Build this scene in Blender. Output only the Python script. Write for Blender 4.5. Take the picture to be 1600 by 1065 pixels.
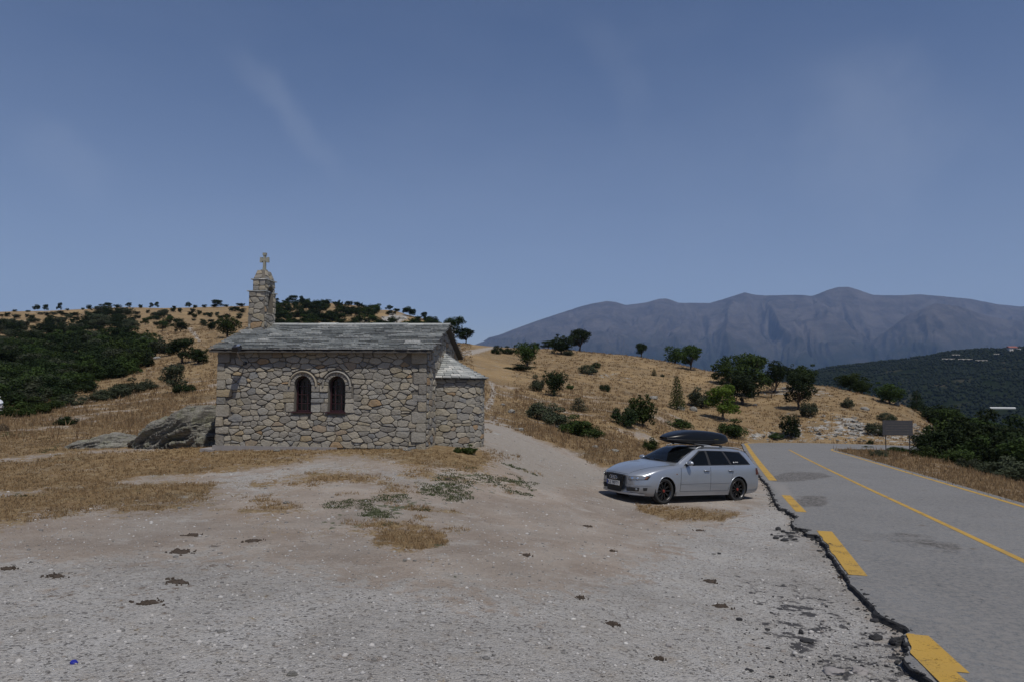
import bpy, bmesh, math, random
import numpy as np
from mathutils import Vector, Matrix
from mathutils.geometry import tessellate_polygon

for o in list(bpy.data.objects):
    bpy.data.objects.remove(o, do_unlink=True)
S = bpy.context.scene
C = S.collection
rnd = random.Random(7)
nr = np.random.default_rng(11)

# ------------------------------------------------------------------ camera
F = 1100.0
CZ = 2.2
TANP = 67.5 / F
PITCH = math.atan(TANP)
ROLL = 0.008
fw = Vector((0, math.cos(PITCH), math.sin(PITCH)))
r0 = Vector((1, 0, 0))
u0 = r0.cross(fw)
rt = (r0 * math.cos(ROLL) + u0 * math.sin(ROLL)).normalized()
up = (u0 * math.cos(ROLL) - r0 * math.sin(ROLL)).normalized()
cam_d = bpy.data.cameras.new('camera')
cam = bpy.data.objects.new('camera', cam_d)
C.objects.link(cam)
M = Matrix.Identity(4)
for i in range(3):
    M[i][0] = rt[i]; M[i][1] = up[i]; M[i][2] = -fw[i]
M[2][3] = CZ
cam.matrix_world = M
cam_d.sensor_width = 36
cam_d.lens = F / 1600 * 36
cam_d.clip_start = 0.1
cam_d.clip_end = 80000
S.camera = cam

# ------------------------------------------------------------------ light
SUN_EL = math.radians(63)
SUN_H = Vector((0.43, -0.90, 0)).normalized()
sun_vec = (SUN_H * math.cos(SUN_EL) + Vector((0, 0, math.sin(SUN_EL)))).normalized()
sd = bpy.data.lights.new('sun', 'SUN')
sd.energy = 4.7
sd.angle = math.radians(0.53)
sd.color = (1.0, 0.95, 0.865)
sun = bpy.data.objects.new('sun', sd)
C.objects.link(sun)
sun.rotation_euler = sun_vec.to_track_quat('Z', 'Y').to_euler()
sun.location = (0, 0, 60)

W = bpy.data.worlds.new('World')
S.world = W
W.use_nodes = True
nt = W.node_tree
nt.nodes.clear()
wo = nt.nodes.new('ShaderNodeOutputWorld')
bg = nt.nodes.new('ShaderNodeBackground')
sky = nt.nodes.new('ShaderNodeTexSky')
sky.sky_type = 'NISHITA'
sky.sun_disc = False
sky.sun_elevation = SUN_EL
sky.sun_rotation = math.atan2(SUN_H.x, SUN_H.y)
sky.altitude = 700
sky.air_density = 1.0
sky.dust_density = 1.1
sky.ozone_density = 3.0
bg.inputs[1].default_value = 0.092
# thin cirrus: streaks laid out by direction in the sky
tc = nt.nodes.new('ShaderNodeTexCoord')
def wn(t, **k):
    n = nt.nodes.new(t)
    for a, b in k.items():
        setattr(n, a, b)
    return n
def pixdir(px, py):
    return (fw + rt * ((px - 800) / F) - up * ((py - 532.5) / F)).normalized()
def streak(p0, p1, width, seed):
    a, b = pixdir(*p0), pixdir(*p1)
    n = a.cross(b).normalized()
    mid = (a + b).normalized()
    half = a.angle(b) / 2
    d1 = wn('ShaderNodeVectorMath', operation='DOT_PRODUCT'); d1.inputs[1].default_value = n
    d2 = wn('ShaderNodeVectorMath', operation='DOT_PRODUCT'); d2.inputs[1].default_value = (b - a).normalized()
    nt.links.new(tc.outputs['Generated'], d1.inputs[0]); nt.links.new(tc.outputs['Generated'], d2.inputs[0])
    nz = wn('ShaderNodeTexNoise'); nz.inputs['Scale'].default_value = 9; nz.inputs['Detail'].default_value = 6
    mp = wn('ShaderNodeMapping'); mp.inputs['Location'].default_value = (seed, 0, 0)
    nt.links.new(tc.outputs['Generated'], mp.inputs[0]); nt.links.new(mp.outputs[0], nz.inputs['Vector'])
    ws = wn('ShaderNodeMath', operation='MULTIPLY_ADD'); ws.inputs[1].default_value = width * 2.2; ws.inputs[2].default_value = -width * 1.1
    nt.links.new(nz.outputs['Fac'], ws.inputs[0])
    ad = wn('ShaderNodeMath', operation='ADD'); nt.links.new(d1.outputs['Value'], ad.inputs[0]); nt.links.new(ws.outputs[0], ad.inputs[1])
    ab = wn('ShaderNodeMath', operation='ABSOLUTE'); nt.links.new(ad.outputs[0], ab.inputs[0])
    m1 = wn('ShaderNodeMapRange', interpolation_type='SMOOTHERSTEP'); m1.inputs[1].default_value = 0; m1.inputs[2].default_value = width
    m1.inputs[3].default_value = 1; m1.inputs[4].default_value = 0
    nt.links.new(ab.outputs[0], m1.inputs[0])
    ab2 = wn('ShaderNodeMath', operation='ABSOLUTE'); nt.links.new(d2.outputs['Value'], ab2.inputs[0])
    c0 = (b - a).normalized().dot(mid)
    m2 = wn('ShaderNodeMapRange', interpolation_type='SMOOTHERSTEP'); m2.inputs[1].default_value = half * .2; m2.inputs[2].default_value = half
    m2.inputs[3].default_value = 1; m2.inputs[4].default_value = 0
    nt.links.new(ab2.outputs[0], m2.inputs[0])
    mu = wn('ShaderNodeMath', operation='MULTIPLY'); nt.links.new(m1.outputs[0], mu.inputs[0]); nt.links.new(m2.outputs[0], mu.inputs[1])
    mu2 = wn('ShaderNodeMath', operation='MULTIPLY'); nt.links.new(mu.outputs[0], mu2.inputs[0]); nt.links.new(nz.outputs['Fac'], mu2.inputs[1])
    return mu2.outputs[0]
acc = None
for p0, p1, w_, sdv, amp in [((330, 40), (560, 300), .030, 3, .12), ((0, 180), (200, 330), .05, 8, .07), ((1290, 20), (1350, 330), .10, 15, .07),
                        ((880, -40), (1060, 260), .05, 21, .05), ((1480, 60), (1250, 380), .16, 30, .07)]:
    o_ = streak(p0, p1, w_, sdv)
    am = wn('ShaderNodeMath', operation='MULTIPLY'); am.inputs[1].default_value = amp
    nt.links.new(o_, am.inputs[0])
    if acc is None: acc = am.outputs[0]
    else:
        s_ = wn('ShaderNodeMath', operation='ADD'); nt.links.new(acc, s_.inputs[0]); nt.links.new(am.outputs[0], s_.inputs[1]); acc = s_.outputs[0]
hn = wn('ShaderNodeTexNoise'); hn.inputs['Scale'].default_value = 2.3; hn.inputs['Detail'].default_value = 5
hm = wn('ShaderNodeMapping'); hm.inputs['Scale'].default_value = (1, 1, 2.5)
nt.links.new(tc.outputs['Generated'], hm.inputs[0]); nt.links.new(hm.outputs[0], hn.inputs['Vector'])
hr = wn('ShaderNodeMapRange'); hr.inputs[1].default_value = .45; hr.inputs[2].default_value = .75; hr.inputs[4].default_value = .035
nt.links.new(hn.outputs['Fac'], hr.inputs[0])
s_ = wn('ShaderNodeMath', operation='ADD'); nt.links.new(acc, s_.inputs[0]); nt.links.new(hr.outputs[0], s_.inputs[1]); acc = s_.outputs[0]
tn = wn('ShaderNodeMix', data_type='RGBA', blend_type='MULTIPLY'); tn.inputs[0].default_value = 1; tn.inputs[7].default_value = (.97, .965, 1.05, 1); nt.links.new(sky.outputs[0], tn.inputs[6])
sx_ = wn('ShaderNodeSeparateXYZ'); nt.links.new(tc.outputs['Generated'], sx_.inputs[0])
lz = wn('ShaderNodeMapRange', interpolation_type='SMOOTHSTEP'); lz.inputs[1].default_value = 0; lz.inputs[2].default_value = .5; lz.inputs[3].default_value = .34; lz.inputs[4].default_value = 0
nt.links.new(sx_.outputs[2], lz.inputs[0])
hzm = wn('ShaderNodeMix', data_type='RGBA'); nt.links.new(lz.outputs[0], hzm.inputs[0]); nt.links.new(tn.outputs[2], hzm.inputs[6]); hzm.inputs[7].default_value = (4.3, 4.6, 5.7, 1)
mx = wn('ShaderNodeMix', data_type='RGBA')
nt.links.new(acc, mx.inputs[0]); nt.links.new(hzm.outputs[2], mx.inputs[6]); mx.inputs[7].default_value = (9, 9.6, 10.6, 1)
nt.links.new(mx.outputs[2], bg.inputs[0]); nt.links.new(bg.outputs[0], wo.inputs[0])

S.view_settings.view_transform = 'Standard'
S.view_settings.look = 'None'
S.view_settings.exposure = -0.35
S.view_settings.gamma = 1
S.view_settings.use_curve_mapping = False
S.cycles.max_bounces = 6
S.cycles.volume_bounces = 1
S.cycles.transparent_max_bounces = 6
S.cycles.use_denoising = True

# ------------------------------------------------------------------ helpers
def link(o, parent=None):
    C.objects.link(o)
    if parent: o.parent = parent
    return o
def tag(o, label=None, cat=None, group=None, kind=None):
    if label: o['label'] = label
    if cat: o['category'] = cat
    if group: o['group'] = group
    if kind: o['kind'] = kind
    return o
def empty(name, loc, rz=0.0):
    o = bpy.data.objects.new(name, None)
    o.location = loc; o.rotation_euler = (0, 0, rz); o.empty_display_size = .3
    C.objects.link(o)
    return o
def mesh_obj(name, verts, faces, m=None, parent=None, smooth=False, loc=None):
    me = bpy.data.meshes.new(name)
    if isinstance(verts, np.ndarray) and isinstance(faces, np.ndarray):
        k = faces.shape[1]; n = len(faces)
        me.vertices.add(len(verts)); me.vertices.foreach_set('co', verts.astype(np.float32).ravel())
        me.loops.add(n * k); me.loops.foreach_set('vertex_index', faces.astype(np.int32).ravel())
        me.polygons.add(n); me.polygons.foreach_set('loop_start', np.arange(0, n * k, k, dtype=np.int32))
        me.update(calc_edges=True)
    else:
        me.from_pydata([tuple(v) for v in verts], [], [tuple(f) for f in faces])
    if smooth: me.polygons.foreach_set('use_smooth', [True] * len(me.polygons))
    if m:
        for mm in (m if isinstance(m, (list, tuple)) else [m]): me.materials.append(mm)
    o = bpy.data.objects.new(name, me)
    if loc is not None: o.location = loc
    return link(o, parent)
class MB:
    def __init__(s): s.v = []; s.f = []
    def add(s, vs, fs):
        b = len(s.v); s.v += [tuple(v) for v in vs]; s.f += [tuple(i + b for i in f) for f in fs]
        return s
    def box(s, c, d, rot=None, taper=1.0):
        x, y, z = d[0] / 2, d[1] / 2, d[2] / 2
        vs = [(-x, -y, -z), (x, -y, -z), (x, y, -z), (-x, y, -z), (-x * taper, -y * taper, z), (x * taper, -y * taper, z), (x * taper, y * taper, z), (-x * taper, y * taper, z)]
        if rot is not None: vs = [rot @ Vector(v) for v in vs]
        vs = [(v[0] + c[0], v[1] + c[1], v[2] + c[2]) for v in vs]
        return s.add(vs, [(3, 2, 1, 0), (4, 5, 6, 7), (0, 1, 5, 4), (1, 2, 6, 5), (2, 3, 7, 6), (3, 0, 4, 7)])
    def tube(s, pts, rs, n=8):
        pts = [Vector(p) for p in pts]
        if not hasattr(rs, '__len__'): rs = [rs] * len(pts)
        rings = []
        for i, p in enumerate(pts):
            t = (pts[min(i + 1, len(pts) - 1)] - pts[max(i - 1, 0)]).normalized()
            a = Vector((0, 0, 1)) if abs(t.z) < .9 else Vector((1, 0, 0))
            x = t.cross(a).normalized(); y = t.cross(x)
            rings.append([p + (x * math.cos(2 * math.pi * k / n) + y * math.sin(2 * math.pi * k / n)) * rs[i] for k in range(n)])
        vs = [v for r in rings for v in r]; fs = []
        for i in range(len(pts) - 1):
            for k in range(n):
                fs.append((i * n + k, i * n + (k + 1) % n, (i + 1) * n + (k + 1) % n, (i + 1) * n + k))
        fs.append(tuple(range(n))[::-1]); fs.append(tuple((len(pts) - 1) * n + k for k in range(n)))
        return s.add(vs, fs)
    def lathe(s, prof, n=32, axis='y', c=(0, 0, 0)):   # prof: (radius, along)
        vs = []
        for r, a in prof:
            for k in range(n):
                t = 2 * math.pi * k / n
                if axis == 'y': vs.append((c[0] + r * math.cos(t), c[1] + a, c[2] + r * math.sin(t)))
                else: vs.append((c[0] + r * math.cos(t), c[1] + r * math.sin(t), c[2] + a))
        fs = []
        for i in range(len(prof) - 1):
            for k in range(n): fs.append((i * n + k, i * n + (k + 1) % n, (i + 1) * n + (k + 1) % n, (i + 1) * n + k))
        return s.add(vs, fs)
    def build(s, name, m, parent=None, smooth=False):
        return mesh_obj(name, s.v, s.f, m, parent, smooth)

def vnoise(x, y, seed=0):
    """smooth value noise, vectorised, roughly -1..1"""
    x = np.asarray(x, float); y = np.asarray(y, float)
    xi = np.floor(x); yi = np.floor(y); fx = x - xi; fy = y - yi
    fx = fx * fx * (3 - 2 * fx); fy = fy * fy * (3 - 2 * fy)
    def h(a, b):
        v = np.sin(a * 127.1 + b * 311.7 + seed * 74.7) * 43758.5453
        return (v - np.floor(v)) * 2 - 1
    return (h(xi, yi) * (1 - fx) + h(xi + 1, yi) * fx) * (1 - fy) + (h(xi, yi + 1) * (1 - fx) + h(xi + 1, yi + 1) * fx) * fy
def fbm(x, y, oct=4, seed=0):
    a = 0; w = 1; t = 0
    for i in range(oct):
        a = a + vnoise(np.asarray(x) * 2 ** i, np.asarray(y) * 2 ** i, seed + i * 13) * w; t += w; w *= .5
    return a / t
def sstep(a, b, x):
    t = np.clip((np.asarray(x, float) - a) / (b - a), 0, 1)
    return t * t * (3 - 2 * t)

# ------------------------------------------------------------------ materials
def new_mat(name):
    m = bpy.data.materials.new(name); m.use_nodes = True
    n = m.node_tree; b = n.nodes['Principled BSDF']
    return m, n, b
def N(n, t, inp=None, **k):
    x = n.nodes.new(t)
    for a, b in k.items(): setattr(x, a, b)
    if inp:
        for a, b in inp.items():
            if hasattr(b, 'is_output') or isinstance(b, bpy.types.NodeSocket): n.links.new(b, x.inputs[a])
            else: x.inputs[a].default_value = b
    return x
def noise(n, vec, scale, detail=4, rough=.55, dist=0):
    return N(n, 'ShaderNodeTexNoise', {'Vector': vec, 'Scale': scale, 'Detail': detail, 'Roughness': rough, 'Distortion': dist}).outputs['Fac']
def rng(n, v, a, b, c=0., d=1., smooth=False):
    return N(n, 'ShaderNodeMapRange', {0: v, 1: a, 2: b, 3: c, 4: d}, interpolation_type='SMOOTHSTEP' if smooth else 'LINEAR').outputs[0]
def mixc(n, f, a, b):
    x = n.nodes.new('ShaderNodeMix'); x.data_type = 'RGBA'
    for i, v in ((0, f), (6, a), (7, b)):
        if isinstance(v, bpy.types.NodeSocket): n.links.new(v, x.inputs[i])
        elif i == 0: x.inputs[0].default_value = v
        else: x.inputs[i].default_value = (*v, 1)
    return x.outputs[2]
def mth(n, op, a, b=0.):
    return N(n, 'ShaderNodeMath', {0: a, 1: b}, operation=op).outputs[0]
def plain(name, col, rough=.6, metal=0., spec=.5, coat=0., vary=.12, scale=8, bump=0., bscale=60):
    m, n, b = new_mat(name)
    tcn = N(n, 'ShaderNodeTexCoord').outputs['Object']
    f = noise(n, tcn, scale)
    c = mixc(n, f, [x * (1 - vary) for x in col], [min(1, x * (1 + vary)) for x in col])
    n.links.new(c, b.inputs['Base Color'])
    b.inputs['Roughness'].default_value = rough; b.inputs['Metallic'].default_value = metal
    b.inputs['Specular IOR Level'].default_value = spec
    b.inputs['Coat Weight'].default_value = coat; b.inputs['Coat Roughness'].default_value = .04
    if bump:
        bp = N(n, 'ShaderNodeBump', {'Height': noise(n, tcn, bscale, 5), 'Strength': bump, 'Distance': .02})
        n.links.new(bp.outputs[0], b.inputs['Normal'])
    return m
def rand_id(n):
    """one random number per separate piece, whether it is an object or a loose part of a mesh"""
    oi = N(n, 'ShaderNodeObjectInfo').outputs['Random']; g = N(n, 'ShaderNodeNewGeometry').outputs['Random Per Island']
    return mth(n, 'FRACT', mth(n, 'ADD', oi, g))
def ramp(n, f, stops, interp='LINEAR'):
    r = n.nodes.new('ShaderNodeValToRGB'); e = r.color_ramp; e.interpolation = interp
    while len(e.elements) < len(stops): e.elements.new(.5)
    for x, (p, c) in zip(e.elements, stops): x.position = p; x.color = (*c, 1)
    n.links.new(f, r.inputs[0])
    return r.outputs[0]

def stone_mat():
    m, n, b = new_mat('rubble_stone')
    geo = N(n, 'ShaderNodeNewGeometry').outputs['Position']
    r = rand_id(n)
    c = ramp(n, r, [(0, (0.201, 0.189, 0.171)), (.14, (0.287, 0.268, 0.232)), (.3, (0.244, 0.232, 0.207)), (.42, (0.329, 0.299, 0.244)), (.55, (0.220, 0.213, 0.201)), (.64, (0.305, 0.268, 0.207)),
                    (.72, (0.287, 0.250, 0.183)), (.79, (0.268, 0.262, 0.244)), (.86, (0.183, 0.189, 0.195)), (.92, (0.305, 0.238, 0.146)), (.945, (0.256, 0.201, 0.146)), (.972, (0.287, 0.189, 0.104)), (1, (0.342, 0.317, 0.268))], 'CONSTANT')
    f = noise(n, geo, 9, 6); f2 = noise(n, geo, 45, 5)
    c = mixc(n, rng(n, f, .42, .8, 0, .45), c, (.28, .26, .22))
    c = mixc(n, .10, c, (.26, .22, .16))
    c = mixc(n, rng(n, f2, .5, .8, 0, .6), c, (.10, .095, .085))
    c = mixc(n, rng(n, noise(n, geo, 2.1, 4), .52, .72, 0, .5), c, (.17, .15, .11))
    n.links.new(c, b.inputs['Base Color']); b.inputs['Roughness'].default_value = .9; b.inputs['Specular IOR Level'].default_value = .2
    h = mth(n, 'ADD', mth(n, 'MULTIPLY', noise(n, geo, 14, 6), 1.), mth(n, 'MULTIPLY', f2, .4))
    bp = N(n, 'ShaderNodeBump', {'Height': h, 'Strength': .8, 'Distance': .03}); n.links.new(bp.outputs[0], b.inputs['Normal'])
    return m
def slate_mat():
    m, n, b = new_mat('roof_slate')
    geo = N(n, 'ShaderNodeNewGeometry').outputs['Position']
    r = rand_id(n)
    c = ramp(n, r, [(0, (0.218, 0.237, 0.237)), (.16, (0.320, 0.339, 0.333)), (.36, (0.422, 0.442, 0.429)), (.5, (0.269, 0.288, 0.288)), (.64, (0.486, 0.499, 0.480)), (.76, (0.346, 0.358, 0.352)), (.88, (0.154, 0.166, 0.166)), (.92, (0.640, 0.640, 0.614)), (1, (0.384, 0.384, 0.384))], 'CONSTANT')
    f = noise(n, geo, 12, 6, .65)
    c = mixc(n, rng(n, f, .45, .72, 0, .45), c, (.36, .37, .36))
    c = mixc(n, rng(n, noise(n, geo, 30, 4), .5, .75, 0, .6), c, (.07, .08, .08))
    c = mixc(n, .25, c, (.27, .262, .245))
    n.links.new(c, b.inputs['Base Color']); b.inputs['Roughness'].default_value = .75; b.inputs['Specular IOR Level'].default_value = .3
    bp = N(n, 'ShaderNodeBump', {'Height': noise(n, geo, 22, 5), 'Strength': .6, 'Distance': .02}); n.links.new(bp.outputs[0], b.inputs['Normal'])
    return m
def leaf_mat(name, stops, transl=.16):
    m, n, b = new_mat(name)
    geo = N(n, 'ShaderNodeNewGeometry')
    oi = N(n, 'ShaderNodeObjectInfo').outputs['Random']
    tcn = N(n, 'ShaderNodeTexCoord').outputs['Object']
    r = mth(n, 'ADD', mth(n, 'MULTIPLY', geo.outputs['Random Per Island'], .55), mth(n, 'MULTIPLY', noise(n, tcn, 2.5, 2), .55))
    c = ramp(n, r, stops)
    hs = N(n, 'ShaderNodeHueSaturation', {'Color': c, 'Value': rng(n, oi, 0, 1, .72, 1.25), 'Hue': rng(n, oi, 0, 1, .488, .512)}).outputs[0]
    n.links.new(hs, b.inputs['Base Color']); b.inputs['Roughness'].default_value = .7; b.inputs['Specular IOR Level'].default_value = .07
    tr = N(n, 'ShaderNodeBsdfTranslucent'); n.links.new(hs, tr.inputs[0])
    ms = N(n, 'ShaderNodeMixShader'); ms.inputs[0].default_value = transl
    n.links.new(b.outputs[0], ms.inputs[1]); n.links.new(tr.outputs[0], ms.inputs[2])
    n.links.new(ms.outputs[0], n.nodes['Material Output'].inputs[0])
    return m
MT = {}
MT['stone'] = stone_mat()
MT['slate'] = slate_mat()
MT['mortar'] = plain('mortar', (.13, .118, .10), .95, vary=.25, bump=.6)
MT['concrete'] = plain('plinth_concrete', (.22, .205, .20), .9, vary=.2, bump=.4)
MT['maroon'] = plain('maroon_frame', (.034, .010, .013), .5, vary=.2)
MT['dark_room'] = plain('dark_glass', (.008, .008, .009), .25)
MT['lichen'] = plain('lichen_cross', (.24, .24, .20), .9, vary=.35, scale=14, bump=.5)
MT['trunk'] = plain('bark', (.07, .052, .04), .9, vary=.3, bump=.5)
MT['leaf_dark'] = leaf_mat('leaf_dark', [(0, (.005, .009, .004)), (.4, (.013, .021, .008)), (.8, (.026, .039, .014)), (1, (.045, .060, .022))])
MT['leaf_mid'] = leaf_mat('leaf_mid', [(0, (.009, .015, .005)), (.4, (.024, .038, .011)), (.8, (.045, .068, .018)), (1, (.075, .10, .028))])
MT['leaf_bright'] = leaf_mat('leaf_bright', [(0, (.03, .05, .008)), (.4, (.065, .10, .016)), (.8, (.095, .14, .022)), (1, (.13, .17, .03))])
MT['leaf_grey'] = leaf_mat('leaf_grey', [(0, (.020, .024, .014)), (.4, (.042, .052, .030)), (.8, (.068, .078, .048)), (1, (.10, .105, .068))])
MT['leaf_dead'] = leaf_mat('leaf_dead', [(0, (.05, .035, .025)), (.5, (.11, .08, .055)), (1, (.18, .14, .10))], .1)
MT['dry_grass'] = leaf_mat('dry_grass', [(0, (.18, .12, .06)), (.4, (.31, .215, .11)), (.8, (.43, .32, .18)), (1, (.55, .44, .27))], .5)
MT['weed'] = leaf_mat('weed', [(0, (.03, .04, .02)), (.5, (.07, .085, .04)), (1, (.12, .13, .065))], .2)
# ------------------------------------------------------------------ pixel rays and terrain
FW = np.array(fw); RT = np.array(rt); UP = np.array(up); CAMP = np.array([0, 0, CZ])
def rayn(px, py):
    d = FW + RT * ((px - 800) / F) - UP * ((py - 532.5) / F)
    return d
def P(px, py, Y):
    d = rayn(px, py)
    return CAMP + d * (Y / d[1])
def project(X, Y, Z):
    """world -> photo pixel, used to lay out ground cover"""
    d = np.stack([np.asarray(X, float), np.asarray(Y, float), np.asarray(Z, float) - CZ], -1)
    w = d @ FW; w = np.where(w < .05, .05, w)
    return 800 + F * (d @ RT) / w, 532.5 - F * (d @ UP) / w
RD = np.array([.28, .96])                      # road heading
def plane(X, Y): return -0.042 * (np.asarray(X) * RD[0] + np.asarray(Y) * RD[1])
def plane_hit(px, py, off=0.):
    d = rayn(px, py)
    t = (CZ - off) / (-(d[2] + .042 * (d[0] * RD[0] + d[1] * RD[1])))
    return (d[0] * t, d[1] * t)
def arc(pts, step):
    pts = [np.array(p, float) for p in pts]; out = []
    for a, b in zip(pts[:-1], pts[1:]):
        n = max(1, int(np.linalg.norm(b - a) / step))
        for i in range(n): out.append(a + (b - a) * i / n)
    out.append(pts[-1]); return np.array(out)
def catmull(pts, n=8):
    pts = [np.array(p, float) for p in pts]; out = []
    for i in range(len(pts) - 1):
        p0 = pts[max(i - 1, 0)]; p1 = pts[i]; p2 = pts[i + 1]; p3 = pts[min(i + 2, len(pts) - 1)]
        for k in range(n):
            t = k / n
            out.append(.5 * (2 * p1 + (p2 - p0) * t + (2 * p0 - 5 * p1 + 4 * p2 - p3) * t * t + (3 * p1 - p0 - 3 * p2 + p3) * t ** 3))
    out.append(pts[-1]); return np.array(out)
LL = [plane_hit(1415, 990), plane_hit(1195, 740)]          # on the left edge line
l0, l1 = np.array(LL[0]), np.array(LL[1])
dl = (l1 - l0) / np.linalg.norm(l1 - l0)
left_line = [l0 - dl * 14, l0, l0 + (l1 - l0) * .5, l1, np.array(plane_hit(1177, 712)), (18.0, 54.), (20.3, 60.3), (25, 63.6), (31.3, 63.2), (38, 60), (46, 54)]
ra, rb = np.array(plane_hit(1599, 794)), np.array(plane_hit(1324, 711))
dr = (rb - ra) / np.linalg.norm(rb - ra)
right_line = [ra - dr * 26, ra - dr * 12, ra, ra + (rb - ra) * .5, rb, np.array(plane_hit(1300, 703.5)), (24.5, 52.4), (28.5, 52.2), (33, 50.2), (38, 47), (44, 42)]
Lc = catmull(left_line, 10); Rc = catmull(right_line, 10)
def resamp(c, n):
    s = np.r_[0, np.cumsum(np.linalg.norm(np.diff(c, axis=0), axis=1))]
    q = np.linspace(0, s[-1], n); return np.stack([np.interp(q, s, c[:, 0]), np.interp(q, s, c[:, 1])], 1)
poly_road = np.vstack([Lc[::2], Rc[::-2]])
def seg_dist(px, py, poly, closed=True):
    px = np.asarray(px, float); py = np.asarray(py, float)
    d = np.full(px.shape, 1e18); inside = np.zeros(px.shape, bool)
    n = len(poly)
    for i in range(n if closed else n - 1):
        ax, ay = poly[i]; bx, by = poly[(i + 1) % n]
        ex, ey = bx - ax, by - ay; L2 = ex * ex + ey * ey + 1e-12
        t = np.clip(((px - ax) * ex + (py - ay) * ey) / L2, 0, 1)
        dd = (px - ax - t * ex) ** 2 + (py - ay - t * ey) ** 2
        d = np.minimum(d, dd)
        if closed:
            c = ((ay > py) != (by > py))
            with np.errstate(divide='ignore', invalid='ignore'):
                xi = ax + (py - ay) * ex / (ey if ey != 0 else 1e-12)
            inside ^= c & (px < xi)
    d = np.sqrt(d)
    return np.where(inside, d, -d) if closed else d

ctrl = []
def cp(px, py, Y): ctrl.append(tuple(P(px, py, Y)))
def cw(X, Y, Z): ctrl.append((X, Y, Z))
for a in [(0, 1065, 5.1), (0, 940, 6.9), (0, 820, 10.5), (0, 760, 14.5), (0, 700, 22), (0, 665, 34), (0, 640, 50), (0, 600, 78), (0, 560, 115), (0, 520, 200), (0, 489, 330),
          (200, 1000, 5.9), (200, 860, 9.0), (200, 760, 14.3), (200, 700, 21), (200, 655, 36), (200, 612, 62), (200, 560, 110), (200, 520, 190), (200, 480, 330),
          (340, 703, 19.3), (340, 660, 33), (340, 610, 50), (340, 560, 85), (340, 520, 150), (340, 482, 330), (400, 860, 9.2), (400, 760, 14.3), (500, 703, 19.0), (600, 760, 14.5), (600, 900, 8.3),
          (500, 600, 50), (500, 560, 78), (500, 520, 150), (450, 474, 350), (530, 476, 350), (600, 520, 150), (590, 484, 330), (640, 492, 300), (690, 506, 250), (668, 700, 19.0), (660, 600, 52), (640, 560, 80),
          (755, 697, 21.0), (760, 662, 31), (775, 620, 50), (770, 595, 72), (735, 541, 155), (780, 546, 155), (880, 548, 150), (980, 557, 142), (1060, 568, 134), (1130, 583, 125), (1200, 594, 115), (1300, 604, 106),
          (1380, 625, 98), (1450, 643, 94), (800, 600, 75), (860, 570, 110), (850, 625, 60), (900, 600, 80), (850, 655, 44), (900, 680, 37), (960, 650, 52), (1000, 600, 92), (1000, 632, 64), (1000, 690, 41), (950, 700, 33),
          (1090, 600, 105), (1090, 640, 78), (1090, 668, 64), (1200, 668, 70), (1200, 640, 82), (1200, 615, 100), (1290, 655, 74), (1290, 630, 86), (1370, 668, 71), (1370, 650, 80),
          (700, 1000, 6.2), (800, 850, 10.5), (800, 770, 15.8), (820, 725, 21), (900, 1065, 5.2), (1000, 900, 8.8), (600, 1065, 5.2), (300, 1065, 5.1),
          (1480, 676, 78), (1560, 690, 80), (370, 498, 240), (450, 496, 240), (530, 496, 240), (590, 503, 230), (410, 484, 300), (490, 483, 300), (560, 489, 290), (300, 492, 260), (200, 494, 260), (100, 500, 250), (0, 504, 250)]:
    cp(*a)
# land falls away behind each skyline
for px, py, Y in [(0, 489, 330), (100, 484, 330), (200, 480, 330), (340, 482, 330), (450, 474, 350), (530, 476, 350), (590, 484, 330), (640, 492, 300), (690, 506, 250), (735, 541, 155), (780, 546, 155), (880, 548, 150),
                  (980, 557, 142), (1060, 568, 134), (1130, 583, 125), (1200, 594, 115), (1300, 604, 106), (1380, 625, 98), (1450, 643, 94), (1480, 676, 78), (1560, 690, 80)]:
    for k, dz in ((1.12, .018), (1.35, .07), (2.0, .16)):
        q = P(px, py, Y) * np.array([k, k, 1]); q[2] -= Y * k * dz; ctrl.append(tuple(q))
# plane of the road and its surroundings
for X, Y in [(3.4, 5), (4, 8), (5, 12), (7, 18), (9, 24), (12, 34), (14, 44), (17, 52), (18, 60), (25, 66), (33, 66), (10, 9), (13, 14), (16, 20), (19, 28), (23, 38), (27, 48), (35, 52), (3.9, 18.1), (6.2, 19.4), (5, 20.5), (3, 26), (2.4, 16),
             (5, 2), (8, 0), (6.5, 33), (9, 44)]:
    cw(X, Y, float(plane(X, Y)) - .03)
for X, Y, Z in [(18, 14, -1.0), (24, 20, -1.9), (30, 30, -3.2), (38, 40, -4.8), (48, 52, -7), (46, 28, -5), (70, 40, -10), (70, 75, -12), (120, 90, -26), (60, 95, -11), (90, 120, -20),
                (0, 0, 0), (0, 2.5, 0), (-4, 1, .05), (4, -2, 0.05), (-8, -6, .2), (8, -8, .3), (0, -20, .8), (-30, -20, 1), (30, -30, 0), (0, -90, 4), (-60, 10, 1.), (-120, 60, 3), (-40, 28, .2), (-22, 8, .1), (-70, 60, 1.5),
                (-90, -90, 5), (90, -90, -4), (60, 0, -3), (150, 0, -20), (-300, 150, 20), (-350, 0, 15), (300, -50, -40), (0, -350, 10), (250, -300, -20), (-250, -300, 15), (25, 0, .0), (14, 2, -.4)]:
    cw(X, Y, Z)
ctrl = np.array(ctrl)
def tcoord(X, Y):
    r = np.sqrt(X * X + Y * Y) + .8
    th = np.arctan2(X, Y)
    L = np.log(r / 6.)
    k = 1.35
    return np.stack([np.sin(th) * (1.9 + .0 * L) + 0 * th, np.cos(th) * 1.0, L * k * .8], -1), r
tc0, rr0 = tcoord(ctrl[:, 0], ctrl[:, 1])
val0 = (ctrl[:, 2] - plane(ctrl[:, 0], ctrl[:, 1]) * 1.0) / rr0
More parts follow.
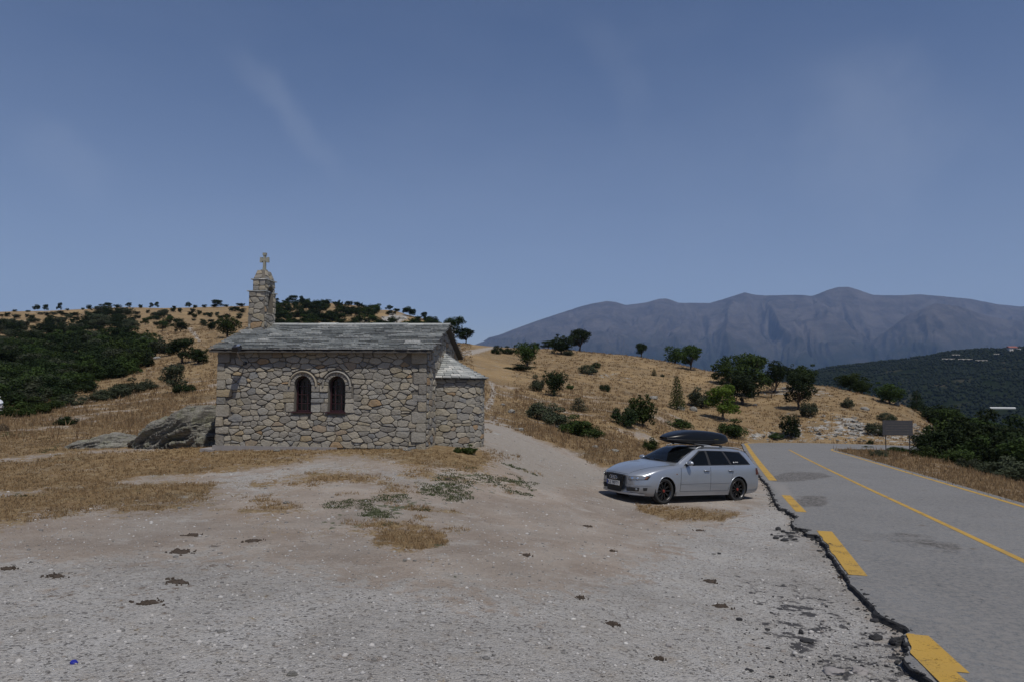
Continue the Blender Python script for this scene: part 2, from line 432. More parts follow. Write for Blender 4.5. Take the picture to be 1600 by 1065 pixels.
def kern(a, b):
    d = np.sqrt(((a[:, None, :] - b[None, :, :]) ** 2).sum(-1)); return d
nC = len(ctrl)
A = np.zeros((nC + 4, nC + 4)); A[:nC, :nC] = kern(tc0, tc0) - np.eye(nC) * .004
A[:nC, nC] = 1; A[:nC, nC + 1:] = tc0; A[nC, :nC] = 1; A[nC + 1:, :nC] = tc0.T
sol = np.linalg.solve(A, np.r_[val0, np.zeros(4)])
def terrain(X, Y, detail=True):
    X = np.asarray(X, float).ravel(); Y = np.asarray(Y, float).ravel()
    t, r = tcoord(X, Y); out = np.empty(len(X))
    for i in range(0, len(X), 20000):
        s = slice(i, i + 20000)
        out[s] = kern(t[s], tc0) @ sol[:nC] + sol[nC] + t[s] @ sol[nC + 1:]
    z = plane(X, Y) + out * r
    near = (X > -6) & (X < 62) & (Y > -25) & (Y < 82)
    if near.any():
        d = np.full(len(X), -99.); d[near] = seg_dist(X[near], Y[near], poly_road)
        pl = plane(X, Y)
        w = sstep(-5, -.6, d)
        z = z * (1 - w) + (pl - .035) * w
        inside = sstep(.25, .9, d); z -= inside * .06
    else: w = np.zeros(len(X))
    if detail:
        a = sstep(3, 12, r) * (1 - w)
        z = z + a * (fbm(X / 4.5, Y / 4.5, 3, 5) * .05) + (1 - w) * fbm(X / .9, Y / .9, 3, 9) * .012
        z = z + sstep(40, 120, r) * fbm(X / 22, Y / 22, 3, 31) * .45 + sstep(120, 260, r) * fbm(X / 60, Y / 60, 3, 37) * .5
    return z
def tz(x, y): return float(terrain([x], [y])[0])
_hr = np.exp(np.linspace(math.log(3.0), math.log(440), 900))
def ground_hit(px, py):
    """first place where the line of sight through a photo point meets the land"""
    d = rayn(px, py); d = d / np.hypot(d[0], d[1])
    X, Y, Z = d[0] * _hr, d[1] * _hr, CZ + d[2] * _hr
    g = terrain(X, Y)
    k = np.nonzero(Z < g)[0]
    if len(k) == 0:
        k = int(np.argmin((Z - g) / _hr)); return X[k], Y[k], g[k]
    k = k[0]
    return X[k], Y[k], float(g[k])

# ---- the land: one polar sheet, fine where it is seen
ang = np.radians(np.r_[np.linspace(-180, -44, 60)[:-1], np.linspace(-44, 44, 640), np.linspace(44, 180, 60)[1:]])
rad = np.r_[0.02, np.exp(np.linspace(math.log(.8), math.log(3.2), 10))[:-1], np.exp(np.linspace(math.log(3.2), math.log(520), 430))]
nA, nR = len(ang), len(rad)
AA, RR = np.meshgrid(ang, rad)
GX = (np.sin(AA) * RR).ravel(); GY = (np.cos(AA) * RR).ravel()
GZ = terrain(GX, GY)
outer = (RR.ravel() > 455)
GZ = GZ - sstep(455, 520, RR.ravel()) * 40
PX, PY = project(GX, GY, GZ)
Rr = RR.ravel()
infront = GY > 1.0

def reg(poly, soft):
    """region given by its outline in the photo -> 0..1 per land point (only in front)"""
    m = infront & (PX > -900) & (PX < 2500)
    out = np.zeros(len(PX)); d = seg_dist(PX[m], PY[m], poly); out[m] = np.clip(.5 + d / (2 * soft), 0, 1)
    return out
n1 = fbm(GX / 2.2, GY / 2.2, 4, 50); n2 = fbm(GX / .7, GY / .7, 3, 60); n3 = fbm(GX / 14, GY / 14, 4, 70)
far = -1500
G_grass = reg([(far, 400), (far, 840), (0, 822), (60, 806), (150, 795), (290, 790), (350, 770), (430, 742), (520, 722), (560, 716), (640, 735), (740, 738), (786, 716), (765, 700), (757, 692), (757, 400)], 20)
hillg = reg([(745, 400), (745, 700), (757, 660), (785, 664), (850, 692), (905, 720), (945, 735), (1010, 728), (1100, 710), (1163, 700), (1185, 688), (2600, 688), (2600, 400)], 7)
verge = reg([(1303, 697), (1300, 704), (1330, 716), (1600, 798), (2400, 1080), (2600, 600), (1450, 640)], 3)
patch = np.maximum(reg([(575, 852), (590, 832), (640, 824), (690, 830), (700, 846), (660, 864), (600, 868)], 8), .92 * reg([(990, 786), (1060, 792), (1160, 800), (1130, 816), (1040, 815), (1000, 800)], 8))
patch = np.maximum(patch, .8 * reg([(640, 872), (690, 868), (690, 880), (655, 882)], 4))
pale = reg([(380, 722), (480, 716), (600, 724), (700, 742), (640, 756), (560, 752), (470, 760), (400, 775), (330, 770), (330, 735)], 14)
grass = np.maximum.reduce([G_grass, hillg, verge, patch])
grass = np.where(Rr > 60, np.maximum(grass, .8), grass) - pale * .42 + n1 * .10
behind = (~infront) | (PX < -700) | (PX > 2300)
grass = np.where(behind & (Rr > 14), .7 + n3 * .5, grass)
gravel = np.maximum(reg([(far, 900), (0, 880), (150, 884), (300, 872), (420, 884), (560, 905), (700, 925), (850, 930), (960, 905), (1050, 850), (1150, 800), (1205, 770), (1240, 790), (1500, 1100), (1700, 1700), (far, 1700)], 46), 0)
gravel = np.maximum(gravel, pale * .62)
gravel = np.where(behind & (Rr < 14), .8, gravel) + n1 * .12
sparse = reg([(310, 740), (400, 712), (600, 716), (800, 712), (840, 740), (835, 775), (760, 800), (712, 850), (560, 850), (470, 830), (330, 800), (200, 810), (150, 800)], 30)
clump = fbm(GX / 1.0, GY / .8, 4, 151)
grass = np.where(infront & (Rr < 40), np.maximum(grass, sparse * (.34 + clump * .75)), grass)
bald = fbm(GX / 2.6, GY / 1.7, 5, 171)
grass = np.where(infront & (Rr < 70), grass - sstep(.02, .42, bald) * .62, grass)
track = np.maximum.reduce([reg([(752, 700), (756, 660), (768, 652), (792, 664), (850, 692), (905, 720), (960, 742), (900, 770), (830, 760), (780, 715)], 8) * .9,
                           reg([(764, 595), (771, 598), (776, 612), (770, 632), (760, 642), (757, 632), (766, 618), (767, 606)], 2.5),
                           reg([(722, 548), (770, 541), (775, 543), (740, 554), (722, 556)], 2.),
                           reg([(292, 512), (300, 512), (315, 532), (310, 534)], 2.), reg([(540, 508), (570, 498), (585, 500), (560, 508)], 2.) * .8])
weeds = np.maximum.reduce([reg([(500, 800), (540, 780), (600, 775), (700, 742), (780, 730), (800, 735), (836, 750), (830, 775), (790, 765), (740, 780), (680, 790), (600, 815), (550, 830), (510, 830)], 14) * .75,
                           reg([(655, 852), (700, 842), (712, 852), (680, 860), (650, 862)], 4), reg([(60, 700), (90, 695), (90, 712), (60, 715)], 5) * .7,
                           reg([(20, 760), (80, 752), (80, 770), (20, 780)], 6) * .7, reg([(0, 678), (60, 672), (80, 684), (0, 690)], 5) * .6]) * .9
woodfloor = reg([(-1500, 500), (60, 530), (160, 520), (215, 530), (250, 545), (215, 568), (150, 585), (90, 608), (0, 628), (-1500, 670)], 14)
rock = np.maximum.reduce([reg([(1160, 690), (1175, 672), (1230, 668), (1300, 652), (1330, 648), (1365, 672), (1435, 664), (1500, 655), (1500, 695), (1440, 698), (1300, 688), (1200, 690)], 9) * .52,
                          reg([(595, 496), (612, 492), (632, 492), (640, 498), (620, 505), (600, 505)], 3), reg([(1300, 650), (1330, 646), (1370, 668), (1340, 690), (1310, 684)], 7) * .68,
                          sstep(.28, .5, n3) * sstep(60, 120, Rr) * .52])
dark = reg([(0, 876), (300, 800), (420, 770), (420, 800), (300, 830), (100, 850), (0, 870)], 20) * .3 + sstep(.25, .6, fbm(GX / 1.1, GY / 1.1, 3, 88)) * .35
# oil and tar stained gravel near the broken asphalt
tar = np.maximum.reduce([reg([(1150, 905), (1250, 900), (1420, 1000), (1460, 1080), (1280, 1080), (1200, 1000)], 30) * .5, reg([(1205, 822), (1250, 826), (1250, 846), (1212, 848)], 6) * .6])
V = np.stack([GX, GY, GZ], 1)
i = np.arange((nR - 1) * nA).reshape(nR - 1, nA)
jn = np.arange(nA)
a_ = (np.arange(nR - 1)[:, None] * nA + jn[None, :]); b_ = (np.arange(nR - 1)[:, None] * nA + (jn[None, :] + 1))
faces = np.stack([a_[:, :-1], a_[:, :-1] + 1, a_[:, :-1] + 1 + nA, a_[:, :-1] + nA], -1).reshape(-1, 4)[:, ::-1]
def ground_mat():
    m, n, b = new_mat('ground')
    geo = N(n, 'ShaderNodeNewGeometry').outputs['Position']
    A1 = N(n, 'ShaderNodeAttribute', attribute_name='cover'); A2 = N(n, 'ShaderNodeAttribute', attribute_name='cover_b')
    s1 = N(n, 'ShaderNodeSeparateColor', {0: A1.outputs['Color']}); s2 = N(n, 'ShaderNodeSeparateColor', {0: A2.outputs['Color']})
    g, gr, wd = s1.outputs[0], s1.outputs[1], s1.outputs[2]
    rk, dk, tr = s2.outputs[0], s2.outputs[1], s2.outputs[2]
    ta = A2.outputs['Alpha']; wf = A1.outputs['Alpha']
    nA_ = noise(n, geo, .8, 8, .65); nB = noise(n, geo, 4.5, 7, .65); nC_ = noise(n, geo, 22, 5, .7); nD = noise(n, geo, .12, 6, .6); nE = noise(n, geo, 110, 3, .6)
    # dirt
    dirt = mixc(n, rng(n, nA_, .40, .62), (.275, .222, .180), (.375, .325, .28))
    dirt = mixc(n, rng(n, nC_, .45, .75, 0, .6), dirt, (.38, .345, .305))
    dirt = mixc(n, rng(n, nE, .56, .7, 0, .5), dirt, (.17, .14, .115))
    # gravel: pebbles of two sizes
    v1 = N(n, 'ShaderNodeTexVoronoi', {'Vector': geo, 'Scale': 42.}); v2 = N(n, 'ShaderNodeTexVoronoi', {'Vector': geo, 'Scale': 17.})
    pc = N(n, 'ShaderNodeSeparateColor', {0: v1.outputs['Color']}).outputs[0]; pc2 = N(n, 'ShaderNodeSeparateColor', {0: v2.outputs['Color']}).outputs[0]
    grv = mixc(n, nC_, (.335, .325, .31), (.435, .425, .41))
    grv = mixc(n, rng(n, pc, .72, .95, 0, .5), grv, (.50, .485, .475))
    grv = mixc(n, rng(n, pc, .22, .03, 0, .9), grv, (.075, .07, .072))
    grv = mixc(n, rng(n, nC_, .56, .70, 0, .6), grv, (.16, .155, .155))
    grv = mixc(n, rng(n, nA_, .5, .68, 0, .4), grv, (.31, .285, .255))
    grv = mixc(n, rng(n, pc2, .9, .98, 0, .35), grv, (.48, .47, .46))
    grv = mixc(n, rng(n, nB, .46, .68, 0, .55), grv, (.33, .30, .265))
    big = rng(n, noise(n, geo, .33, 7, .6, .6), .38, .62)
    # dry grass
    st = N(n, 'ShaderNodeMapping', {'Vector': geo, 'Scale': (1, 1, .2)}).outputs[0]
    gs = mixc(n, rng(n, noise(n, st, 9, 7, .75), .38, .62), (.125, .082, .042), (.30, .215, .115))
    gs = mixc(n, rng(n, nA_, .44, .60, 0, .75), gs, (.195, .125, .060))
    gs = mixc(n, rng(n, noise(n, geo, .28, 9, .72), .50, .60, 0, .7), gs, (.125, .092, .055))
    gs = mixc(n, rng(n, nD, .50, .62, 0, .6), gs, (.31, .215, .11))
    gs = mixc(n, rng(n, nB, .53, .66, 0, .65), gs, (.34, .27, .165))
    gs = mixc(n, rng(n, noise(n, geo, .55, 9, .8), .56, .64, 0, .65), gs, (.30, .26, .20))
    gs = mixc(n, rng(n, noise(n, geo, 1.7, 8, .75), .57, .66, 0, .6), gs, (.085, .082, .042))
    gs = mixc(n, rng(n, nE, .55, .72, 0, .5), gs, (.08, .06, .035))
    weed = mixc(n, nC_, (.06, .07, .04), (.13, .135, .085))
    rockc = mixc(n, rng(n, noise(n, st, 2.2, 8, .75, 1.), .38, .62), (.12, .115, .105), (.44, .43, .41))
    def th(a, nz, amp=.9, lo=.42, hi=.58):
        return rng(n, mth(n, 'ADD', a, mth(n, 'MULTIPLY', mth(n, 'SUBTRACT', nz, .5), amp * 2.2)), lo, hi, 0, 1, True)
    brk = mth(n, 'ADD', mth(n, 'MULTIPLY', nB, .6), mth(n, 'MULTIPLY', nA_, .4))
    c = mixc(n, th(gr, brk, 1.7, .25, .75), dirt, grv)
    c = mixc(n, mth(n, 'MULTIPLY', big, .40), c, mixc(n, big, (.22, .195, .17), (.17, .155, .14)))
    c = mixc(n, rng(n, noise(n, geo, 1.3, 8, .7), .55, .66, 0, .45), c, (.42, .40, .375))
    c = mixc(n, th(dk, nB, 1.5, .55, .8), c, (.15, .12, .10))
    c = mixc(n, th(g, mth(n, 'ADD', mth(n, 'MULTIPLY', nC_, .5), mth(n, 'MULTIPLY', nB, .5)), 1.7, .40, .60), c, gs)
    c = mixc(n, th(tr, mth(n, 'ADD', mth(n, 'MULTIPLY', nB, .5), mth(n, 'MULTIPLY', nA_, .5)), 2.2, .40, .75), c, mixc(n, nB, (.23, .20, .17), (.35, .32, .285)))
    c = mixc(n, th(rk, noise(n, geo, 1.1, 9, .75), 1.7, .52, .62), c, rockc)
    c = mixc(n, th(wd, mth(n, 'ADD', mth(n, 'MULTIPLY', nB, .5), mth(n, 'MULTIPLY', nA_, .5)), 2.6, .86, .96), c, weed)
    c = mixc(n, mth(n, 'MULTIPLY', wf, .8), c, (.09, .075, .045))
    c = mixc(n, th(ta, nB, 1.5, .56, .74), c, (.07, .068, .07))
    n.links.new(c, b.inputs['Base Color']); b.inputs['Roughness'].default_value = .95; b.inputs['Specular IOR Level'].default_value = .15
    hp = mth(n, 'MULTIPLY', rng(n, v1.outputs['Distance'], 0, .6, 1, 0), .35)
    hp = mth(n, 'ADD', hp, mth(n, 'MULTIPLY', nC_, .8)); hp = mth(n, 'ADD', hp, mth(n, 'MULTIPLY', nB, 1.6)); hp = mth(n, 'ADD', hp, mth(n, 'MULTIPLY', nE, .25))
    bp = N(n, 'ShaderNodeBump', {'Height': hp, 'Strength': .9, 'Distance': .05}); n.links.new(bp.outputs[0], b.inputs['Normal'])
    return m
ground = mesh_obj('ground', V, faces, ground_mat(), smooth=True)
tag(ground, kind='structure')
def set_col(o, name, arr):
    at = o.data.color_attributes.new(name, 'FLOAT_COLOR', 'POINT'); at.data.foreach_set('color', arr.astype(np.float32).ravel())
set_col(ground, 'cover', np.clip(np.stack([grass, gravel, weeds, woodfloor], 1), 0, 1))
set_col(ground, 'cover_b', np.clip(np.stack([rock, dark, track, tar], 1), 0, 1))

# ---- valley plain, out past the horizon
va = np.radians(np.linspace(0, 360, 97)[:-1]); vr = np.array([380, 700, 1200, 2000, 3500, 6000, 9000, 14500.])
vv = []; vf = []
for k, r in enumerate(vr):
    for t in va:
        x, y = math.sin(t) * r, math.cos(t) * r
        vv.append((x, y, -60 - 110 * float(sstep(380, 2500, r)) + float(fbm([x / 700], [y / 700], 3, 4)[0]) * 14 * min(1, r / 2000)))
nv = len(va)
for k in range(len(vr) - 1):
    for j in range(nv): vf.append((k * nv + j, k * nv + (j + 1) % nv, (k + 1) * nv + (j + 1) % nv, (k + 1) * nv + j)[::-1])
def far_mat(name, ca, cb, cc, s1_, s2_, bumpd=0, zlo=None, zhi=None, chigh=None):
    m, n, b = new_mat(name)
    geo = N(n, 'ShaderNodeNewGeometry').outputs['Position']
    c = mixc(n, rng(n, noise(n, geo, s1_, 8, .65), .38, .62), ca, cb)
    c = mixc(n, rng(n, noise(n, geo, s2_, 6, .7), .55, .68), c, cc)
    if chigh:
        z = N(n, 'ShaderNodeSeparateXYZ', {0: geo}).outputs[2]
        zz = mth(n, 'ADD', z, mth(n, 'MULTIPLY', mth(n, 'SUBTRACT', noise(n, geo, s1_ * .6, 8, .7), .5), (zhi - zlo) * 1.6))
        hi = mixc(n, rng(n, noise(n, geo, s1_ * 1.5, 10, .8), .42, .60), chigh, [x * 1.9 for x in chigh])
        hi = mixc(n, rng(n, noise(n, geo, s1_ * .8, 10, .8), .52, .62, 0, .6), hi, [x * .45 for x in chigh])
        c = mixc(n, rng(n, zz, zlo, zhi, 0, 1, True), c, hi)
    n.links.new(c, b.inputs['Base Color']); b.inputs['Roughness'].default_value = 1.; b.inputs['Specular IOR Level'].default_value = 0
    if bumpd:
        bp = N(n, 'ShaderNodeBump', {'Height': noise(n, geo, s1_ * 1.5, 10, .7), 'Strength': 1., 'Distance': bumpd}); n.links.new(bp.outputs[0], b.inputs['Normal'])
    return m
tag(mesh_obj('valley', vv, vf, far_mat('valley', (.05, .06, .03), (.10, .10, .05), (.16, .14, .09), .004, .01)), kind='structure')

def prof(pts, x): return np.interp(x, [p[0] for p in pts], [p[1] for p in pts])
def smooth1(a, k):
    w = np.hanning(2 * k + 1); w /= w.sum(); return np.convolve(np.pad(a, k, 'edge'), w, 'valid')
# ---- wooded hill on the right, about 1.3 km away
fh = [(900, 600), (1150, 604), (1240, 590), (1270, 580), (1300, 573), (1340, 569), (1375, 565), (1410, 562), (1450, 556), (1490, 549), (1530, 546), (1600, 543), (1680, 545), (1800, 560), (2000, 570), (2400, 585)]
pxs = np.linspace(900, 2400, 300); hy = smooth1(prof(fh, pxs), 4)
hv = []; hf = []; RWS = 44
for k in range(RWS):
    t = k / (RWS - 1)
    for p, y_ in zip(pxs, hy):
        D = 1300 + 150 * math.sin(p / 170.)
        top = P(p, y_, D)
        if t <= .75:
            s = t / .75; Y = 620 + (D - 620) * s; q = P(p, 600, Y)
            z0 = -95; z = z0 + (top[2] - z0) * (s ** .8 * .45 + .55 * float(sstep(0, 1, s)))
        else:
            s = (t - .75) / .25; Y = D + 700 * s; q = P(p, 600, Y); z = top[2] - 160 * s * s
        z += float(fbm([q[0] / 130.], [q[1] / 130.], 4, 3)[0]) * 16 * math.sin(min(1, t / .75) * math.pi)
        hv.append((q[0], q[1], z))
n_ = len(pxs)
for k in range(RWS - 1):
    for j in range(n_ - 1): hf.append((k * n_ + j, k * n_ + j + 1, (k + 1) * n_ + j + 1, (k + 1) * n_ + j))
HV = np.array(hv)
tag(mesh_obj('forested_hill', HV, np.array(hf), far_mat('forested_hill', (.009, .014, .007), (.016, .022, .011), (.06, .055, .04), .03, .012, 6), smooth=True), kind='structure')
# canopy of that hill: low crowns, a wood that nobody could count
ico = bmesh.new(); bmesh.ops.create_icosphere(ico, subdivisions=1, radius=1)
icv = np.array([v.co[:] for v in ico.verts]); icf = np.array([[v.index for v in f.verts] for f in ico.faces]); ico.free()
def blobs(centers, scales, jit=.25):
    n = len(centers); k = len(icv)
    j = 1 + nr.uniform(-jit, jit, (n, k, 1))
    ths = nr.uniform(0, 6.28, n); c, s = np.cos(ths), np.sin(ths)
    base = np.repeat(icv[None], n, 0) * j
    x = base[..., 0] * c[:, None] - base[..., 1] * s[:, None]; y = base[..., 0] * s[:, None] + base[..., 1] * c[:, None]
    base = np.stack([x, y, base[..., 2]], -1) * scales[:, None, :] + centers[:, None, :]
    fc = (icf[None] + (np.arange(n) * k)[:, None, None])
    return base.reshape(-1, 3), fc.reshape(-1, 3)
idx = nr.integers(0, int(RWS * .8) - 2, 19000) * n_ + (60 + nr.integers(0, 150, 19000))
fa = nr.uniform(0, 1, (19000, 1)); fb2 = nr.uniform(0, 1, (19000, 1))
cen = (HV[idx] * (1 - fa) + HV[idx + n_] * fa); cen = cen + (HV[idx + 1] - HV[idx]) * fb2
dens = fbm(cen[:, 0] / 60, cen[:, 1] / 60, 3, 66)
cen = cen[dens > -.28]; sz = nr.uniform(1.2, 3.0, len(cen))
bv, bf = blobs(cen + np.array([0, 0, 1.2]), np.stack([sz, sz, sz * 1.1], 1))
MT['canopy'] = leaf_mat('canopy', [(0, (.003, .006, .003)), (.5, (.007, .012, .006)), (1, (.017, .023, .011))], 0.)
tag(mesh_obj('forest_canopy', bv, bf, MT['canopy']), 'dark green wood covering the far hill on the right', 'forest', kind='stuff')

# ---- bare mountains, 8-11 km away
mtp = [(640, 575), (755, 533), (762, 528), (780, 523), (800, 515), (850, 497), (900, 481), (925, 474), (948, 470), (962, 472), (978, 477), (1012, 472), (1030, 467), (1042, 466), (1062, 473), (1110, 473.5), (1140, 465),
       (1165, 456.5), (1180, 460), (1200, 462), (1248, 460.5), (1272, 462), (1296, 453), (1312, 448.5), (1328, 448), (1345, 453), (1368, 461), (1400, 461.5), (1442, 460), (1480, 463), (1520, 467), (1560, 475), (1600, 479), (1700, 470), (1900, 480), (2200, 520), (2700, 560)]
def mountain(name, prof_pts, Dtop, Dbase, px0, px1, n, seed, amp, m):
    pxs = np.linspace(px0, px1, n); py = smooth1(prof(prof_pts, pxs), 2)
    rows = 130; vs = np.zeros((rows, n, 3))
    for k in range(rows):
        t = k / (rows - 1) * 1.25
        Dt = Dtop + 500 * np.sin(pxs / 130.)
        top = np.stack([P(a, b, d) for a, b, d in zip(pxs, py, Dt)])
        s = min(t, 1)
        Y = Dbase + (Dt - Dbase) * t
        q = np.stack([P(a, 600, yy) for a, yy in zip(pxs, Y)])
        zb = -230.
        shape = s ** 1.35 if t <= 1 else 1 - (t - 1) * 1.2
        z = zb + (top[:, 2] - zb) * shape
        # spurs and gullies that run down the slope
        warp = fbm(pxs / 70 + t * 1.5, np.full(n, t * 2.), 3, seed + 5) * 34
        g1 = 1 - np.abs(fbm((pxs + warp * 1.6 + t * 60 * np.sin(pxs / 90.)) / 75, np.full(n, t * 1.3), 4, seed)) * 2.1
        g2 = 1 - np.abs(fbm((pxs + warp * 2.2 - t * 45) / 24, np.full(n, t * 4.2), 4, seed + 9)) * 2
        env = math.sin(min(t, 1) * math.pi) ** .7 if t <= 1 else 0
        z = z + env * amp * (g1 * .62 + g2 * .38 - .48)
        vs[k] = np.stack([q[:, 0], Y, z], 1)
    idx = np.arange(rows * n).reshape(rows, n)
    fs = np.stack([idx[:-1, :-1], idx[:-1, 1:], idx[1:, 1:], idx[1:, :-1]], -1).reshape(-1, 4)
    o = mesh_obj(name, vs.reshape(-1, 3), fs, m, smooth=True); tag(o, kind='structure'); return o
mm_ = far_mat('bare_mountain', (.008, .013, .009), (.016, .021, .014), (.04, .037, .032), .0022, .0016, 70, 150, 800, (.050, .044, .040))
mountain('mountain_range', mtp, 10500, 5200, 640, 2000, 760, 5, 320, mm_)
mountain('mountain_spur', [(1000, 640), (1180, 610), (1250, 590), (1330, 556), (1375, 525), (1420, 493), (1465, 474), (1500, 478), (1540, 492), (1580, 500), (1640, 505), (1750, 540), (1900, 600), (2000, 640)], 8600, 5300, 1000, 2000, 420, 21, 300, mm_)

# ---- haze
hz = MB(); hz.box((0, 0, 710), (30000, 30000, 1960)); hv_ = hz.build('haze', None)
hv_.location = (0, 0, 0)
m, n, b = new_mat('haze'); n.nodes.remove(b)
pv = n.nodes.new('ShaderNodeVolumePrincipled'); pv.inputs['Color'].default_value = (.38, .58, 1.0, 1); pv.inputs['Density'].default_value = HAZE_D if 'HAZE_D' in globals() else 4.2e-5
pv.inputs['Anisotropy'].default_value = 0.0
n.links.new(pv.outputs[0], n.nodes['Material Output'].inputs['Volume'])
hv_.data.materials.append(m); tag(hv_, 'thin blue summer haze over the valley', 'haze', kind='stuff')
# ------------------------------------------------------------------ road
def mixv(n, geo):
    nz_ = N(n, 'ShaderNodeTexNoise', {'Vector': geo, 'Scale': 1.3, 'Detail': 4.})
    return N(n, 'ShaderNodeVectorMath', {0: geo, 1: N(n, 'ShaderNodeVectorMath', {0: nz_.outputs['Color'], 1: (.8, .8, .8)}, operation='MULTIPLY').outputs[0]}, operation='ADD').outputs[0]
def asphalt_mat(name, base, dark_spots=True):
    m, n, b = new_mat(name)
    geo = N(n, 'ShaderNodeNewGeometry').outputs['Position']
    c = mixc(n, rng(n, noise(n, geo, .35, 6), .35, .65), [x * .86 for x in base], [x * 1.12 for x in base])
    f = noise(n, geo, 60, 4, .8); c = mixc(n, rng(n, f, .5, .66, 0, .85), c, [min(1, x * 2.0) for x in base])
    c = mixc(n, rng(n, f, .5, .36, 0, .8), c, [x * .4 for x in base])
    # streaks worn along the lanes
    st = N(n, 'ShaderNodeMapping', {'Vector': geo, 'Rotation': (0, 0, math.atan2(RD[0], RD[1])), 'Scale': (1.3, .06, 1)}).outputs[0]
    c = mixc(n, rng(n, noise(n, st, 1.0, 5, .6), .5, .72, 0, .5), c, [x * .72 for x in base])
    A1 = N(n, 'ShaderNodeAttribute', attribute_name='stain')
    sp = N(n, 'ShaderNodeSeparateColor', {0: A1.outputs['Color']})
    def th(a, nz, amp, lo, hi, k): return rng(n, mth(n, 'ADD', a, mth(n, 'MULTIPLY', mth(n, 'SUBTRACT', nz, .5), amp)), lo, hi, 0, k, True)
    c = mixc(n, th(sp.outputs[0], noise(n, geo, 1.2, 5), 2., .25, .65, .95), c, (.026, .023, .021))
    cr_v = N(n, 'ShaderNodeTexVoronoi', {'Vector': mixv(n, geo), 'Scale': .55}, feature='DISTANCE_TO_EDGE').outputs['Distance']
    c = mixc(n, mth(n, 'MULTIPLY', rng(n, cr_v, .006, .0, 0, .7), rng(n, noise(n, geo, .5, 3), .5, .6, 0, 1)), c, (.03, .03, .03))
    c = mixc(n, rng(n, noise(n, geo, .9, 7, .7), .54, .66, 0, .45), c, [x * 1.45 for x in base])
    c = mixc(n, rng(n, noise(n, geo, .23, 7, .65), .54, .62, 0, .4), c, [x * .70 for x in base])
    c = mixc(n, th(sp.outputs[1], noise(n, geo, 14, 6, .7), 1.2, .35, .75, .9), c, (.20, .19, .18))
    c = mixc(n, rng(n, noise(n, geo, 1.6, 5, .6), .66, .70, 0, .6), c, (.09, .07, .05))
    n.links.new(c, b.inputs['Base Color']); b.inputs['Roughness'].default_value = .85; b.inputs['Specular IOR Level'].default_value = .3
    bp = N(n, 'ShaderNodeBump', {'Height': mth(n, 'ADD', f, mth(n, 'MULTIPLY', noise(n, geo, 6, 5), .6)), 'Strength': .6, 'Distance': .01}); n.links.new(bp.outputs[0], b.inputs['Normal'])
    return m
MT['asphalt'] = asphalt_mat('asphalt', (.120, .124, .128))
MT['asphalt_edge'] = plain('asphalt_edge', (.018, .018, .02), .9, vary=.4, scale=20, bump=.8)
# broken left edge, as outlined in the photograph, carried on behind the camera
brk_px = [(1500, 1108), (1461, 1066), (1454, 1059), (1439, 1048), (1425, 1040), (1413, 1025), (1418, 1012), (1411, 1001), (1407, 989), (1417, 983), (1411, 975), (1394, 967), (1378, 958), (1369, 945), (1352, 934), (1345, 922), (1330, 910), (1327, 900), (1313, 887), (1306, 872),
          (1297, 862), (1291, 850), (1281, 838), (1274, 833), (1262, 832), (1257, 829), (1263, 826), (1250, 823), (1240, 822), (1239, 812), (1246, 806), (1240, 801), (1232, 798), (1228, 793), (1219, 792), (1213, 784),
          (1208, 774), (1204, 764), (1199, 755), (1190, 746), (1184, 738), (1178, 728), (1171, 716), (1163, 704)]
brk = [plane_hit(a, b, .05) for a, b in brk_px]
b0 = np.array(brk[0])
jit = [(b0[0] - .9 - .6 * rnd.random() * 0 - 3.3 * .0 + dx, y) for dx, y in [(-1.1, -8), (-.7, -4), (-.6, -1), (-.55, .8), (-.25, 2.2)]]
edge = [np.array(j) for j in jit] + [np.array(p) for p in brk]
far_e = [p for p in Lc if p[1] > edge[-1][1] + 1.0 or p[0] > 20.5]
far_off = []
for k, p in enumerate(far_e):
    q = far_e[min(k + 1, len(far_e) - 1)]; o_ = far_e[max(k - 1, 0)]; t_ = (q - o_) / (np.linalg.norm(q - o_) + 1e-9)
    far_off.append(p + np.array([-t_[1], t_[0]]) * .35)
def rough(poly, step, amp, seed):
    out = arc(poly, step); t = np.gradient(out, axis=0); t /= np.linalg.norm(t, axis=1)[:, None] + 1e-9
    nn = np.stack([-t[:, 1], t[:, 0]], 1); s = np.arange(len(out)) * step
    return out + nn * ((fbm(s / .35, s * 0, 3, seed) * amp))[:, None]
EL = np.vstack([rough(edge, .07, .035, 3), np.array(far_off)])
Rr_t = np.gradient(Rc, axis=0); Rr_t /= np.linalg.norm(Rr_t, axis=1)[:, None]
ER = Rc + np.stack([Rr_t[:, 1], -Rr_t[:, 0]], 1) * .35
def arclen(c): return np.r_[0, np.cumsum(np.linalg.norm(np.diff(c, axis=0), axis=1))]
sE = arclen(EL); sE /= sE[-1]
ys = EL[:, 1]
# pair each left point with a right point by fraction, matched on the straight by heading distance
def key(c):
    k = c @ (RD / np.linalg.norm(RD)); return k
kL = key(EL); kR = key(ER)
ib = int(np.argmax(EL[:, 1] > 52)); jb = int(np.argmax(ER[:, 1] > 47))
pair = np.empty((len(EL), 2))
kk = np.interp(np.maximum.accumulate(kL[:ib]), kR[:jb], np.arange(jb)); 
sr = np.arange(len(ER))
pair_idx = np.r_[np.clip(kk, 0, jb), np.linspace(kk[-1], len(ER) - 1, len(EL) - ib)]
pair[:, 0] = np.interp(pair_idx, sr, ER[:, 0]); pair[:, 1] = np.interp(pair_idx, sr, ER[:, 1])
NA = 41; TH = .05
rv = []; rf = []
wts = (np.linspace(0, 1, NA) ** 1.15)
for a, b_ in zip(EL, pair):
    for w_ in wts:
        p = a * (1 - w_) + b_ * w_; rv.append((p[0], p[1], float(plane(p[0], p[1])) + TH - (.012 if w_ == 0 else 0)))
n0 = len(EL)
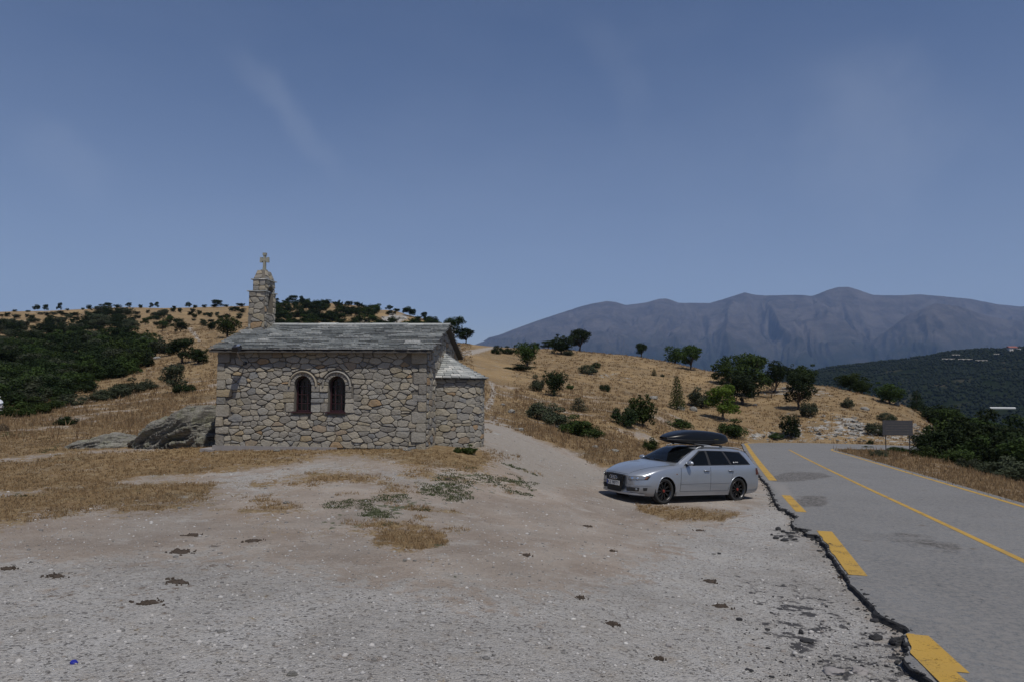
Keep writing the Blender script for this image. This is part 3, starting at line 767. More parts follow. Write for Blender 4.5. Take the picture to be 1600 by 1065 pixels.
for k in range(n0 - 1):
    for j in range(NA - 1): rf.append((k * NA + j, k * NA + j + 1, (k + 1) * NA + j + 1, (k + 1) * NA + j))
RV = np.array(rv)
road = mesh_obj('road', RV, np.array(rf), MT['asphalt'], smooth=False); tag(road, kind='structure')
rpx, rpy = project(RV[:, 0], RV[:, 1], RV[:, 2])
def st(poly, soft): return np.clip(.5 + seg_dist(rpx, rpy, poly) / (2 * soft), 0, 1)
stain = np.maximum.reduce([st([(1205, 745), (1235, 738), (1290, 740), (1298, 743), (1250, 750), (1210, 750)], 3), st([(1245, 780), (1262, 774), (1290, 776), (1290, 786), (1262, 790), (1250, 790)], 5) * .8,
                           st([(1350, 832), (1420, 836), (1500, 852), (1500, 862), (1430, 850), (1350, 842)], 9) * .5])
dusty = np.maximum(np.clip(1 - seg_dist(RV[:, 0], RV[:, 1], EL[:ib], False) * -1 / .5, 0, 1) * .55, st([(1185, 745), (1230, 750), (1262, 800), (1250, 815), (1200, 760)], 14) * .9)
set_col(road, 'stain', np.stack([np.clip(stain * 1.6, 0, 1), dusty, stain * 0, stain * 0 + 1], 1))
# crumbling side of the asphalt layer
ev = []; ef = []
for k, a in enumerate(EL[:ib + 6]):
    t_ = EL[min(k + 1, len(EL) - 1)] - EL[max(k - 1, 0)]; t_ = t_ / (np.linalg.norm(t_) + 1e-9); nn = np.array([-t_[1], t_[0]])
    z = float(plane(a[0], a[1]))
    w_ = .012 + .032 * rnd.random() * (1 + float(vnoise([k * .21], [0.], 3)[0]))
    for off, dz in ((0, TH - .012), (.012 + .01 * rnd.random(), TH - .028), (w_ * .6, .01), (w_ + .02, -.08)):
        p = a + nn * off; ev.append((p[0], p[1], z + dz))
for k in range(ib + 5):
    for j in range(3): ef.append((k * 4 + j, (k + 1) * 4 + j, (k + 1) * 4 + j + 1, k * 4 + j + 1))
tag(mesh_obj('road_edge', ev, ef, MT['asphalt_edge']), kind='structure')

def paint_mat():
    m, n, b = new_mat('yellow_paint')
    geo = N(n, 'ShaderNodeNewGeometry').outputs['Position']
    c = mixc(n, noise(n, geo, 5, 5), (.33, .195, .025), (.42, .26, .045))
    c = mixc(n, rng(n, noise(n, geo, 1.2, 6, .6), .50, .72, 0, .6), c, (.25, .175, .065))
    n.links.new(c, b.inputs['Base Color']); b.inputs['Roughness'].default_value = .75
    wear = rng(n, mth(n, 'ADD', mth(n, 'MULTIPLY', noise(n, geo, 38, 6, .8), .6), mth(n, 'MULTIPLY', noise(n, geo, 2.5, 5, .6), .4)), .545, .60, 1, .12)
    n.links.new(wear, b.inputs['Alpha'])
    return m
MT['paint'] = paint_mat()
EDGEPOLY = np.vstack([EL[:ib + 10], [EL[ib + 9] + np.array([8, 0.]), EL[0] + np.array([8, 0.])]])
def stripe(center, w, name='road_marking', lift=.004, clampe=False):
    c = np.array(center); t = np.gradient(c, axis=0); t /= np.linalg.norm(t, axis=1)[:, None] + 1e-9
    nn = np.stack([-t[:, 1], t[:, 0]], 1); v = []; f = []
    for k in range(len(c)):
        for s_ in (-1, 1):
            p = c[k] + nn[k] * s_ * w / 2
            if clampe:
                for _ in range(30):
                    if seg_dist([p[0]], [p[1]], EDGEPOLY)[0] > .02: break
                    p = p - nn[k] * s_ * .01
            v.append((p[0], p[1], float(plane(p[0], p[1])) + TH + lift))
        if k: f.append((2 * k - 2, 2 * k - 1, 2 * k + 1, 2 * k))
    return tag(mesh_obj(name, v, f, MT['paint']), kind='structure')
def sub(c, lo, hi): return c[(c[:, 1] >= lo) & (c[:, 1] <= hi)]
PL = lambda a, b: np.array(plane_hit(a, b, TH))
def dash(p0, p1, w, lift=.004):
    a, b = PL(*p0), PL(*p1); return stripe(np.array([a + (b - a) * t for t in np.linspace(0, 1, 26)]), w, lift=lift, clampe=True)
far_line = [PL(1208, 750), PL(1194, 733), PL(1181, 716), PL(1172, 703)] + [p for p in Lc if p[1] > 53.5 or p[0] > 20.5]
stripe(catmull(far_line, 6), .27)
dash((1228, 773), (1252, 799), .24)
dash((1288, 829), (1339, 898), .27)
dash((1409, 989), (1510, 1085), .23, .008)
dash((1431, 991), (1492, 1049), .23, .004)
dash((1510, 1085), (1640, 1208), .23, .008)
cA, cB = PL(1600, 876), PL(1331, 750.5)
dc = (cB - cA) / np.linalg.norm(cB - cA)
cl = [cA - dc * 16, cA, cA + (cB - cA) * .5, cB, PL(1262, 717), PL(1233, 702)]
stripe(catmull(cl, 8), .13)
rl = catmull([ra - dr * 26, ra - dr * 12, ra, ra + (rb - ra) * .5, rb] + [np.array(p) for p in right_line[5:]], 8)
stripe(rl, .15)

# ------------------------------------------------------------------ rubble masonry
def clip_half(poly, px, py, nx, ny):
    """keep the part of the polygon where (p - (px,py)) . n <= 0"""
    out = []; L = len(poly)
    for i in range(L):
        a = poly[i]; b = poly[(i + 1) % L]
        da = (a[0] - px) * nx + (a[1] - py) * ny; db = (b[0] - px) * nx + (b[1] - py) * ny
        if da <= 0: out.append(a)
        if (da < 0 < db) or (db < 0 < da):
            t = da / (da - db); out.append((a[0] + (b[0] - a[0]) * t, a[1] + (b[1] - a[1]) * t))
    return out
def rubble(x0, x1, z0, z1, rr, cw_=.245, ch=.138, circ=(), rects=(), extra=None):
    """irregular stones for a wall face: power-diagram cells in rows, kept clear of openings"""
    sites = []; z = z0; row = 0
    while z < z1 - .02:
        h = ch * rr.uniform(.72, 1.28); h = min(h, z1 - z)
        if z1 - z - h < .07: h = z1 - z
        x = x0 + rr.uniform(-.1, .0)
        while x < x1:
            w = cw_ * rr.choice([.62, .8, 1, 1.05, 1.3, 1.6]) * rr.uniform(.85, 1.15)
            if h > .17 and rr.random() < .25:      # two thin stones stacked
                sites.append((x + w / 2, z + h * .27, -.003)); sites.append((x + w / 2 + rr.uniform(-.04, .04), z + h * .76, -.003))
            else: sites.append((x + w / 2 + rr.uniform(-.05, .05), z + h / 2 + rr.uniform(-.055, .055), rr.uniform(-.010, .014)))
            x += w
        z += h; row += 1
    A_ = 1.38
    cells = []
    for i, (sx, sz, w) in enumerate(sites):
        if not (x0 < sx < x1 and z0 < sz < z1): continue
        poly = [(x0, z0), (x1, z0), (x1, z1), (x0, z1)]
        poly = [(max(x0, sx - .5), max(z0, sz - .35)), (min(x1, sx + .5), max(z0, sz - .35)), (min(x1, sx + .5), min(z1, sz + .35)), (max(x0, sx - .5), min(z1, sz + .35))]
        for j, (qx, qz, w2) in enumerate(sites):
            if j == i or abs(qx - sx) > 1.0 or abs(qz - sz) > .6: continue
            nx, nz = (qx - sx) / A_, (qz - sz) * A_     # metric stretched so cells lie flat
            L2 = ((qx - sx) / A_) ** 2 + ((qz - sz) * A_) ** 2
            t = .5 + (w - w2) / (2 * L2) if L2 > 1e-6 else .5
            t = min(max(t, .2), .8)
            # bisector in stretched space, expressed back in x,z
            poly = clip_half(poly, sx + (qx - sx) * t, sz + (qz - sz) * t, nx / A_, nz * A_)
            if len(poly) < 3: break
        ok = len(poly) >= 3
        if ok:
            for cx, cz, R in circ:
                d = math.hypot(sx - cx, sz - cz)
                if sz > cz - .06 and d < R + .35:
                    if d < R * .93: ok = False; break
                    ux, uz = (sx - cx) / d, (sz - cz) / d
                    poly = clip_half(poly, cx + ux * R, cz + uz * R, -ux, -uz)
            for ax, az, bx, bz in rects:
                if not ok: break
                if ax - .5 < sx < bx + .5 and az - .3 < sz < bz + .3:
                    ins = ax < sx < bx and az < sz < bz
                    pen = [(sx - ax, 'l'), (bx - sx, 'r'), (sz - az, 'b'), (bz - sz, 't')]
                    if ins and min(p[0] for p in pen) > .07: ok = False; break
                    inter = [p for p in poly if ax < p[0] < bx and az < p[1] < bz]
                    over = ins or inter or (sx < ax and az < sz < bz) or (sx > bx and az < sz < bz) or (ax < sx < bx)
                    if not over: continue
                    cand = []
                    cand.append((sx - ax, (ax, sz, 1, 0))); cand.append((bx - sx, (bx, sz, -1, 0))); cand.append((sz - az, (sx, az, 0, 1))); cand.append((bz - sz, (sx, bz, 0, -1)))
                    c_ = min(cand, key=lambda q: q[0])[1]
                    poly = clip_half(poly, *c_)
            if extra is not None: poly = extra(poly, sx, sz) if ok else poly
        if ok and len(poly) >= 3: cells.append(poly)
    return cells
def shape_stone(poly, rr, gap=.005, dep=.03, bevel=.012, keepsquare=False):
    """cell outline -> rounded stone: verts (x, out, z) and faces"""
    cx = sum(p[0] for p in poly) / len(poly); cz = sum(p[1] for p in poly) / len(poly)
    ar = abs(sum(poly[i][0] * poly[(i + 1) % len(poly)][1] - poly[(i + 1) % len(poly)][0] * poly[i][1] for i in range(len(poly)))) / 2
    if ar < .004: return None
    # drop tiny sides
    q = []
    for p in poly:
        if not q or math.hypot(p[0] - q[-1][0], p[1] - q[-1][1]) > .025: q.append(p)
    if len(q) < 3: return None
    n = len(q); ins = []
    for i in range(n):
        a, b = q[i], q[(i + 1) % n]; L = math.hypot(b[0] - a[0], b[1] - a[1]) + 1e-9
        ins.append(((a[0] + b[0]) / 2, (a[1] + b[1]) / 2, (b[1] - a[1]) / L, -(b[0] - a[0]) / L))
    sgn = 1 if (ins[0][0] - cx) * ins[0][2] + (ins[0][1] - cz) * ins[0][3] > 0 else -1
    p_ = q
    g = gap * rr.uniform(.7, 1.5)
    for mx_, mz_, nx, nz in ins: p_ = clip_half(p_, mx_ - nx * sgn * g, mz_ - nz * sgn * g, nx * sgn, nz * sgn)
    if len(p_) < 3: return None
    out = []
    r_ = .10 if keepsquare else rr.choice([.14, .18, .24])
    for i in range(len(p_)):
        a, b = p_[i], p_[(i + 1) % len(p_)]
        out.append((a[0] * (1 - r_) + b[0] * r_, a[1] * (1 - r_) + b[1] * r_)); out.append((a[0] * r_ + b[0] * (1 - r_), a[1] * r_ + b[1] * (1 - r_)))
    if sgn < 0: pass
    out = [(x + rr.uniform(-.004, .004), z + rr.uniform(-.004, .004)) for x, z in out]
    m_ = len(out); d = dep * rr.uniform(.55, 1.3); tx, tzz = rr.uniform(-.07, .07), rr.uniform(-.10, .06)
    v = []
    for x, z in out: v.append((x, -.012, z))
    for x, z in out: v.append((x, d * .55, z))
    for x, z in out:
        L = math.hypot(x - cx, z - cz) + 1e-9; k = max(.3, 1 - bevel / L)
        v.append((cx + (x - cx) * k, d + (x - cx) * tx + (z - cz) * tzz, cz + (z - cz) * k))
    v.append((cx, d * 1.12, cz))
    f = []
    for ring in (0, 1):
        for i in range(m_):
            a, b = ring * m_ + i, ring * m_ + (i + 1) % m_; f.append((a, b, b + m_, a + m_))
    for i in range(m_): f.append((2 * m_ + i, 2 * m_ + (i + 1) % m_, 3 * m_))
    if sgn > 0:
        pass
    return v, f, ar, (cx, cz)

# ------------------------------------------------------------------ chapel
TH_C = math.radians(5.4)
LC, WC = 5.87, 4.8
CH0 = Vector((-8.12, 19.45, .0))
UX, UY = math.cos(TH_C), -math.sin(TH_C)
Z0, ZE = .42, 3.06
chapel = empty('chapel', (CH0.x, CH0.y, 0), -TH_C)
tag(chapel, 'small stone chapel with slate roof, bell gable and two arched windows', 'chapel')
RDG = WC / 2; SL = .335
ZR = ZE + (RDG + .22) * SL
wins = [(2.45, .235), (3.40, .235)]
SILL, SPR, RV_, RM = 1.42, 2.15, .350, .405
# walls with real window openings
outer = [Vector((0, 0, Z0 - .5)), Vector((LC, 0, Z0 - .5)), Vector((LC, 0, ZE)), Vector((0, 0, ZE))]
holes = []
for u, r in wins:
    h = [Vector((u - r, 0, SILL)), Vector((u + r, 0, SILL))] + [Vector((u + r * math.cos(t), 0, SPR + r * math.sin(t))) for t in np.linspace(0, math.pi, 15)]
    holes.append(h)
allv = [v for l in [outer] + holes for v in l]
tri = tessellate_polygon([outer] + holes)
w = MB(); w.add(allv, [tuple(t) for t in tri])
for h in holes:
    k = len(h); w.add([v for v in h] + [v + Vector((0, .24, 0)) for v in h], [(i, (i + 1) % k, (i + 1) % k + k, i + k) for i in range(k)])
w.add([(LC, 0, Z0 - .5), (LC, WC, Z0 - .5), (LC, WC, ZE), (LC, RDG, ZE + RDG * SL + .02), (LC, 0, ZE)], [(0, 1, 2, 3, 4)])
w.add([(0, 0, Z0 - .5), (0, WC, Z0 - .5), (0, WC, ZE), (0, RDG, ZE + RDG * SL + .02), (0, 0, ZE)], [(4, 3, 2, 1, 0)])
w.add([(0, WC, Z0 - .5), (LC, WC, Z0 - .5), (LC, WC, ZE), (0, WC, ZE)], [(0, 1, 2, 3)])
wall = w.build('wall', MT['mortar'], chapel)
pl = MB(); pl.box((LC * .29, .0, Z0 - .03), (LC * .58 + .1, .13, .17)); pl.box((LC * .66 + .3, .02, Z0 - .07), (LC * .42, .11, .10))
pl.build('plinth', MT['concrete'], chapel)

rr = random.Random(21)
named = []      # (area, verts, faces, parent key)
rest = MB()
def flat_map(v): return (v[0], -v[1], v[2])
def put(cells, mapper, key, sq=False, dep=.030, named_ok=True, gap=.006):
    for c in cells:
        s = shape_stone(c, rr, dep=dep, keepsquare=sq, gap=gap)
        if s is None: continue
        v, f, ar, _ = s; vv_ = [mapper(p) for p in v]
        a, b, c2 = Vector(vv_[f[-1][0]]), Vector(vv_[f[-1][1]]), Vector(vv_[f[-1][2]])
        named.append((ar if named_ok else 0, vv_, f, key))
# quoins at both ends of the long wall
def quoins(x, sgn, z0, z1):
    out = []; z = z0; k = 0
    while z < z1 - .05:
        h = min(rr.uniform(.19, .34), z1 - z)
        if z1 - z - h < .1: h = z1 - z
        w_ = (.40 if k % 2 else .25) * rr.uniform(.85, 1.15)
        a, b = (x, x + w_ * sgn); a, b = min(a, b), max(a, b)
        out.append([(a, z), (b, z), (b, z + h), (a, z + h)]); z += h; k += 1
    return out
ZT = ZE - .02
qr = quoins(LC, -1, Z0, ZT); ql = quoins(0, 1, Z0 + .05, ZT)
def clipq(poly, sx, sz):
    for q, s_ in ((qr, 1), (ql, -1)):
        for c in q:
            zlo, zhi = c[0][1], c[2][1]; e = min(p[0] for p in c) if s_ > 0 else max(p[0] for p in c)
            if zlo <= sz < zhi:
                if (sx - e) * s_ > -.03: return []
                poly = clip_half(poly, e, sz, s_, 0)
    return poly
jambs = []
for u, r in wins:
    pass
def rects_for():
    out = []
    for u, r in wins: out.append((u - r - .0, SILL - .09, u + r + .0, SPR))
    return out
# squared stones beside the windows
jz = [1.40, 1.66, 1.78, 1.95, 2.135]
jb = []
for k in range(len(jz) - 1):
    a, b = jz[k], jz[k + 1]
    l = wins[0][0] - .235; r_ = wins[1][0] + .235; m0 = wins[0][0] + .235; m1 = wins[1][0] - .235; mid = (m0 + m1) / 2 + rr.uniform(-.06, .06)
    if b - a > .15: jb += [[(m0, a), (mid, a), (mid, b), (m0, b)], [(mid, a), (m1, a), (m1, b), (mid, b)]]
    else: jb += [[(m0, a), (m0 + .37, a), (m0 + .37, b), (m0, b)], [(m0 + .37, a), (m1, a), (m1, b), (m0 + .37, b)]]
    wl = rr.uniform(.2, .36); wr_ = rr.uniform(.16, .3)
    jb += [[(l - wl, a), (l, a), (l, b), (l - wl, b)], [(r_, a), (r_ + wr_, a), (r_ + wr_, b), (r_, b)]]
rects = rects_for() + [(wins[0][0] - .235 - .28, 1.40, wins[1][0] + .235 + .23, 2.16)]
cells = rubble(0, LC, Z0 + .03, ZT, rr, circ=[(u, SPR, RM + .005) for u, r in wins], rects=rects, extra=clipq)
put(cells, flat_map, 'wall', dep=.034)
put(qr + ql, flat_map, 'wall', sq=True, dep=.045)
put(jb, flat_map, 'wall', sq=True, dep=.036, gap=.006)
# east gable above and beside the apse
def gmap(v): return (LC + v[1], v[0], v[2])
def gext(poly, sx, sz):
    poly = clip_half(poly, RDG, ZE + RDG * SL - .04, SL, 1) if sx >= RDG else clip_half(poly, RDG, ZE + RDG * SL - .04, -SL, 1)
    return poly
put(rubble(.02, WC - .02, Z0, ZE + RDG * SL, rr, .28, .17, extra=gext), gmap, 'wall', named_ok=False)
put(rubble(.02, WC - .02, Z0, ZE + RDG * SL, rr, .34, .21, extra=gext), lambda v: (-v[1], v[0], v[2]), 'wall', named_ok=False)
put(rubble(0, LC, Z0, ZT, rr, .36, .22), lambda v: (v[0], WC + v[1], v[2]), 'wall', named_ok=False)

# windows: hood moulding, arch stones, barred maroon frame, sill
for wi, (u, r) in enumerate(wins):
    wd = MB()
    wd.add([(u - r, .235, SILL), (u + r, .235, SILL), (u + r, .235, SPR), (u - r, .235, SPR)] + [(u + r * math.cos(t), .235, SPR + r * math.sin(t)) for t in np.linspace(0, math.pi, 14)][1:-1], [(0, 1, 2) + tuple(range(4, 16)) + (3,)])
    win = wd.build('window', MT['dark_room'], chapel)
    fr = MB()
    for x in (-r + .022, r - .022): fr.box((u + x, .17, (SILL + SPR) / 2), (.04, .05, SPR - SILL))
    pts = [(u + (r - .022) * math.cos(t), .17, SPR + (r - .022) * math.sin(t)) for t in np.linspace(0, math.pi, 13)]
    fr.tube(pts, .024, 6); fr.box((u, .17, SILL + .02), (2 * r, .05, .04))
    for x in (-.085, .085): fr.box((u + x, .15, (SILL + SPR + .1) / 2), (.018, .02, SPR - SILL + .1))
    for z in (SILL + .22, SILL + .46, SILL + .68): fr.box((u, .14, z), (2 * r - .05, .012, .014))
    fr.build('frame', MT['maroon'], win)
    MB().box((u - .01, .06, SILL - .017), (2 * r + .1, .26, .034)).build('sill', MT['maroon'], win)
    sl = MB().box((u, .0, SILL - .085), (2 * r + .05, .012, .1)); sl.build('sill_bed', MT['mortar'], win)
    # voussoirs
    k_ = 11
    for k in range(k_):
        t0, t1 = math.pi * k / k_ + .02, math.pi * (k + 1) / k_ - .02
        v = []
        for rad_ in (r + .004, RV_ - .004):
            for t in np.linspace(t0, t1, 4):
                for d in (.05, -.034 - .008 * math.sin(k * 7.3)): v.append((u + rad_ * math.cos(t), d, SPR + rad_ * math.sin(t)))
        f = []
        for q in range(3):
            a, b = q * 2, 8 + q * 2
            f += [(a + 1, a + 3, b + 3, b + 1), (a, a + 1, a + 3, a + 2)[::-1], (b, b + 1, b + 3, b + 2)]
        f += [(0, 1, 9, 8), (6, 7, 15, 14)[::-1]]
        mesh_obj('arch_stone', v, f, MT['stone'], win)
    hm = MB(); pts = [(u + .378 * math.cos(t), -.05, SPR - .03 + .005 + .378 * math.sin(t)) for t in np.linspace(-.06, math.pi + .06, 22)]
    hm.tube(pts, .028, 6); hm.build('hood_moulding', MT['stone'], win)

# roof: boarding, ridge slab, slates laid in rows with ragged ends
OV, OE = .22, .15
rb_ = MB(); t_ = .05
for s_ in (1, -1):
    yv = -OV if s_ > 0 else WC + OV
    rb_.add([(-OE, yv, ZE - .0), (LC + OE, yv, ZE), (LC + OE, RDG, ZR - .0), (-OE, RDG, ZR), (-OE, yv, ZE - t_), (LC + OE, yv, ZE - t_), (LC + OE, RDG, ZR - t_), (-OE, RDG, ZR - t_)],
            [(0, 1, 2, 3), (7, 6, 5, 4), (0, 4, 5, 1), (1, 5, 6, 2), (3, 7, 4, 0)])
roof = rb_.build('roof', plain('roof_boarding', (.06, .055, .05), .9), chapel)
def slate_geo(w_, d_, th_, r_, lift=0.):
    # local: x along the eave, y up the slope, z out; front edge is broken, not straight
    n = 4; v = []
    ex = [(-w_ / 2 + w_ * i / n, r_.uniform(-.012, .012)) for i in range(n + 1)]
    for x, e in ex: v.append((x, e, th_ + lift))
    for x, e in ex: v.append((x, e + .006, lift))
    v += [(w_ / 2, d_, 0.0 + th_ * .4), (-w_ / 2, d_, 0.0 + th_ * .4)]
    f = [tuple(range(n + 1)) + (2 * n + 2, 2 * n + 3)] + [(i, i + 1, n + 2 + i, n + 1 + i)[::-1] for i in range(n)] + [(n, 2 * n + 2, 2 * n + 1), (0, n + 1, 2 * n + 3)]
    return v, f
protos = []
for k in range(26):
    me = bpy.data.meshes.new('slate'); g = slate_geo(1, .28, .030 * rr.uniform(.7, 1.3), rr); me.from_pydata([tuple(x) for x in g[0]], [], [tuple(x) for x in g[1]]); me.materials.append(MT['slate']); protos.append(me)
nsl = 0
backs = MB()
rows = 18; sl_len = math.hypot(RDG + OV, ZR - ZE); ang_ = math.atan2(ZR - ZE, RDG + OV)
for side in (1, -1):
    for row in range(rows):
        s0 = sl_len * row / rows - .03
        x = -OE - rr.uniform(0.02, .05)
        while x < LC + OE + .0:
            w_ = rr.choice([.18, .26, .34, .42, .56]) * rr.uniform(.85, 1.15); w_ = min(w_, LC + OE + .04 - x)
            if w_ < .12: w_ = .14
            cx = x + w_ / 2; s1 = s0 + rr.uniform(-.008, .008)
            yy = -OV + s1 * math.cos(ang_); zz = ZE + s1 * math.sin(ang_) + .035
            tilt = ang_ - .30 + rr.uniform(-.015, .015)
            if side > 0:
                if nsl < 300:
                    o = bpy.data.objects.new('slate', protos[rr.randrange(26)]); link(o, roof)
                    o.location = (cx, yy, zz + .012); o.rotation_euler = (tilt, rr.uniform(-.012, .012), rr.uniform(-.02, .02)); o.scale = (w_ - .008, 1, 1); nsl += 1
                else:
                    g = slate_geo(w_ - .008, .28, .028, rr); R_ = Matrix.Rotation(tilt, 3, 'X'); backs.add([R_ @ Vector(p) + Vector((cx, yy, zz + .012)) for p in g[0]], g[1])
            else:
                g = slate_geo(w_ - .008, .28, .028, rr); R_ = Matrix.Rotation(math.pi, 3, 'Z') @ Matrix.Rotation(tilt, 3, 'X')
                backs.add([R_ @ Vector(p) + Vector((cx, WC - yy, zz + .012)) for p in g[0]], g[1])
            x += w_
x = -OE
while x < LC + OE:
    w_ = min(rr.uniform(.4, .7), LC + OE + .03 - x)
    backs.box((x + w_ / 2, RDG - .05, ZR + .055 + rr.uniform(-.006, .006)), (w_ - .01, .26, .03), Matrix.Rotation(.25, 3, 'X')); backs.box((x + w_ / 2, RDG + .1, ZR + .045), (w_ - .01, .22, .03), Matrix.Rotation(-.3, 3, 'X')); x += w_
tag(backs.build('slate_rows', MT['slate'], roof), kind='stuff')

# apse: half round, with half-cone slate roof
AR, AY, AZ = 1.2, 2.4, 2.36
ap = MB(); na = 25
av = [(LC + (AR) * math.sin(t), AY - (AR) * math.cos(t), z) for z in (Z0 - .6, AZ) for t in np.linspace(0, math.pi, na)]
ap.add(av, [(i, i + 1, i + 1 + na, i + na) for i in range(na - 1)])
apse = ap.build('apse', MT['mortar'], chapel)
def amap(v):
    t = v[0] / AR; R_ = AR + v[1]; return (LC + R_ * math.sin(t), AY - R_ * math.cos(t), v[2])
ac = rubble(0, AR * math.pi, Z0 - .08, AZ - .02, rr, .25, .16)
for c in ac:
    s = shape_stone(c, rr, dep=.034)
    if s: named.append((s[2] if s[3][0] < AR * 1.6 else 0, [amap(p) for p in s[0]], s[1], 'apse'))
APX = 3.13
cone = MB(); nn_ = 25; OA = .13
cone.add([(LC + (AR + OA) * math.sin(t), AY - (AR + OA) * math.cos(t), AZ - .03) for t in np.linspace(-.05, math.pi + .05, nn_)] + [(LC - .05, AY, APX - .02)], [(i, i + 1, nn_) for i in range(nn_ - 1)])
cone.add([(LC + (AR + OA) * math.sin(t), AY - (AR + OA) * math.cos(t), AZ - .03) for t in np.linspace(0, math.pi, nn_)] + [(LC, AY, AZ - .035)], [(i + 1, i, nn_) for i in range(nn_ - 1)])
aroof = cone.build('apse_roof', plain('roof_boarding_b', (.06, .055, .05), .9), chapel)
asl = MB(); rws = 12
for row in range(rws):
    q = row / rws; R_ = (AR + OA + .02) * (1 - q) ; z = AZ - .01 + (APX - AZ) * (1 - (1 - q) ** .88)
    Rn = (AR + OA + .02) * (1 - (row + 1.3) / rws); zn = AZ + (APX - AZ) * (1 - (1 - min(1, (row + 1.3) / rws)) ** .88)
    Rn = max(Rn, .01)
    t = -.04
    while t < math.pi + .04:
        dt = rr.uniform(.16, .34) / max(R_, .2); dt = min(dt, .6); t1 = min(t + dt, math.pi + .08)
        j = rr.uniform(-.012, .012); v = []
        for tt in (t + .006, (t + t1) / 2, t1 - .006):
            rj = R_ + j + rr.uniform(-.008, .008)
            v += [(LC + rj * math.sin(tt), AY - rj * math.cos(tt), z + .055), (LC + rj * math.sin(tt), AY - rj * math.cos(tt), z + .024), (LC + Rn * math.sin(tt), AY - Rn * math.cos(tt), zn + .002)]
        asl.add(v, [(0, 3, 5, 2)[::-1], (3, 6, 8, 5)[::-1], (0, 1, 4, 3), (3, 4, 7, 6)]); t = t1
tag(asl.build('slate_rows', MT['slate'], aroof), kind='stuff')

# bell gable over the west end
BU0, BU1, BV0, BV1 = 0.0, .50, 1.72, 2.46
bel = MB()
zb = ZE + 1.2 * SL
OA0, OA1, OZ0, OZ1 = BV0 + .24, BV1 - .17, 4.30, 5.10   # opening
L1, L2, LT = 4.93, 5.30, 5.60
oc, orad = (OA0 + OA1) / 2, (OA1 - OA0) / 2
def prism(mb, prof, u0_, u1_):   # profile in (v, z) pushed along u
    k = len(prof); mb.add([(u0_, a, b) for a, b in prof] + [(u1_, a, b) for a, b in prof], [tuple(range(k))[::-1], tuple(range(k, 2 * k))] + [(i, (i + 1) % k, (i + 1) % k + k, i + k) for i in range(k)])
prism(bel, [(BV0, 3.5), (BV1, 3.5), (BV1, OZ0), (BV0, OZ0)], BU0, BU1)
prism(bel, [(BV0, OZ0), (OA0, OZ0), (OA0, L1), (BV0, L1)], BU0, BU1)
prism(bel, [(OA1, OZ0), (BV1, OZ0), (BV1, L1), (OA1, L1)], BU0, BU1)
U2, U3, V2, V3 = BU0 + .09, BU1 - .02, BV0 + .05, BV1 - .05
arcp = [(oc + orad * math.cos(t), 4.96 + orad * math.sin(t)) for t in np.linspace(math.pi, 0, 9)]
prism(bel, [(V2, L1), (OA0, L1)] + arcp + [(OA1, L1), (V3, L1), (V3, L2), (V2, L2)], U2, U3)
bel.add([(U2, V2, L2), (U3, V2, L2), (U3, V3, L2), (U2, V3, L2), (U2 + .08, V2 + .1, LT), (U3 - .08, V2 + .1, LT), (U3 - .08, V3 - .1, LT), (U2 + .08, V3 - .1, LT)], [(4, 5, 6, 7), (0, 1, 5, 4), (1, 2, 6, 5), (2, 3, 7, 6), (3, 0, 4, 7)])
belfry = bel.build('bell_gable', MT['mortar'], chapel)
rr = random.Random(5)
def bput(x0, x1, z0, z1, mp, **k):
    if x1 - x0 < .05: return
    put(rubble(x0, x1, z0, z1, rr, .21, .15, **k), mp, 'bell_gable', dep=.022, gap=.007)
bput(BU0, BU1, 3.55, L1, lambda v: (v[0], BV0 - v[1], v[2]))
bput(U2, U3, L1 + .03, L2, lambda v: (v[0], V2 - v[1], v[2]))
bput(U2, U3, L2 + .03, LT, lambda v: (v[0] * 1., V2 - v[1] + (v[2] - L2) * .33, v[2]), extra=lambda p, a, b: clip_half(clip_half(p, U2, L2, -1, .27), U3, L2, 1, .27))
bput(BV0, BV1, 3.6, OZ0, lambda v: (BU1 + v[1], v[0], v[2]))
bput(BV0, OA0, OZ0, L1, lambda v: (BU1 + v[1], v[0], v[2])); bput(OA1, BV1, OZ0, L1, lambda v: (BU1 + v[1], v[0], v[2]))
bput(V2, V3, L1 + .03, L2, lambda v: (U3 + v[1], v[0], v[2]), circ=[(oc, 4.96, orad)])
bput(V2, V3, L2 + .03, LT, lambda v: (U3 + v[1] - (v[2] - L2) * .27, v[0], v[2]), extra=lambda p, a, b: clip_half(clip_half(p, V2, L2, -1, .33), V3, L2, 1, .33))
bput(BV0, BV1, 3.6, OZ0, lambda v: (BU0 - v[1], v[0], v[2]))
lg = MB()
for z, a, b, c_, d, holes_ in ((L1, BU0 - .06, BU1 + .05, BV0 - .05, OA0, 0), (L1, BU0 - .06, BU1 + .05, OA1, BV1 + .05, 0), (L2, U2 - .06, U3 + .06, V2 - .05, V3 + .05, 0)):
    x = a
    while x < b - .01:
        w_ = min(rr.uniform(.18, .3), b - x); lg.box((x + w_ / 2, (c_ + d) / 2, z + .012 + rr.uniform(-.004, .004)), (w_ - .006, d - c_ + rr.uniform(-.02, .02), .028)); x += w_
lg.build('ledge_slab', MT['slate'], belfry)
cr = MB(); cu, cv = (U2 + U3) / 2, (V2 + V3) / 2
cr.box((cu, cv, LT + .27), (.085, .08, .56), taper=.75); cr.box((cu, cv, LT + .355), (.22, .075, .085))
for s_ in (-1, 1): cr.box((cu + s_ * .105, cv, LT + .355), (.075, .085, .155), taper=.8)
cr.box((cu, cv, LT + .53), (.105, .085, .08)); cr.box((cu, cv, LT + .02), (.16, .14, .05))
cr.build('cross', MT['lichen'], belfry)
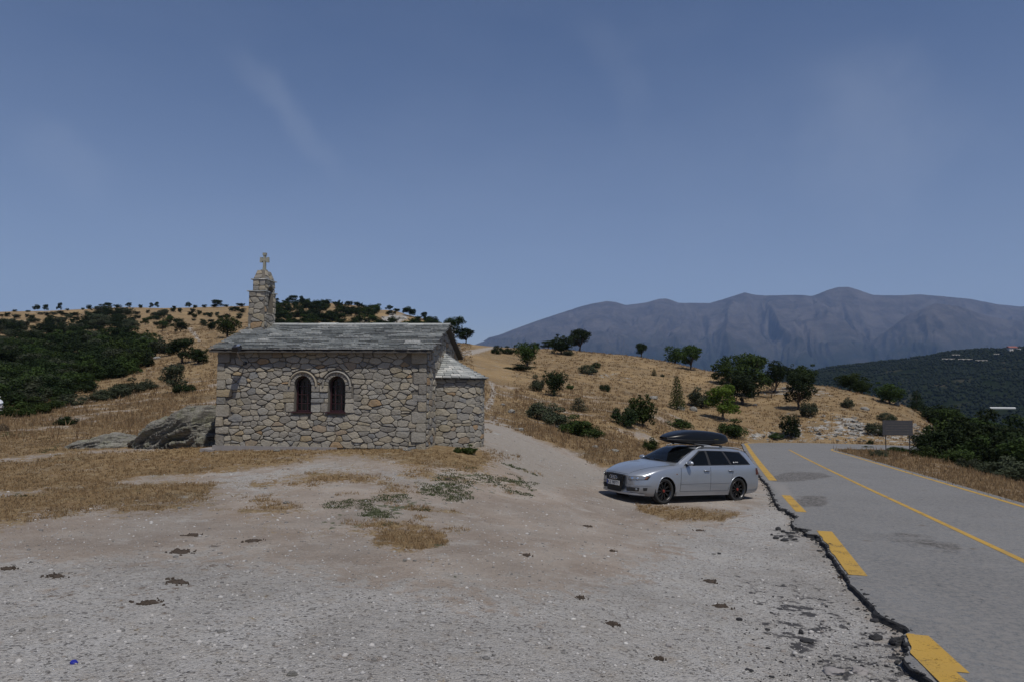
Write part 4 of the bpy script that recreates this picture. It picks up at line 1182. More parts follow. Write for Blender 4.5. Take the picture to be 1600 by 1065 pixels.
bl_ = MB(); bl_.lathe([(.0, .16), (.05, .15), (.07, .08), (.09, .02), (.11, 0), (.0, .0)], 14, 'z', ((U2 + U3) / 2, oc, 4.66))
bl_.tube([((U2 + U3) / 2, OA0 - .02, 4.85), ((U2 + U3) / 2, OA1 + .02, 4.85)], .012, 6)
bl_.build('bell', plain('bronze', (.05, .04, .03), .5, .6), belfry, smooth=True)
# the stones that show largest are objects, the others one mesh
named.sort(key=lambda q: -q[0])
par = {'wall': wall, 'apse': apse, 'bell_gable': belfry}
restm = {}
cnt = 0
for ar, v, f, key in named:
    if ar > 0 and cnt < 298: mesh_obj('stone', v, f, MT['stone'], par[key]); cnt += 1
    else: restm.setdefault(key, MB()).add(v, f)
for k, mb in restm.items(): tag(mb.build('small_stones', MT['stone'], par[k]), kind='stuff')

# wall floodlight on a pipe bracket
WL = empty('wall_floodlight', CH0 + Vector((UX * .80, UY * .80, 0)), -TH_C)
WL.location = (CH0.x + UX * .80, CH0.y + UY * .80, 2.72)
tag(WL, 'floodlight on a curved pipe bracket under the chapel eave', 'floodlight')
alu = plain('weathered_metal', (.30, .29, .28), .35, .8); blk = plain('black_plastic', (.012, .012, .013), .45)
MB().tube([(0, .01, 0), (0, -.10, .01), (-.01, -.30, .10), (-.02, -.42, .24), (-.02, -.46, .36)], .018, 8).build('bracket', alu, WL, True)
MB().box((0, -.02, 0), (.10, .05, .10)).build('junction_box', blk, WL)
hd = MB(); R_ = Matrix.Rotation(.5, 3, 'X')
hd.box((-.02, -.50, .40), (.20, .24, .11), R_, .8); hd.build('lamp_head', blk, WL)
MB().box((.03, -.51, .462), (.09, .12, .02), R_).build('reflector_cap', plain('bright_metal', (.75, .75, .75), .25, .9), WL)
# ------------------------------------------------------------------ car
def pchip(xs, ys, xq):
    xs = np.asarray(xs, float); ys = np.asarray(ys, float); xq = np.atleast_1d(np.asarray(xq, float))
    h = np.diff(xs)[:, None]; d = np.diff(ys, axis=0) / h
    m = np.zeros_like(ys); m[0] = d[0]; m[-1] = d[-1]
    w1 = 2 * h[1:] + h[:-1]; w2 = h[1:] + 2 * h[:-1]
    same = d[:-1] * d[1:] > 0
    with np.errstate(divide='ignore', invalid='ignore'):
        hm_ = (w1 + w2) / (w1 / d[:-1] + w2 / d[1:])
    m[1:-1] = np.where(same, hm_, 0)
    i = np.clip(np.searchsorted(xs, xq) - 1, 0, len(xs) - 2); t = ((xq - xs[i]) / (xs[i + 1] - xs[i]))[:, None]; hh = (xs[i + 1] - xs[i])[:, None]
    t = np.clip(t, 0, 1)
    return ys[i] * (2 * t ** 3 - 3 * t ** 2 + 1) + hh * m[i] * (t ** 3 - 2 * t ** 2 + t) + ys[i + 1] * (-2 * t ** 3 + 3 * t ** 2) + hh * m[i + 1] * (t ** 3 - t ** 2)
# station: x, bottom z, rocker y, widest y, shoulder z, then greenhouse / bonnet points
ST = [
 (0.00, .27, .55, .60, .60, (.52, .645), (.45, .67), (.37, .685), (.28, .69), (.15, .695), .695),
 (0.07, .21, .70, .75, .645, (.64, .69), (.56, .715), (.44, .735), (.32, .742), (.16, .747), .748),
 (0.25, .185, .79, .825, .715, (.72, .755), (.63, .785), (.50, .80), (.38, .808), (.2, .815), .815),
 (0.55, .18, .83, .868, .79, (.775, .832), (.67, .865), (.53, .873), (.4, .880), (.2, .89), .89),
 (0.93, .18, .85, .886, .85, (.81, .888), (.71, .922), (.55, .932), (.4, .94), (.2, .948), .95),
 (1.25, .18, .85, .886, .885, (.82, .918), (.735, .955), (.58, .968), (.4, .978), (.2, .985), .987),
 (1.42, .18, .85, .886, .90, (.825, .932), (.76, .968), (.66, .995), (.48, 1.02), (.24, 1.035), 1.04),
 (1.60, .18, .85, .886, .908, (.825, .940), (.765, .995), (.69, 1.075), (.52, 1.11), (.26, 1.13), 1.135),
 (1.90, .18, .85, .886, .918, (.825, .948), (.758, 1.07), (.668, 1.20), (.535, 1.25), (.27, 1.272), 1.28),
 (2.20, .18, .85, .886, .927, (.825, .955), (.75, 1.12), (.648, 1.295), (.55, 1.355), (.28, 1.38), 1.387),
 (2.60, .18, .85, .886, .936, (.825, .962), (.748, 1.145), (.642, 1.335), (.56, 1.395), (.285, 1.422), 1.43),
 (3.30, .18, .85, .886, .948, (.822, .972), (.745, 1.15), (.638, 1.335), (.555, 1.392), (.28, 1.418), 1.425),
 (3.85, .19, .85, .884, .958, (.812, .980), (.732, 1.14), (.622, 1.305), (.54, 1.36), (.275, 1.388), 1.395),
 (4.15, .20, .84, .876, .962, (.795, .984), (.715, 1.12), (.606, 1.26), (.525, 1.31), (.265, 1.34), 1.35),
 (4.32, .21, .82, .862, .96, (.775, .98), (.70, 1.07), (.60, 1.165), (.515, 1.195), (.26, 1.215), 1.22),
 (4.46, .23, .79, .835, .94, (.75, .958), (.685, .985), (.60, 1.005), (.5, 1.015), (.25, 1.025), 1.03),
 (4.56, .27, .75, .80, .87, (.71, .89), (.65, .90), (.56, .91), (.46, .915), (.24, .92), .92),
 (4.60, .34, .68, .73, .74, (.64, .76), (.58, .77), (.5, .775), (.4, .78), (.2, .78), .78)]
def secpts(s):
    x, zb_, wb, w_, zs, t7, t8, t9, t10, t11, z12 = s
    return [(0, zb_), (wb - .12, zb_), (wb, zb_ + .05), (w_ * .995, zb_ + (zs - zb_) * .32), (w_, zb_ + (zs - zb_) * .56), (w_ - .014, zs - .10), (w_ - .038, zs), t7, t8, t9, t10, t11, (0, z12)]
SX = np.array([s[0] for s in ST]); SP = np.array([[c for p in secpts(s) for c in p] for s in ST])
NSUB = 6
def section(xq):
    q = pchip(SX, SP, [xq])[0].reshape(13, 2)
    return catmull(q, NSUB)        # 73 points
_sec = {}
def sec(x):
    k = round(float(x), 4)
    if k not in _sec: _sec[k] = section(k)
    return _sec[k]
def warp(x, y, z):
    ay = abs(y) ** 2.2
    xw = x + .40 * math.exp(-(x / .62) ** 2) * ay - .20 * math.exp(-((4.6 - x) / .45) ** 2) * ay
    return (2.25 - xw, y, z)
SIDE = slice(2 * NSUB, 10 * NSUB + 1)
def side_y(x, z):
    q = sec(x)[SIDE]; return float(np.interp(z, np.maximum.accumulate(q[:, 1]), q[:, 0]))
def top_z(x, y):
    q = sec(x)[6 * NSUB:]; return float(np.interp(abs(y), q[::-1, 0], q[::-1, 1]))
def front_x(y, z):
    lo_, hi_ = 0., .7
    if abs(y) <= side_y(0, z) and z <= top_z(0, y): return 0.
    for _ in range(9):
        x = (lo_ + hi_) / 2
        if abs(y) <= side_y(x, z) and z <= top_z(x, y): hi_ = x
        else: lo_ = x
    return hi_
def nrm_off(fn, a, b, off, h=.01):
    p = Vector(fn(a, b)); pa = Vector(fn(a + h, b)); pb = Vector(fn(a, b + h))
    n_ = (pa - p).cross(pb - p)
    if n_.length < 1e-9: return p
    n_.normalize(); return p, n_
def patch(name, m, parent, fn, corners, off=.004, nu=10, nv_=8, bulge=0., outward=None, thick=0, smooth=True):
    """surface patch laid on the body; corners (BL, BR, TR, TL) in the body's own 2-D coordinates"""
    BL, BR, TR, TL = [np.array(c, float) for c in corners]
    v = []; f = []
    for j in range(nv_ + 1):
        t = j / nv_
        for i_ in range(nu + 1):
            s = i_ / nu
            q = (BL * (1 - s) + BR * s) * (1 - t) + (TL * (1 - s) + TR * s) * t
            q = q + np.array([0, bulge * 4 * s * (1 - s) * t])
            p, n_ = nrm_off(fn, q[0], q[1], off)
            if outward is not None and n_.dot(outward(p)) < 0: n_ = -n_
            v.append(p + n_ * off)
    for j in range(nv_):
        for i_ in range(nu): a = j * (nu + 1) + i_; f.append((a, a + 1, a + nu + 2, a + nu + 1))
    return mesh_obj(name, v, f, m, parent, smooth)
out_side = lambda p: Vector((0, 1 if p.y > 0 else -1, .1))
out_top = lambda p: Vector((0, 0, 1))
out_front = lambda p: Vector((1, 0, 0.1))
out_back = lambda p: Vector((-1, 0, .3))
def fside(s): return lambda x, z: warp(x, s * side_y(x, z), z)
ftop = lambda x, y: warp(x, y, top_z(x, y))
ffront = lambda y, z: warp(front_x(y, z), y, z)
def rear_x(y, z):
    lo_, hi_ = 4.6, 3.9
    if abs(y) <= side_y(4.6, z) and z <= top_z(4.6, y): return 4.6
    for _ in range(9):
        x = (lo_ + hi_) / 2
        if abs(y) <= side_y(x, z) and z <= top_z(x, y): hi_ = x
        else: lo_ = x
    return hi_
frear = lambda y, z: warp(rear_x(y, z), y, z)
FA, RA, WR, WZ = .93, 3.58, .36, .325

def car_paint(name, col, metal):
    m, n, b = new_mat(name)
    tcn = N(n, 'ShaderNodeTexCoord').outputs['Object']
    c = mixc(n, noise(n, tcn, 3, 4), [x * .93 for x in col], [min(1, x * 1.05) for x in col])
    z = N(n, 'ShaderNodeSeparateXYZ', {0: tcn}).outputs[2]
    dust = mth(n, 'MULTIPLY', rng(n, z, .55, .15, 0, .5), noise(n, tcn, 9, 6, .7))
    c = mixc(n, dust, c, (.24, .21, .18))
    n.links.new(c, b.inputs['Base Color']); b.inputs['Metallic'].default_value = metal; b.inputs['Roughness'].default_value = .30
    b.inputs['Coat Weight'].default_value = .7; b.inputs['Coat Roughness'].default_value = .06
    fl = noise(n, tcn, 900, 1)
    bp = N(n, 'ShaderNodeBump', {'Height': fl, 'Strength': .05, 'Distance': .001}); n.links.new(bp.outputs[0], b.inputs['Normal'])
    return m
glass = plain('car_glass', (.004, .005, .006), .05, spec=.16, vary=.1)
rubber = plain('tyre_rubber', (.018, .018, .018), .85, vary=.2, scale=30)
blackgloss = plain('black_gloss', (.010, .010, .011), .22)
trimb = plain('black_trim', (.014, .014, .015), .6)
chrome = plain('chrome', (.72, .72, .72), .12, 1.)
lamp = plain('lamp_lens', (.20, .21, .22), .08, .3, coat=1.)
redlens = plain('red_lens', (.07, .006, .008), .12, coat=.6)
orange = plain('orange_lens', (.17, .075, .04), .2)
redcap = plain('red_hub', (.16, .018, .01), .5)
seam = plain('panel_gap', (.03, .03, .032), .8)
platew = plain('plate_white', (.62, .62, .60), .5, vary=.05)
plateb = plain('plate_blue', (.02, .04, .22), .5)
inkm = plain('plate_ink', (.01, .01, .012), .6)

def body_mesh(name, m, parent):
    xs_ = np.unique(np.round(np.r_[np.linspace(0, .3, 16), np.linspace(.3, 4.3, 134), np.linspace(4.3, 4.6, 16)], 4))
    ns = 12 * NSUB + 1
    vs = []; grid = {}
    for i_, x in enumerate(xs_):
        q = sec(x)
        for s_ in (1, -1):
            for k in range(ns):
                y, z = q[k]
                if s_ < 0 and k in (0, ns - 1): grid[(i_, s_, k)] = grid[(i_, 1, k)]; continue
                X = x
                # open the wheel arches: pull points near the rim of the cut onto it
                if 1 <= k / NSUB <= 7 and z < .9:
                    for ax in (FA, RA):
                        dx, dz = x - ax, z - WZ; d = math.hypot(dx, dz)
                        if abs(d - WR) < .022 and dz > -.2: X = ax + dx / d * WR; z = WZ + dz / d * WR
                if k < 2 * NSUB + 1: pass
                grid[(i_, s_, k)] = len(vs); vs.append(warp(X, s_ * y, z))
    fs = []
    P2 = []
    for i_ in range(len(xs_) - 1):
        for s_ in (1, -1):
            for k in range(ns - 1):
                a, b, c, d = grid[(i_, s_, k)], grid[(i_ + 1, s_, k)], grid[(i_ + 1, s_, k + 1)], grid[(i_, s_, k + 1)]
                xm = (xs_[i_] + xs_[i_ + 1]) / 2; zm = (vs[a][2] + vs[b][2] + vs[c][2] + vs[d][2]) / 4
                ym = abs(vs[a][1] + vs[c][1]) / 2
                if ym > .45 and k < 7 * NSUB and min(math.hypot(xm - FA, zm - WZ), math.hypot(xm - RA, zm - WZ)) < WR - .002: continue
                fs.append((a, b, c, d) if s_ > 0 else (d, c, b, a))
    for i_, flip in ((0, False), (len(xs_) - 1, True)):
        for k in range(ns - 1):
            a, b, c, d = grid[(i_, 1, k)], grid[(i_, -1, k)], grid[(i_, -1, k + 1)], grid[(i_, 1, k + 1)]
            f = tuple(dict.fromkeys((a, b, c, d)))
            if len(f) >= 3: fs.append(f[::-1] if flip else f)
    o = mesh_obj(name, vs, fs, m, parent, True)
    b = bmesh.new(); b.from_mesh(o.data); bmesh.ops.recalc_face_normals(b, faces=b.faces[:]); b.to_mesh(o.data); b.free(); o.data.polygons.foreach_set('use_smooth', [True] * len(o.data.polygons))
    return o
def wheel(parent, x, s_, rim_m, cap_m, spokes=10):
    r = .325; yo = s_ * .865
    t = MB(); t.lathe([(r - .085, -.10), (r - .03, -.11), (r - .005, -.09), (r, -.05), (r, .05), (r - .005, .09), (r - .03, .11), (r - .085, .10), (r - .085, -.10)], 48)
    c = (2.25 - x, yo - s_ * .115, .325)
    t.v = [(a + c[0], b + c[1], d + c[2]) for a, b, d in t.v]
    w_ = t.build('wheel', rubber, parent, True)
    q = MB(); q.lathe([(r - .085, -.10), (r - .10, -.06), (r - .105, .07 * 1), (r - .085, .105)] if s_ > 0 else [(r - .085, .10), (r - .10, .06), (r - .105, -.07), (r - .085, -.105)], 40)
    for k in range(spokes):
        for dd in (-.055, .055):
            a = 2 * math.pi * k / spokes + dd; ca, sa = math.cos(a), math.sin(a); R_ = Matrix.Rotation(-a, 3, 'Y')
            q.box((ca * .14, s_ * .055, sa * .14), (.20, .035, .019), R_)
    q.lathe([(0, s_ * .085), (.05, s_ * .08), (.062, s_ * .04), (.062, 0)], 20)
    q.v = [(a + c[0], b + c[1], d + c[2]) for a, b, d in q.v]; q.build('rim', rim_m, w_)
    dsk = MB(); dsk.lathe([(0, s_ * -.01), (.15, s_ * -.01), (.15, s_ * -.03), (0, s_ * -.03)], 28); dsk.box((.10, s_ * 0, .09), (.10, .05, .10))
    dsk.v = [(a + c[0], b + c[1], d + c[2]) for a, b, d in dsk.v]; dsk.build('brake_disc', plain('brake_metal', (.10, .095, .09), .5, .7), w_)
    h = MB(); h.lathe([(0, s_ * .098), (.034, s_ * .096), (.036, s_ * .08)], 16); h.v = [(a + c[0], b + c[1], d + c[2]) for a, b, d in h.v]; h.build('hub_cap', cap_m, w_)
    rg = MB(); rg.lathe([(r - .083, s_ * .104), (r - .088, s_ * .112), (r - .094, s_ * .104)], 40); rg.v = [(a + c[0], b + c[1], d + c[2]) for a, b, d in rg.v]; rg.build('rim_edge', plain('rim_edge', (.10, .10, .105), .3, .8), w_)
    return w_
def build_car(root, paint, full=True):
    body = body_mesh('body', paint, root)
    # wheel wells and underside
    for ax in (FA, RA):
        for s_ in (1, -1):
            mb = MB(); n_ = 22; v = []
            for yy in (s_ * .875, s_ * .50):
                for k in range(n_ + 1):
                    t = -.30 + (math.pi + .60) * k / n_; x = ax + (WR - .001) * math.cos(t); z = WZ + (WR - .001) * math.sin(t)
                    y_ = min(abs(yy), side_y(x, max(z, .2)) - .016); v.append(warp(x, s_ * y_, z))
            mb.add(v, [(k, k + 1, k + n_ + 2, k + n_ + 1) for k in range(n_)]); c0 = warp(ax, s_ * .5, WZ); mb.add([v_ for v_ in v[n_ + 1:]] + [c0], [(k, k + 1, n_ + 1) for k in range(n_)])
            mb.build('wheel_well', trimb, body, True)
            # rolled lip round the arch
            lp = MB(); pts = []
            for k in range(25):
                t = -.22 + (math.pi + .44) * k / 24; x = ax + (WR + .004) * math.cos(t); z = WZ + (WR + .004) * math.sin(t); y_ = side_y(x, z); pts.append(warp(x, s_ * (y_ + .001), z))
            lp.tube(pts, .011, 6); lp.build('arch_lip', paint, body, True)
    mb = MB(); mb.box((-.1, 0, .27), (3.3, 1.1, .16)); mb.build('underbody', trimb, root)
    for s_ in (1, -1):
        fs_ = fside(s_)
        # glass
        patch('window_surround', trimb, body, fs_, [(1.60, .948), (4.16, .980), (3.86, 1.318), (2.30, 1.340)], .0015, 40, 8, .010, out_side)
        g1 = patch('side_window', glass, body, fs_, [(1.70, .966), (2.49, .978), (2.49, 1.325), (2.31, 1.313)], .004, 16, 8, .004, out_side)
        patch('side_window', glass, body, fs_, [(2.58, .980), (3.29, .988), (3.13, 1.327), (2.56, 1.331)], .004, 14, 8, 0, out_side)
        patch('side_window', glass, body, fs_, [(3.37, .992), (4.10, 1.000), (3.82, 1.283), (3.20, 1.325)], .004, 14, 8, .006, out_side)
        # doors stand a hair proud, with dark gaps between
        patch('panel_gap', seam, body, fs_, [(1.435, .31), (3.183, .312), (3.416, .938), (1.475, .905)], .0008, 50, 14, 0, out_side)
        d1 = patch('door', paint, body, fs_, [(1.447, .318), (2.505, .318), (2.515, .922), (1.485, .905)], .0040, 30, 16, 0, out_side)
        d2 = patch('door', paint, body, fs_, [(2.517, .318), (3.17, .318), (3.405, .932), (2.527, .922)], .0040, 24, 16, 0, out_side)
        for d_, xa, xb in ((d1, 1.46, 2.50), (d2, 2.53, 3.22)):
            patch('side_moulding', paint, d_, fs_, [(xa, .500), (xb, .512), (xb, .552), (xa, .538)], .013, 16, 2, 0, out_side)
            mb = MB()
            hx = xb - .13 if d_ is d1 else 3.27
            hz_ = .835; p_ = Vector(fs_(hx, hz_)); mb.tube([p_ + Vector((.10, s_ * .008, 0)), p_ + Vector((.08, s_ * .035, .003)), p_ + Vector((-.08, s_ * .035, .003)), p_ + Vector((-.10, s_ * .008, 0))], [.013, .016, .016, .013], 8)
            mb.build('handle', paint, d_, True)
            patch('handle_recess', seam, d_, fs_, [(hx - .075, hz_ - .03), (hx + .075, hz_ - .03), (hx + .06, hz_ - .004), (hx - .06, hz_ - .004)], .005, 6, 2, 0, out_side)
        patch('sill', paint, body, fs_, [(1.32, .20), (3.20, .20), (3.20, .295), (1.32, .295)], .012, 30, 4, 0, out_side)
        # mirror
        mp = Vector(fs_(1.73, .975)); mi = MB()
        bmv = bmesh.new(); bmesh.ops.create_icosphere(bmv, subdivisions=3, radius=1)
        vv_ = []
        for v in bmv.verts:
            x, y, z = v.co; sx = .085 if x > 0 else .05; vv_.append((mp.x + x * sx + .0, mp.y + s_ * .125 + y * .115, mp.z + .055 + z * .068 * (1 - .15 * abs(y))))
        ff_ = [tuple(v.index for v in f.verts) for f in bmv.faces]; bmv.free()
        mir = mesh_obj('mirror', vv_, ff_, paint, root, True)
        MB().box((mp.x - .0, mp.y + s_ * .02, mp.z + .012), (.08, .12, .035)).build('mirror_arm', trimb, mir)
        MB().box((mp.x - .048, mp.y + s_ * .125, mp.z + .055), (.004, .19, .10)).build('mirror_glass', glass, mir)
        # lamps
        hl = patch('headlight', trimb, body, lambda y, z, s=s_: ffront(s * y, z), [(.47, .565), (.80, .600), (.815, .692), (.485, .655)], .004, 16, 8, .012, out_front)
        patch('lens', lamp, hl, lambda y, z, s=s_: ffront(s * y, z), [(.485, .578), (.765, .607), (.78, .680), (.50, .648)], .009, 14, 6, .010, out_front)
        patch('turn_signal', orange, hl, lambda y, z, s=s_: ffront(s * y, z), [(.765, .614), (.785, .616), (.798, .680), (.778, .677)], .012, 3, 4, 0, out_front)
        for yy, rr_ in ((.565, .036), (.665, .034)):
            p_, n_ = nrm_off(lambda a, b, s=s_: ffront(s * a, b), yy, .625, 0)
            mb = MB(); mb.lathe([(0, .0), (rr_ * .7, .004), (rr_, .0), (rr_ * .9, -.01)], 16)
            n_ = n_ if n_.x > 0 else -n_; R_ = n_.to_track_quat('Y', 'Z').to_matrix(); mb.v = [tuple(R_ @ Vector(v) + p_ + n_ * .014) for v in mb.v]; mb.build('reflector', chrome, hl, True)
        tl = patch('tail_light', redlens, body, fs_, [(4.40, .72), (4.57, .72), (4.48, .90), (4.38, .89)], .006, 8, 8, 0, out_side)
        patch('tail_light', redlens, body, lambda y, z, s=s_: frear(s * y, z), [(.48, .72), (.76, .72), (.72, .89), (.48, .89)], .006, 8, 6, 0, out_back)
        # bumper openings and crease
        it = patch('air_intake', trimb, body, lambda y, z, s=s_: ffront(s * y, z), [(.43, .295), (.70, .315), (.715, .405), (.42, .395)], .004, 12, 6, 0, out_front)
        p_, n_ = nrm_off(lambda a, b, s=s_: ffront(s * a, b), .655, .355, 0); n_ = n_ if n_.x > 0 else -n_
        mb = MB(); mb.lathe([(0, .006), (.025, .004), (.03, -.004)], 14); R_ = n_.to_track_quat('Y', 'Z').to_matrix(); mb.v = [tuple(R_ @ Vector(v) + p_ + n_ * .01) for v in mb.v]; mb.build('fog_light', lamp, it, True)
        patch('air_intake', trimb, body, lambda y, z, s=s_: ffront(s * y, z), [(.765, .33), (.80, .335), (.81, .405), (.765, .405)], .004, 4, 4, 0, out_front)
        patch('bumper_crease', paint, body, lambda y, z, s=s_: ffront(s * y, z), [(.40, .425), (.835, .455), (.835, .472), (.40, .442)], .012, 16, 2, 0, out_front)
        patch('front_lip', paint, body, lambda y, z, s=s_: ffront(s * y, z), [(.0, .215), (.76, .215), (.77, .262), (.0, .262)], .016, 20, 3, 0, out_front)
        patch('side_marker', orange, body, fs_, [(1.30, .735), (1.345, .735), (1.345, .755), (1.30, .755)], .003, 2, 1, 0, out_side)
        # roof rail
        rl_ = [];
        for x in np.linspace(2.25, 4.12, 18):
            yy = pchip(SX, SP, [x])[0].reshape(13, 2)[10]
            h_ = .045 * min(1, (x - 2.25) / .15, (4.12 - x) / .15); rl_.append(warp(x, s_ * (yy[0] - .0), yy[1] + .002 + h_))
        mb = MB(); mb.tube(rl_, .015, 8); mb.build('roof_rail', plain('rail_silver', (.42, .43, .44), .4, .5), root, True)
    # bonnet and screens
    patch('panel_gap', seam, body, ftop, [(.03, -.44), (.03, .44), (1.33, .775), (1.33, -.775)], .0008, 24, 30, 0, out_top)
    patch('bonnet', paint, body, ftop, [(.036, -.434), (.036, .434), (1.33, .767), (1.33, -.767)], .004, 24, 40, 0, out_top)
    wf = lambda a, b: (lambda x, y: warp(x, y, top_z(x, y)))(1.37 + .13 * a * a + b * (.84 - .10 * a * a), a * (.735 - .175 * b))
    patch('windscreen_surround', trimb, body, wf, [(-1.0, -.04), (1.0, -.04), (1.0, 1.02), (-1.0, 1.02)], .0015, 24, 20, 0, out_top)
    ws = patch('windscreen', glass, body, wf, [(-.955, .02), (.955, .02), (.955, .985), (-.955, .985)], .004, 24, 20, 0, out_top)
    rw = lambda a, b: (lambda x, y: warp(x, y, top_z(x, y)))(4.44 - b * .25, a * (.66 - .10 * b))
    patch('rear_window', glass, body, rw, [(-.95, .02), (.95, .02), (.95, .98), (-.95, .98)], .004, 16, 10, 0, out_top)
    for s_, a0 in ((1, .35), (1, -.30)):
        mb = MB(); pts = [Vector(wf(a0 - .55 * t, .03 + .06 * t)) + Vector((0.01, 0, .012)) for t in np.linspace(0, 1, 8)]; mb.tube(pts, .008, 5); mb.build('wiper', trimb, root)
    # grille with bars, rings, plate
    gw = lambda z: .30 + (z - .27) * .16
    gf = lambda a, b: ffront(a * (.262 + b * .085), .262 + b * .418)
    gr = patch('grille', trimb, body, gf, [(-1, 0), (1, 0), (1, 1), (-1, 1)], .006, 20, 16, 0, out_front)
    for b_ in np.linspace(.04, .98, 12):
        if .36 < b_ < .6: continue
        mb = MB(); mb.tube([Vector(gf(a, b_)) + Vector((.016, 0, 0)) for a in np.linspace(-.95, .95, 9)], .0055, 5); mb.build('grille_bar', blackgloss, gr)
    fr = MB(); loop = [gf(a, 0) for a in np.linspace(-1, 1, 9)] + [gf(1, b) for b in np.linspace(.1, 1, 8)] + [gf(a, 1) for a in np.linspace(1, -1, 9)][1:] + [gf(-1, b) for b in np.linspace(.9, 0, 8)]
    fr.tube([Vector(p) + Vector((.010, 0, 0)) for p in loop], .010, 6); fr.build('grille_frame', blackgloss, gr, True)
    if full:
        for k in range(4):
            mb = MB(); c = Vector(gf(0, .80)) + Vector((.034, (k - 1.5) * .066, 0)); mb.tube([c + Vector((-.0 - abs(c.y) * .05, .045 * math.cos(t), .045 * math.sin(t))) for t in np.linspace(0, 2 * math.pi, 21)], .0075, 6); mb.build('ring_emblem', chrome, gr, True)
        pc = Vector(gf(0, .48)) + Vector((.032, 0, 0))
        pm = MB().box(pc, (.012, .50, .112)).build('number_plate', platew, body)
        MB().box(pc + Vector((.007, -.228, 0)), (.002, .042, .11)).build('plate_band', plateb, pm)
        cu = bpy.data.curves.new('plate_text', 'FONT'); cu.body = 'KZ 98771'; cu.size = .115; cu.extrude = .001; cu.align_x = 'CENTER'; cu.align_y = 'CENTER'; cu.space_character = 1.0
        to = bpy.data.objects.new('plate_text', cu); C.objects.link(to)
        bpy.context.view_layer.update()
        me = bpy.data.meshes.new_from_object(to.evaluated_get(bpy.context.evaluated_depsgraph_get())); C.objects.unlink(to); bpy.data.objects.remove(to)
        me.materials.clear(); me.materials.append(inkm)
        xs2 = [v.co.x for v in me.vertices]; sc_ = .42 / (max(xs2) - min(xs2))
        for v in me.vertices: x, y, z = v.co; v.co = (pc.x + .0078 + z, pc.y + .02 + x * sc_, pc.z + y * 1.02)
        tx = bpy.data.objects.new('plate_text', me); link(tx, pm)
        # sticker on the rear quarter glass
        fs_ = fside(1)
        pf = bmesh.new(); pf.free()
        stm = plain('sticker_white', (.7, .7, .7), .6, vary=.02)
        mb = MB()
        pts2 = []
        for t in np.linspace(0, 2 * math.pi, 15)[:-1]:
            hx = .020 * 16 * math.sin(t) ** 3 / 16; hz2 = .018 * (13 * math.cos(t) - 5 * math.cos(2 * t) - 2 * math.cos(3 * t) - math.cos(4 * t)) / 16
            pts2.append(Vector(fs_(3.46 + hx * 1.3, 1.045 + hz2)) + Vector((0, .006, .001)))
        ct = Vector(fs_(3.46, 1.043)) + Vector((0, .0075, 0)); mb.add(pts2 + [ct], [(i, (i + 1) % 14, 14) for i in range(14)])
        for k in range(4):
            c = fs_(3.52 + k * .032, 1.046); mb.box((c[0], c[1] + .007, c[2]), (.018, .002, .03))
        mb.build('sticker', stm, body)
        tf = patch('fuel_flap_gap', seam, body, fside(-1), [(3.75, .72), (3.93, .72), (3.93, .88), (3.75, .88)], .001, 4, 4, 0, out_side)
    for ax in (FA, RA):
        for s_ in (1, -1): wheel(root, ax, s_, blackgloss if full else chrome, redcap if full else chrome)
    return body
# set the car on the ground
wf_px, wr_px = (3.81, 18.05), (6.09, 19.38)     # near-side wheels
hd_ = np.array(wf_px) - np.array(wr_px); hd_ /= np.linalg.norm(hd_)
nl = np.array([-hd_[1], hd_[0]])      # left of heading (towards camera)
ctr = (np.array(wf_px) + np.array(wr_px)) / 2 - nl * .75
ctr = ctr - hd_ * (( (2.25 - FA) + (2.25 - RA)) / 2)
def seat_car(root, c, h):
    h = np.array(h); l = np.array([-h[1], h[0]])
    pts = []
    for x in (2.25 - FA, 2.25 - RA):
        for y in (.75, -.75): q = c + h * x + l * y; pts.append((x, y, tz(*q)))
    Amat = np.array([[p[0], p[1], 1] for p in pts]); zz = np.array([p[2] for p in pts]); sx, sy, s0 = np.linalg.lstsq(Amat, zz, rcond=None)[0]
    fx = Vector((h[0], h[1], sx)).normalized(); fy = Vector((l[0], l[1], sy)); fz = fx.cross(fy).normalized(); fy = fz.cross(fx)
    M_ = Matrix(((fx.x, fy.x, fz.x, c[0]), (fx.y, fy.y, fz.y, c[1]), (fx.z, fy.z, fz.z, s0 - .008), (0, 0, 0, 1)))
    root.matrix_world = M_; return M_
silver = car_paint('silver_paint', (.31, .335, .375), .58)
car = empty('parked_car', (0, 0, 0)); tag(car, 'silver estate car with roof rails and black wheels parked on the dirt', 'car')
build_car(car, silver, True)
bpy.context.view_layer.update()
MCAR = seat_car(car, ctr, hd_)
# roof box on crossbars
rbx = empty('roof_box', (0, 0, 0)); tag(rbx, 'long black roof box strapped on top of the silver car', 'roof box'); rbx.matrix_world = MCAR
bxm = plain('roof_box_black', (.005, .006, .008), .30, spec=.25, vary=.1); bxl = plain('roof_box_base', (.012, .012, .013), .5)
def boxsec(t, up_):
    # t 0 front .. 1 rear
    w_ = .40 * (1 - (1 - min(1, t / .34)) ** 2.4 * .62) * (1 - max(0, (t - .86) / .14) ** 2 * .16)
    h1 = (.05 + .205 * math.sin(min(1, t / .50) * math.pi / 2) ** .8) * (1 - max(0, (t - .55) / .45) ** 2 * .30)
    h1 *= (1 - max(0, (t - .95) / .05) ** 2 * .35)
    h0 = .10 * min(1, .35 + t * 4) * (1 - max(0, (t - .90) / .10) * .5)
    pts = []
    for k in range(17):
        a = math.pi * k / 16; ca, sa = math.cos(a), math.sin(a)
        y = w_ * math.copysign(abs(ca) ** .55, ca); z = (h1 * abs(sa) ** .62) if up_ else (-h0 * abs(sa) ** .5)
        pts.append((y, z))
    return pts
X0B, X1B, ZB = 1.62, 3.72, 1.595
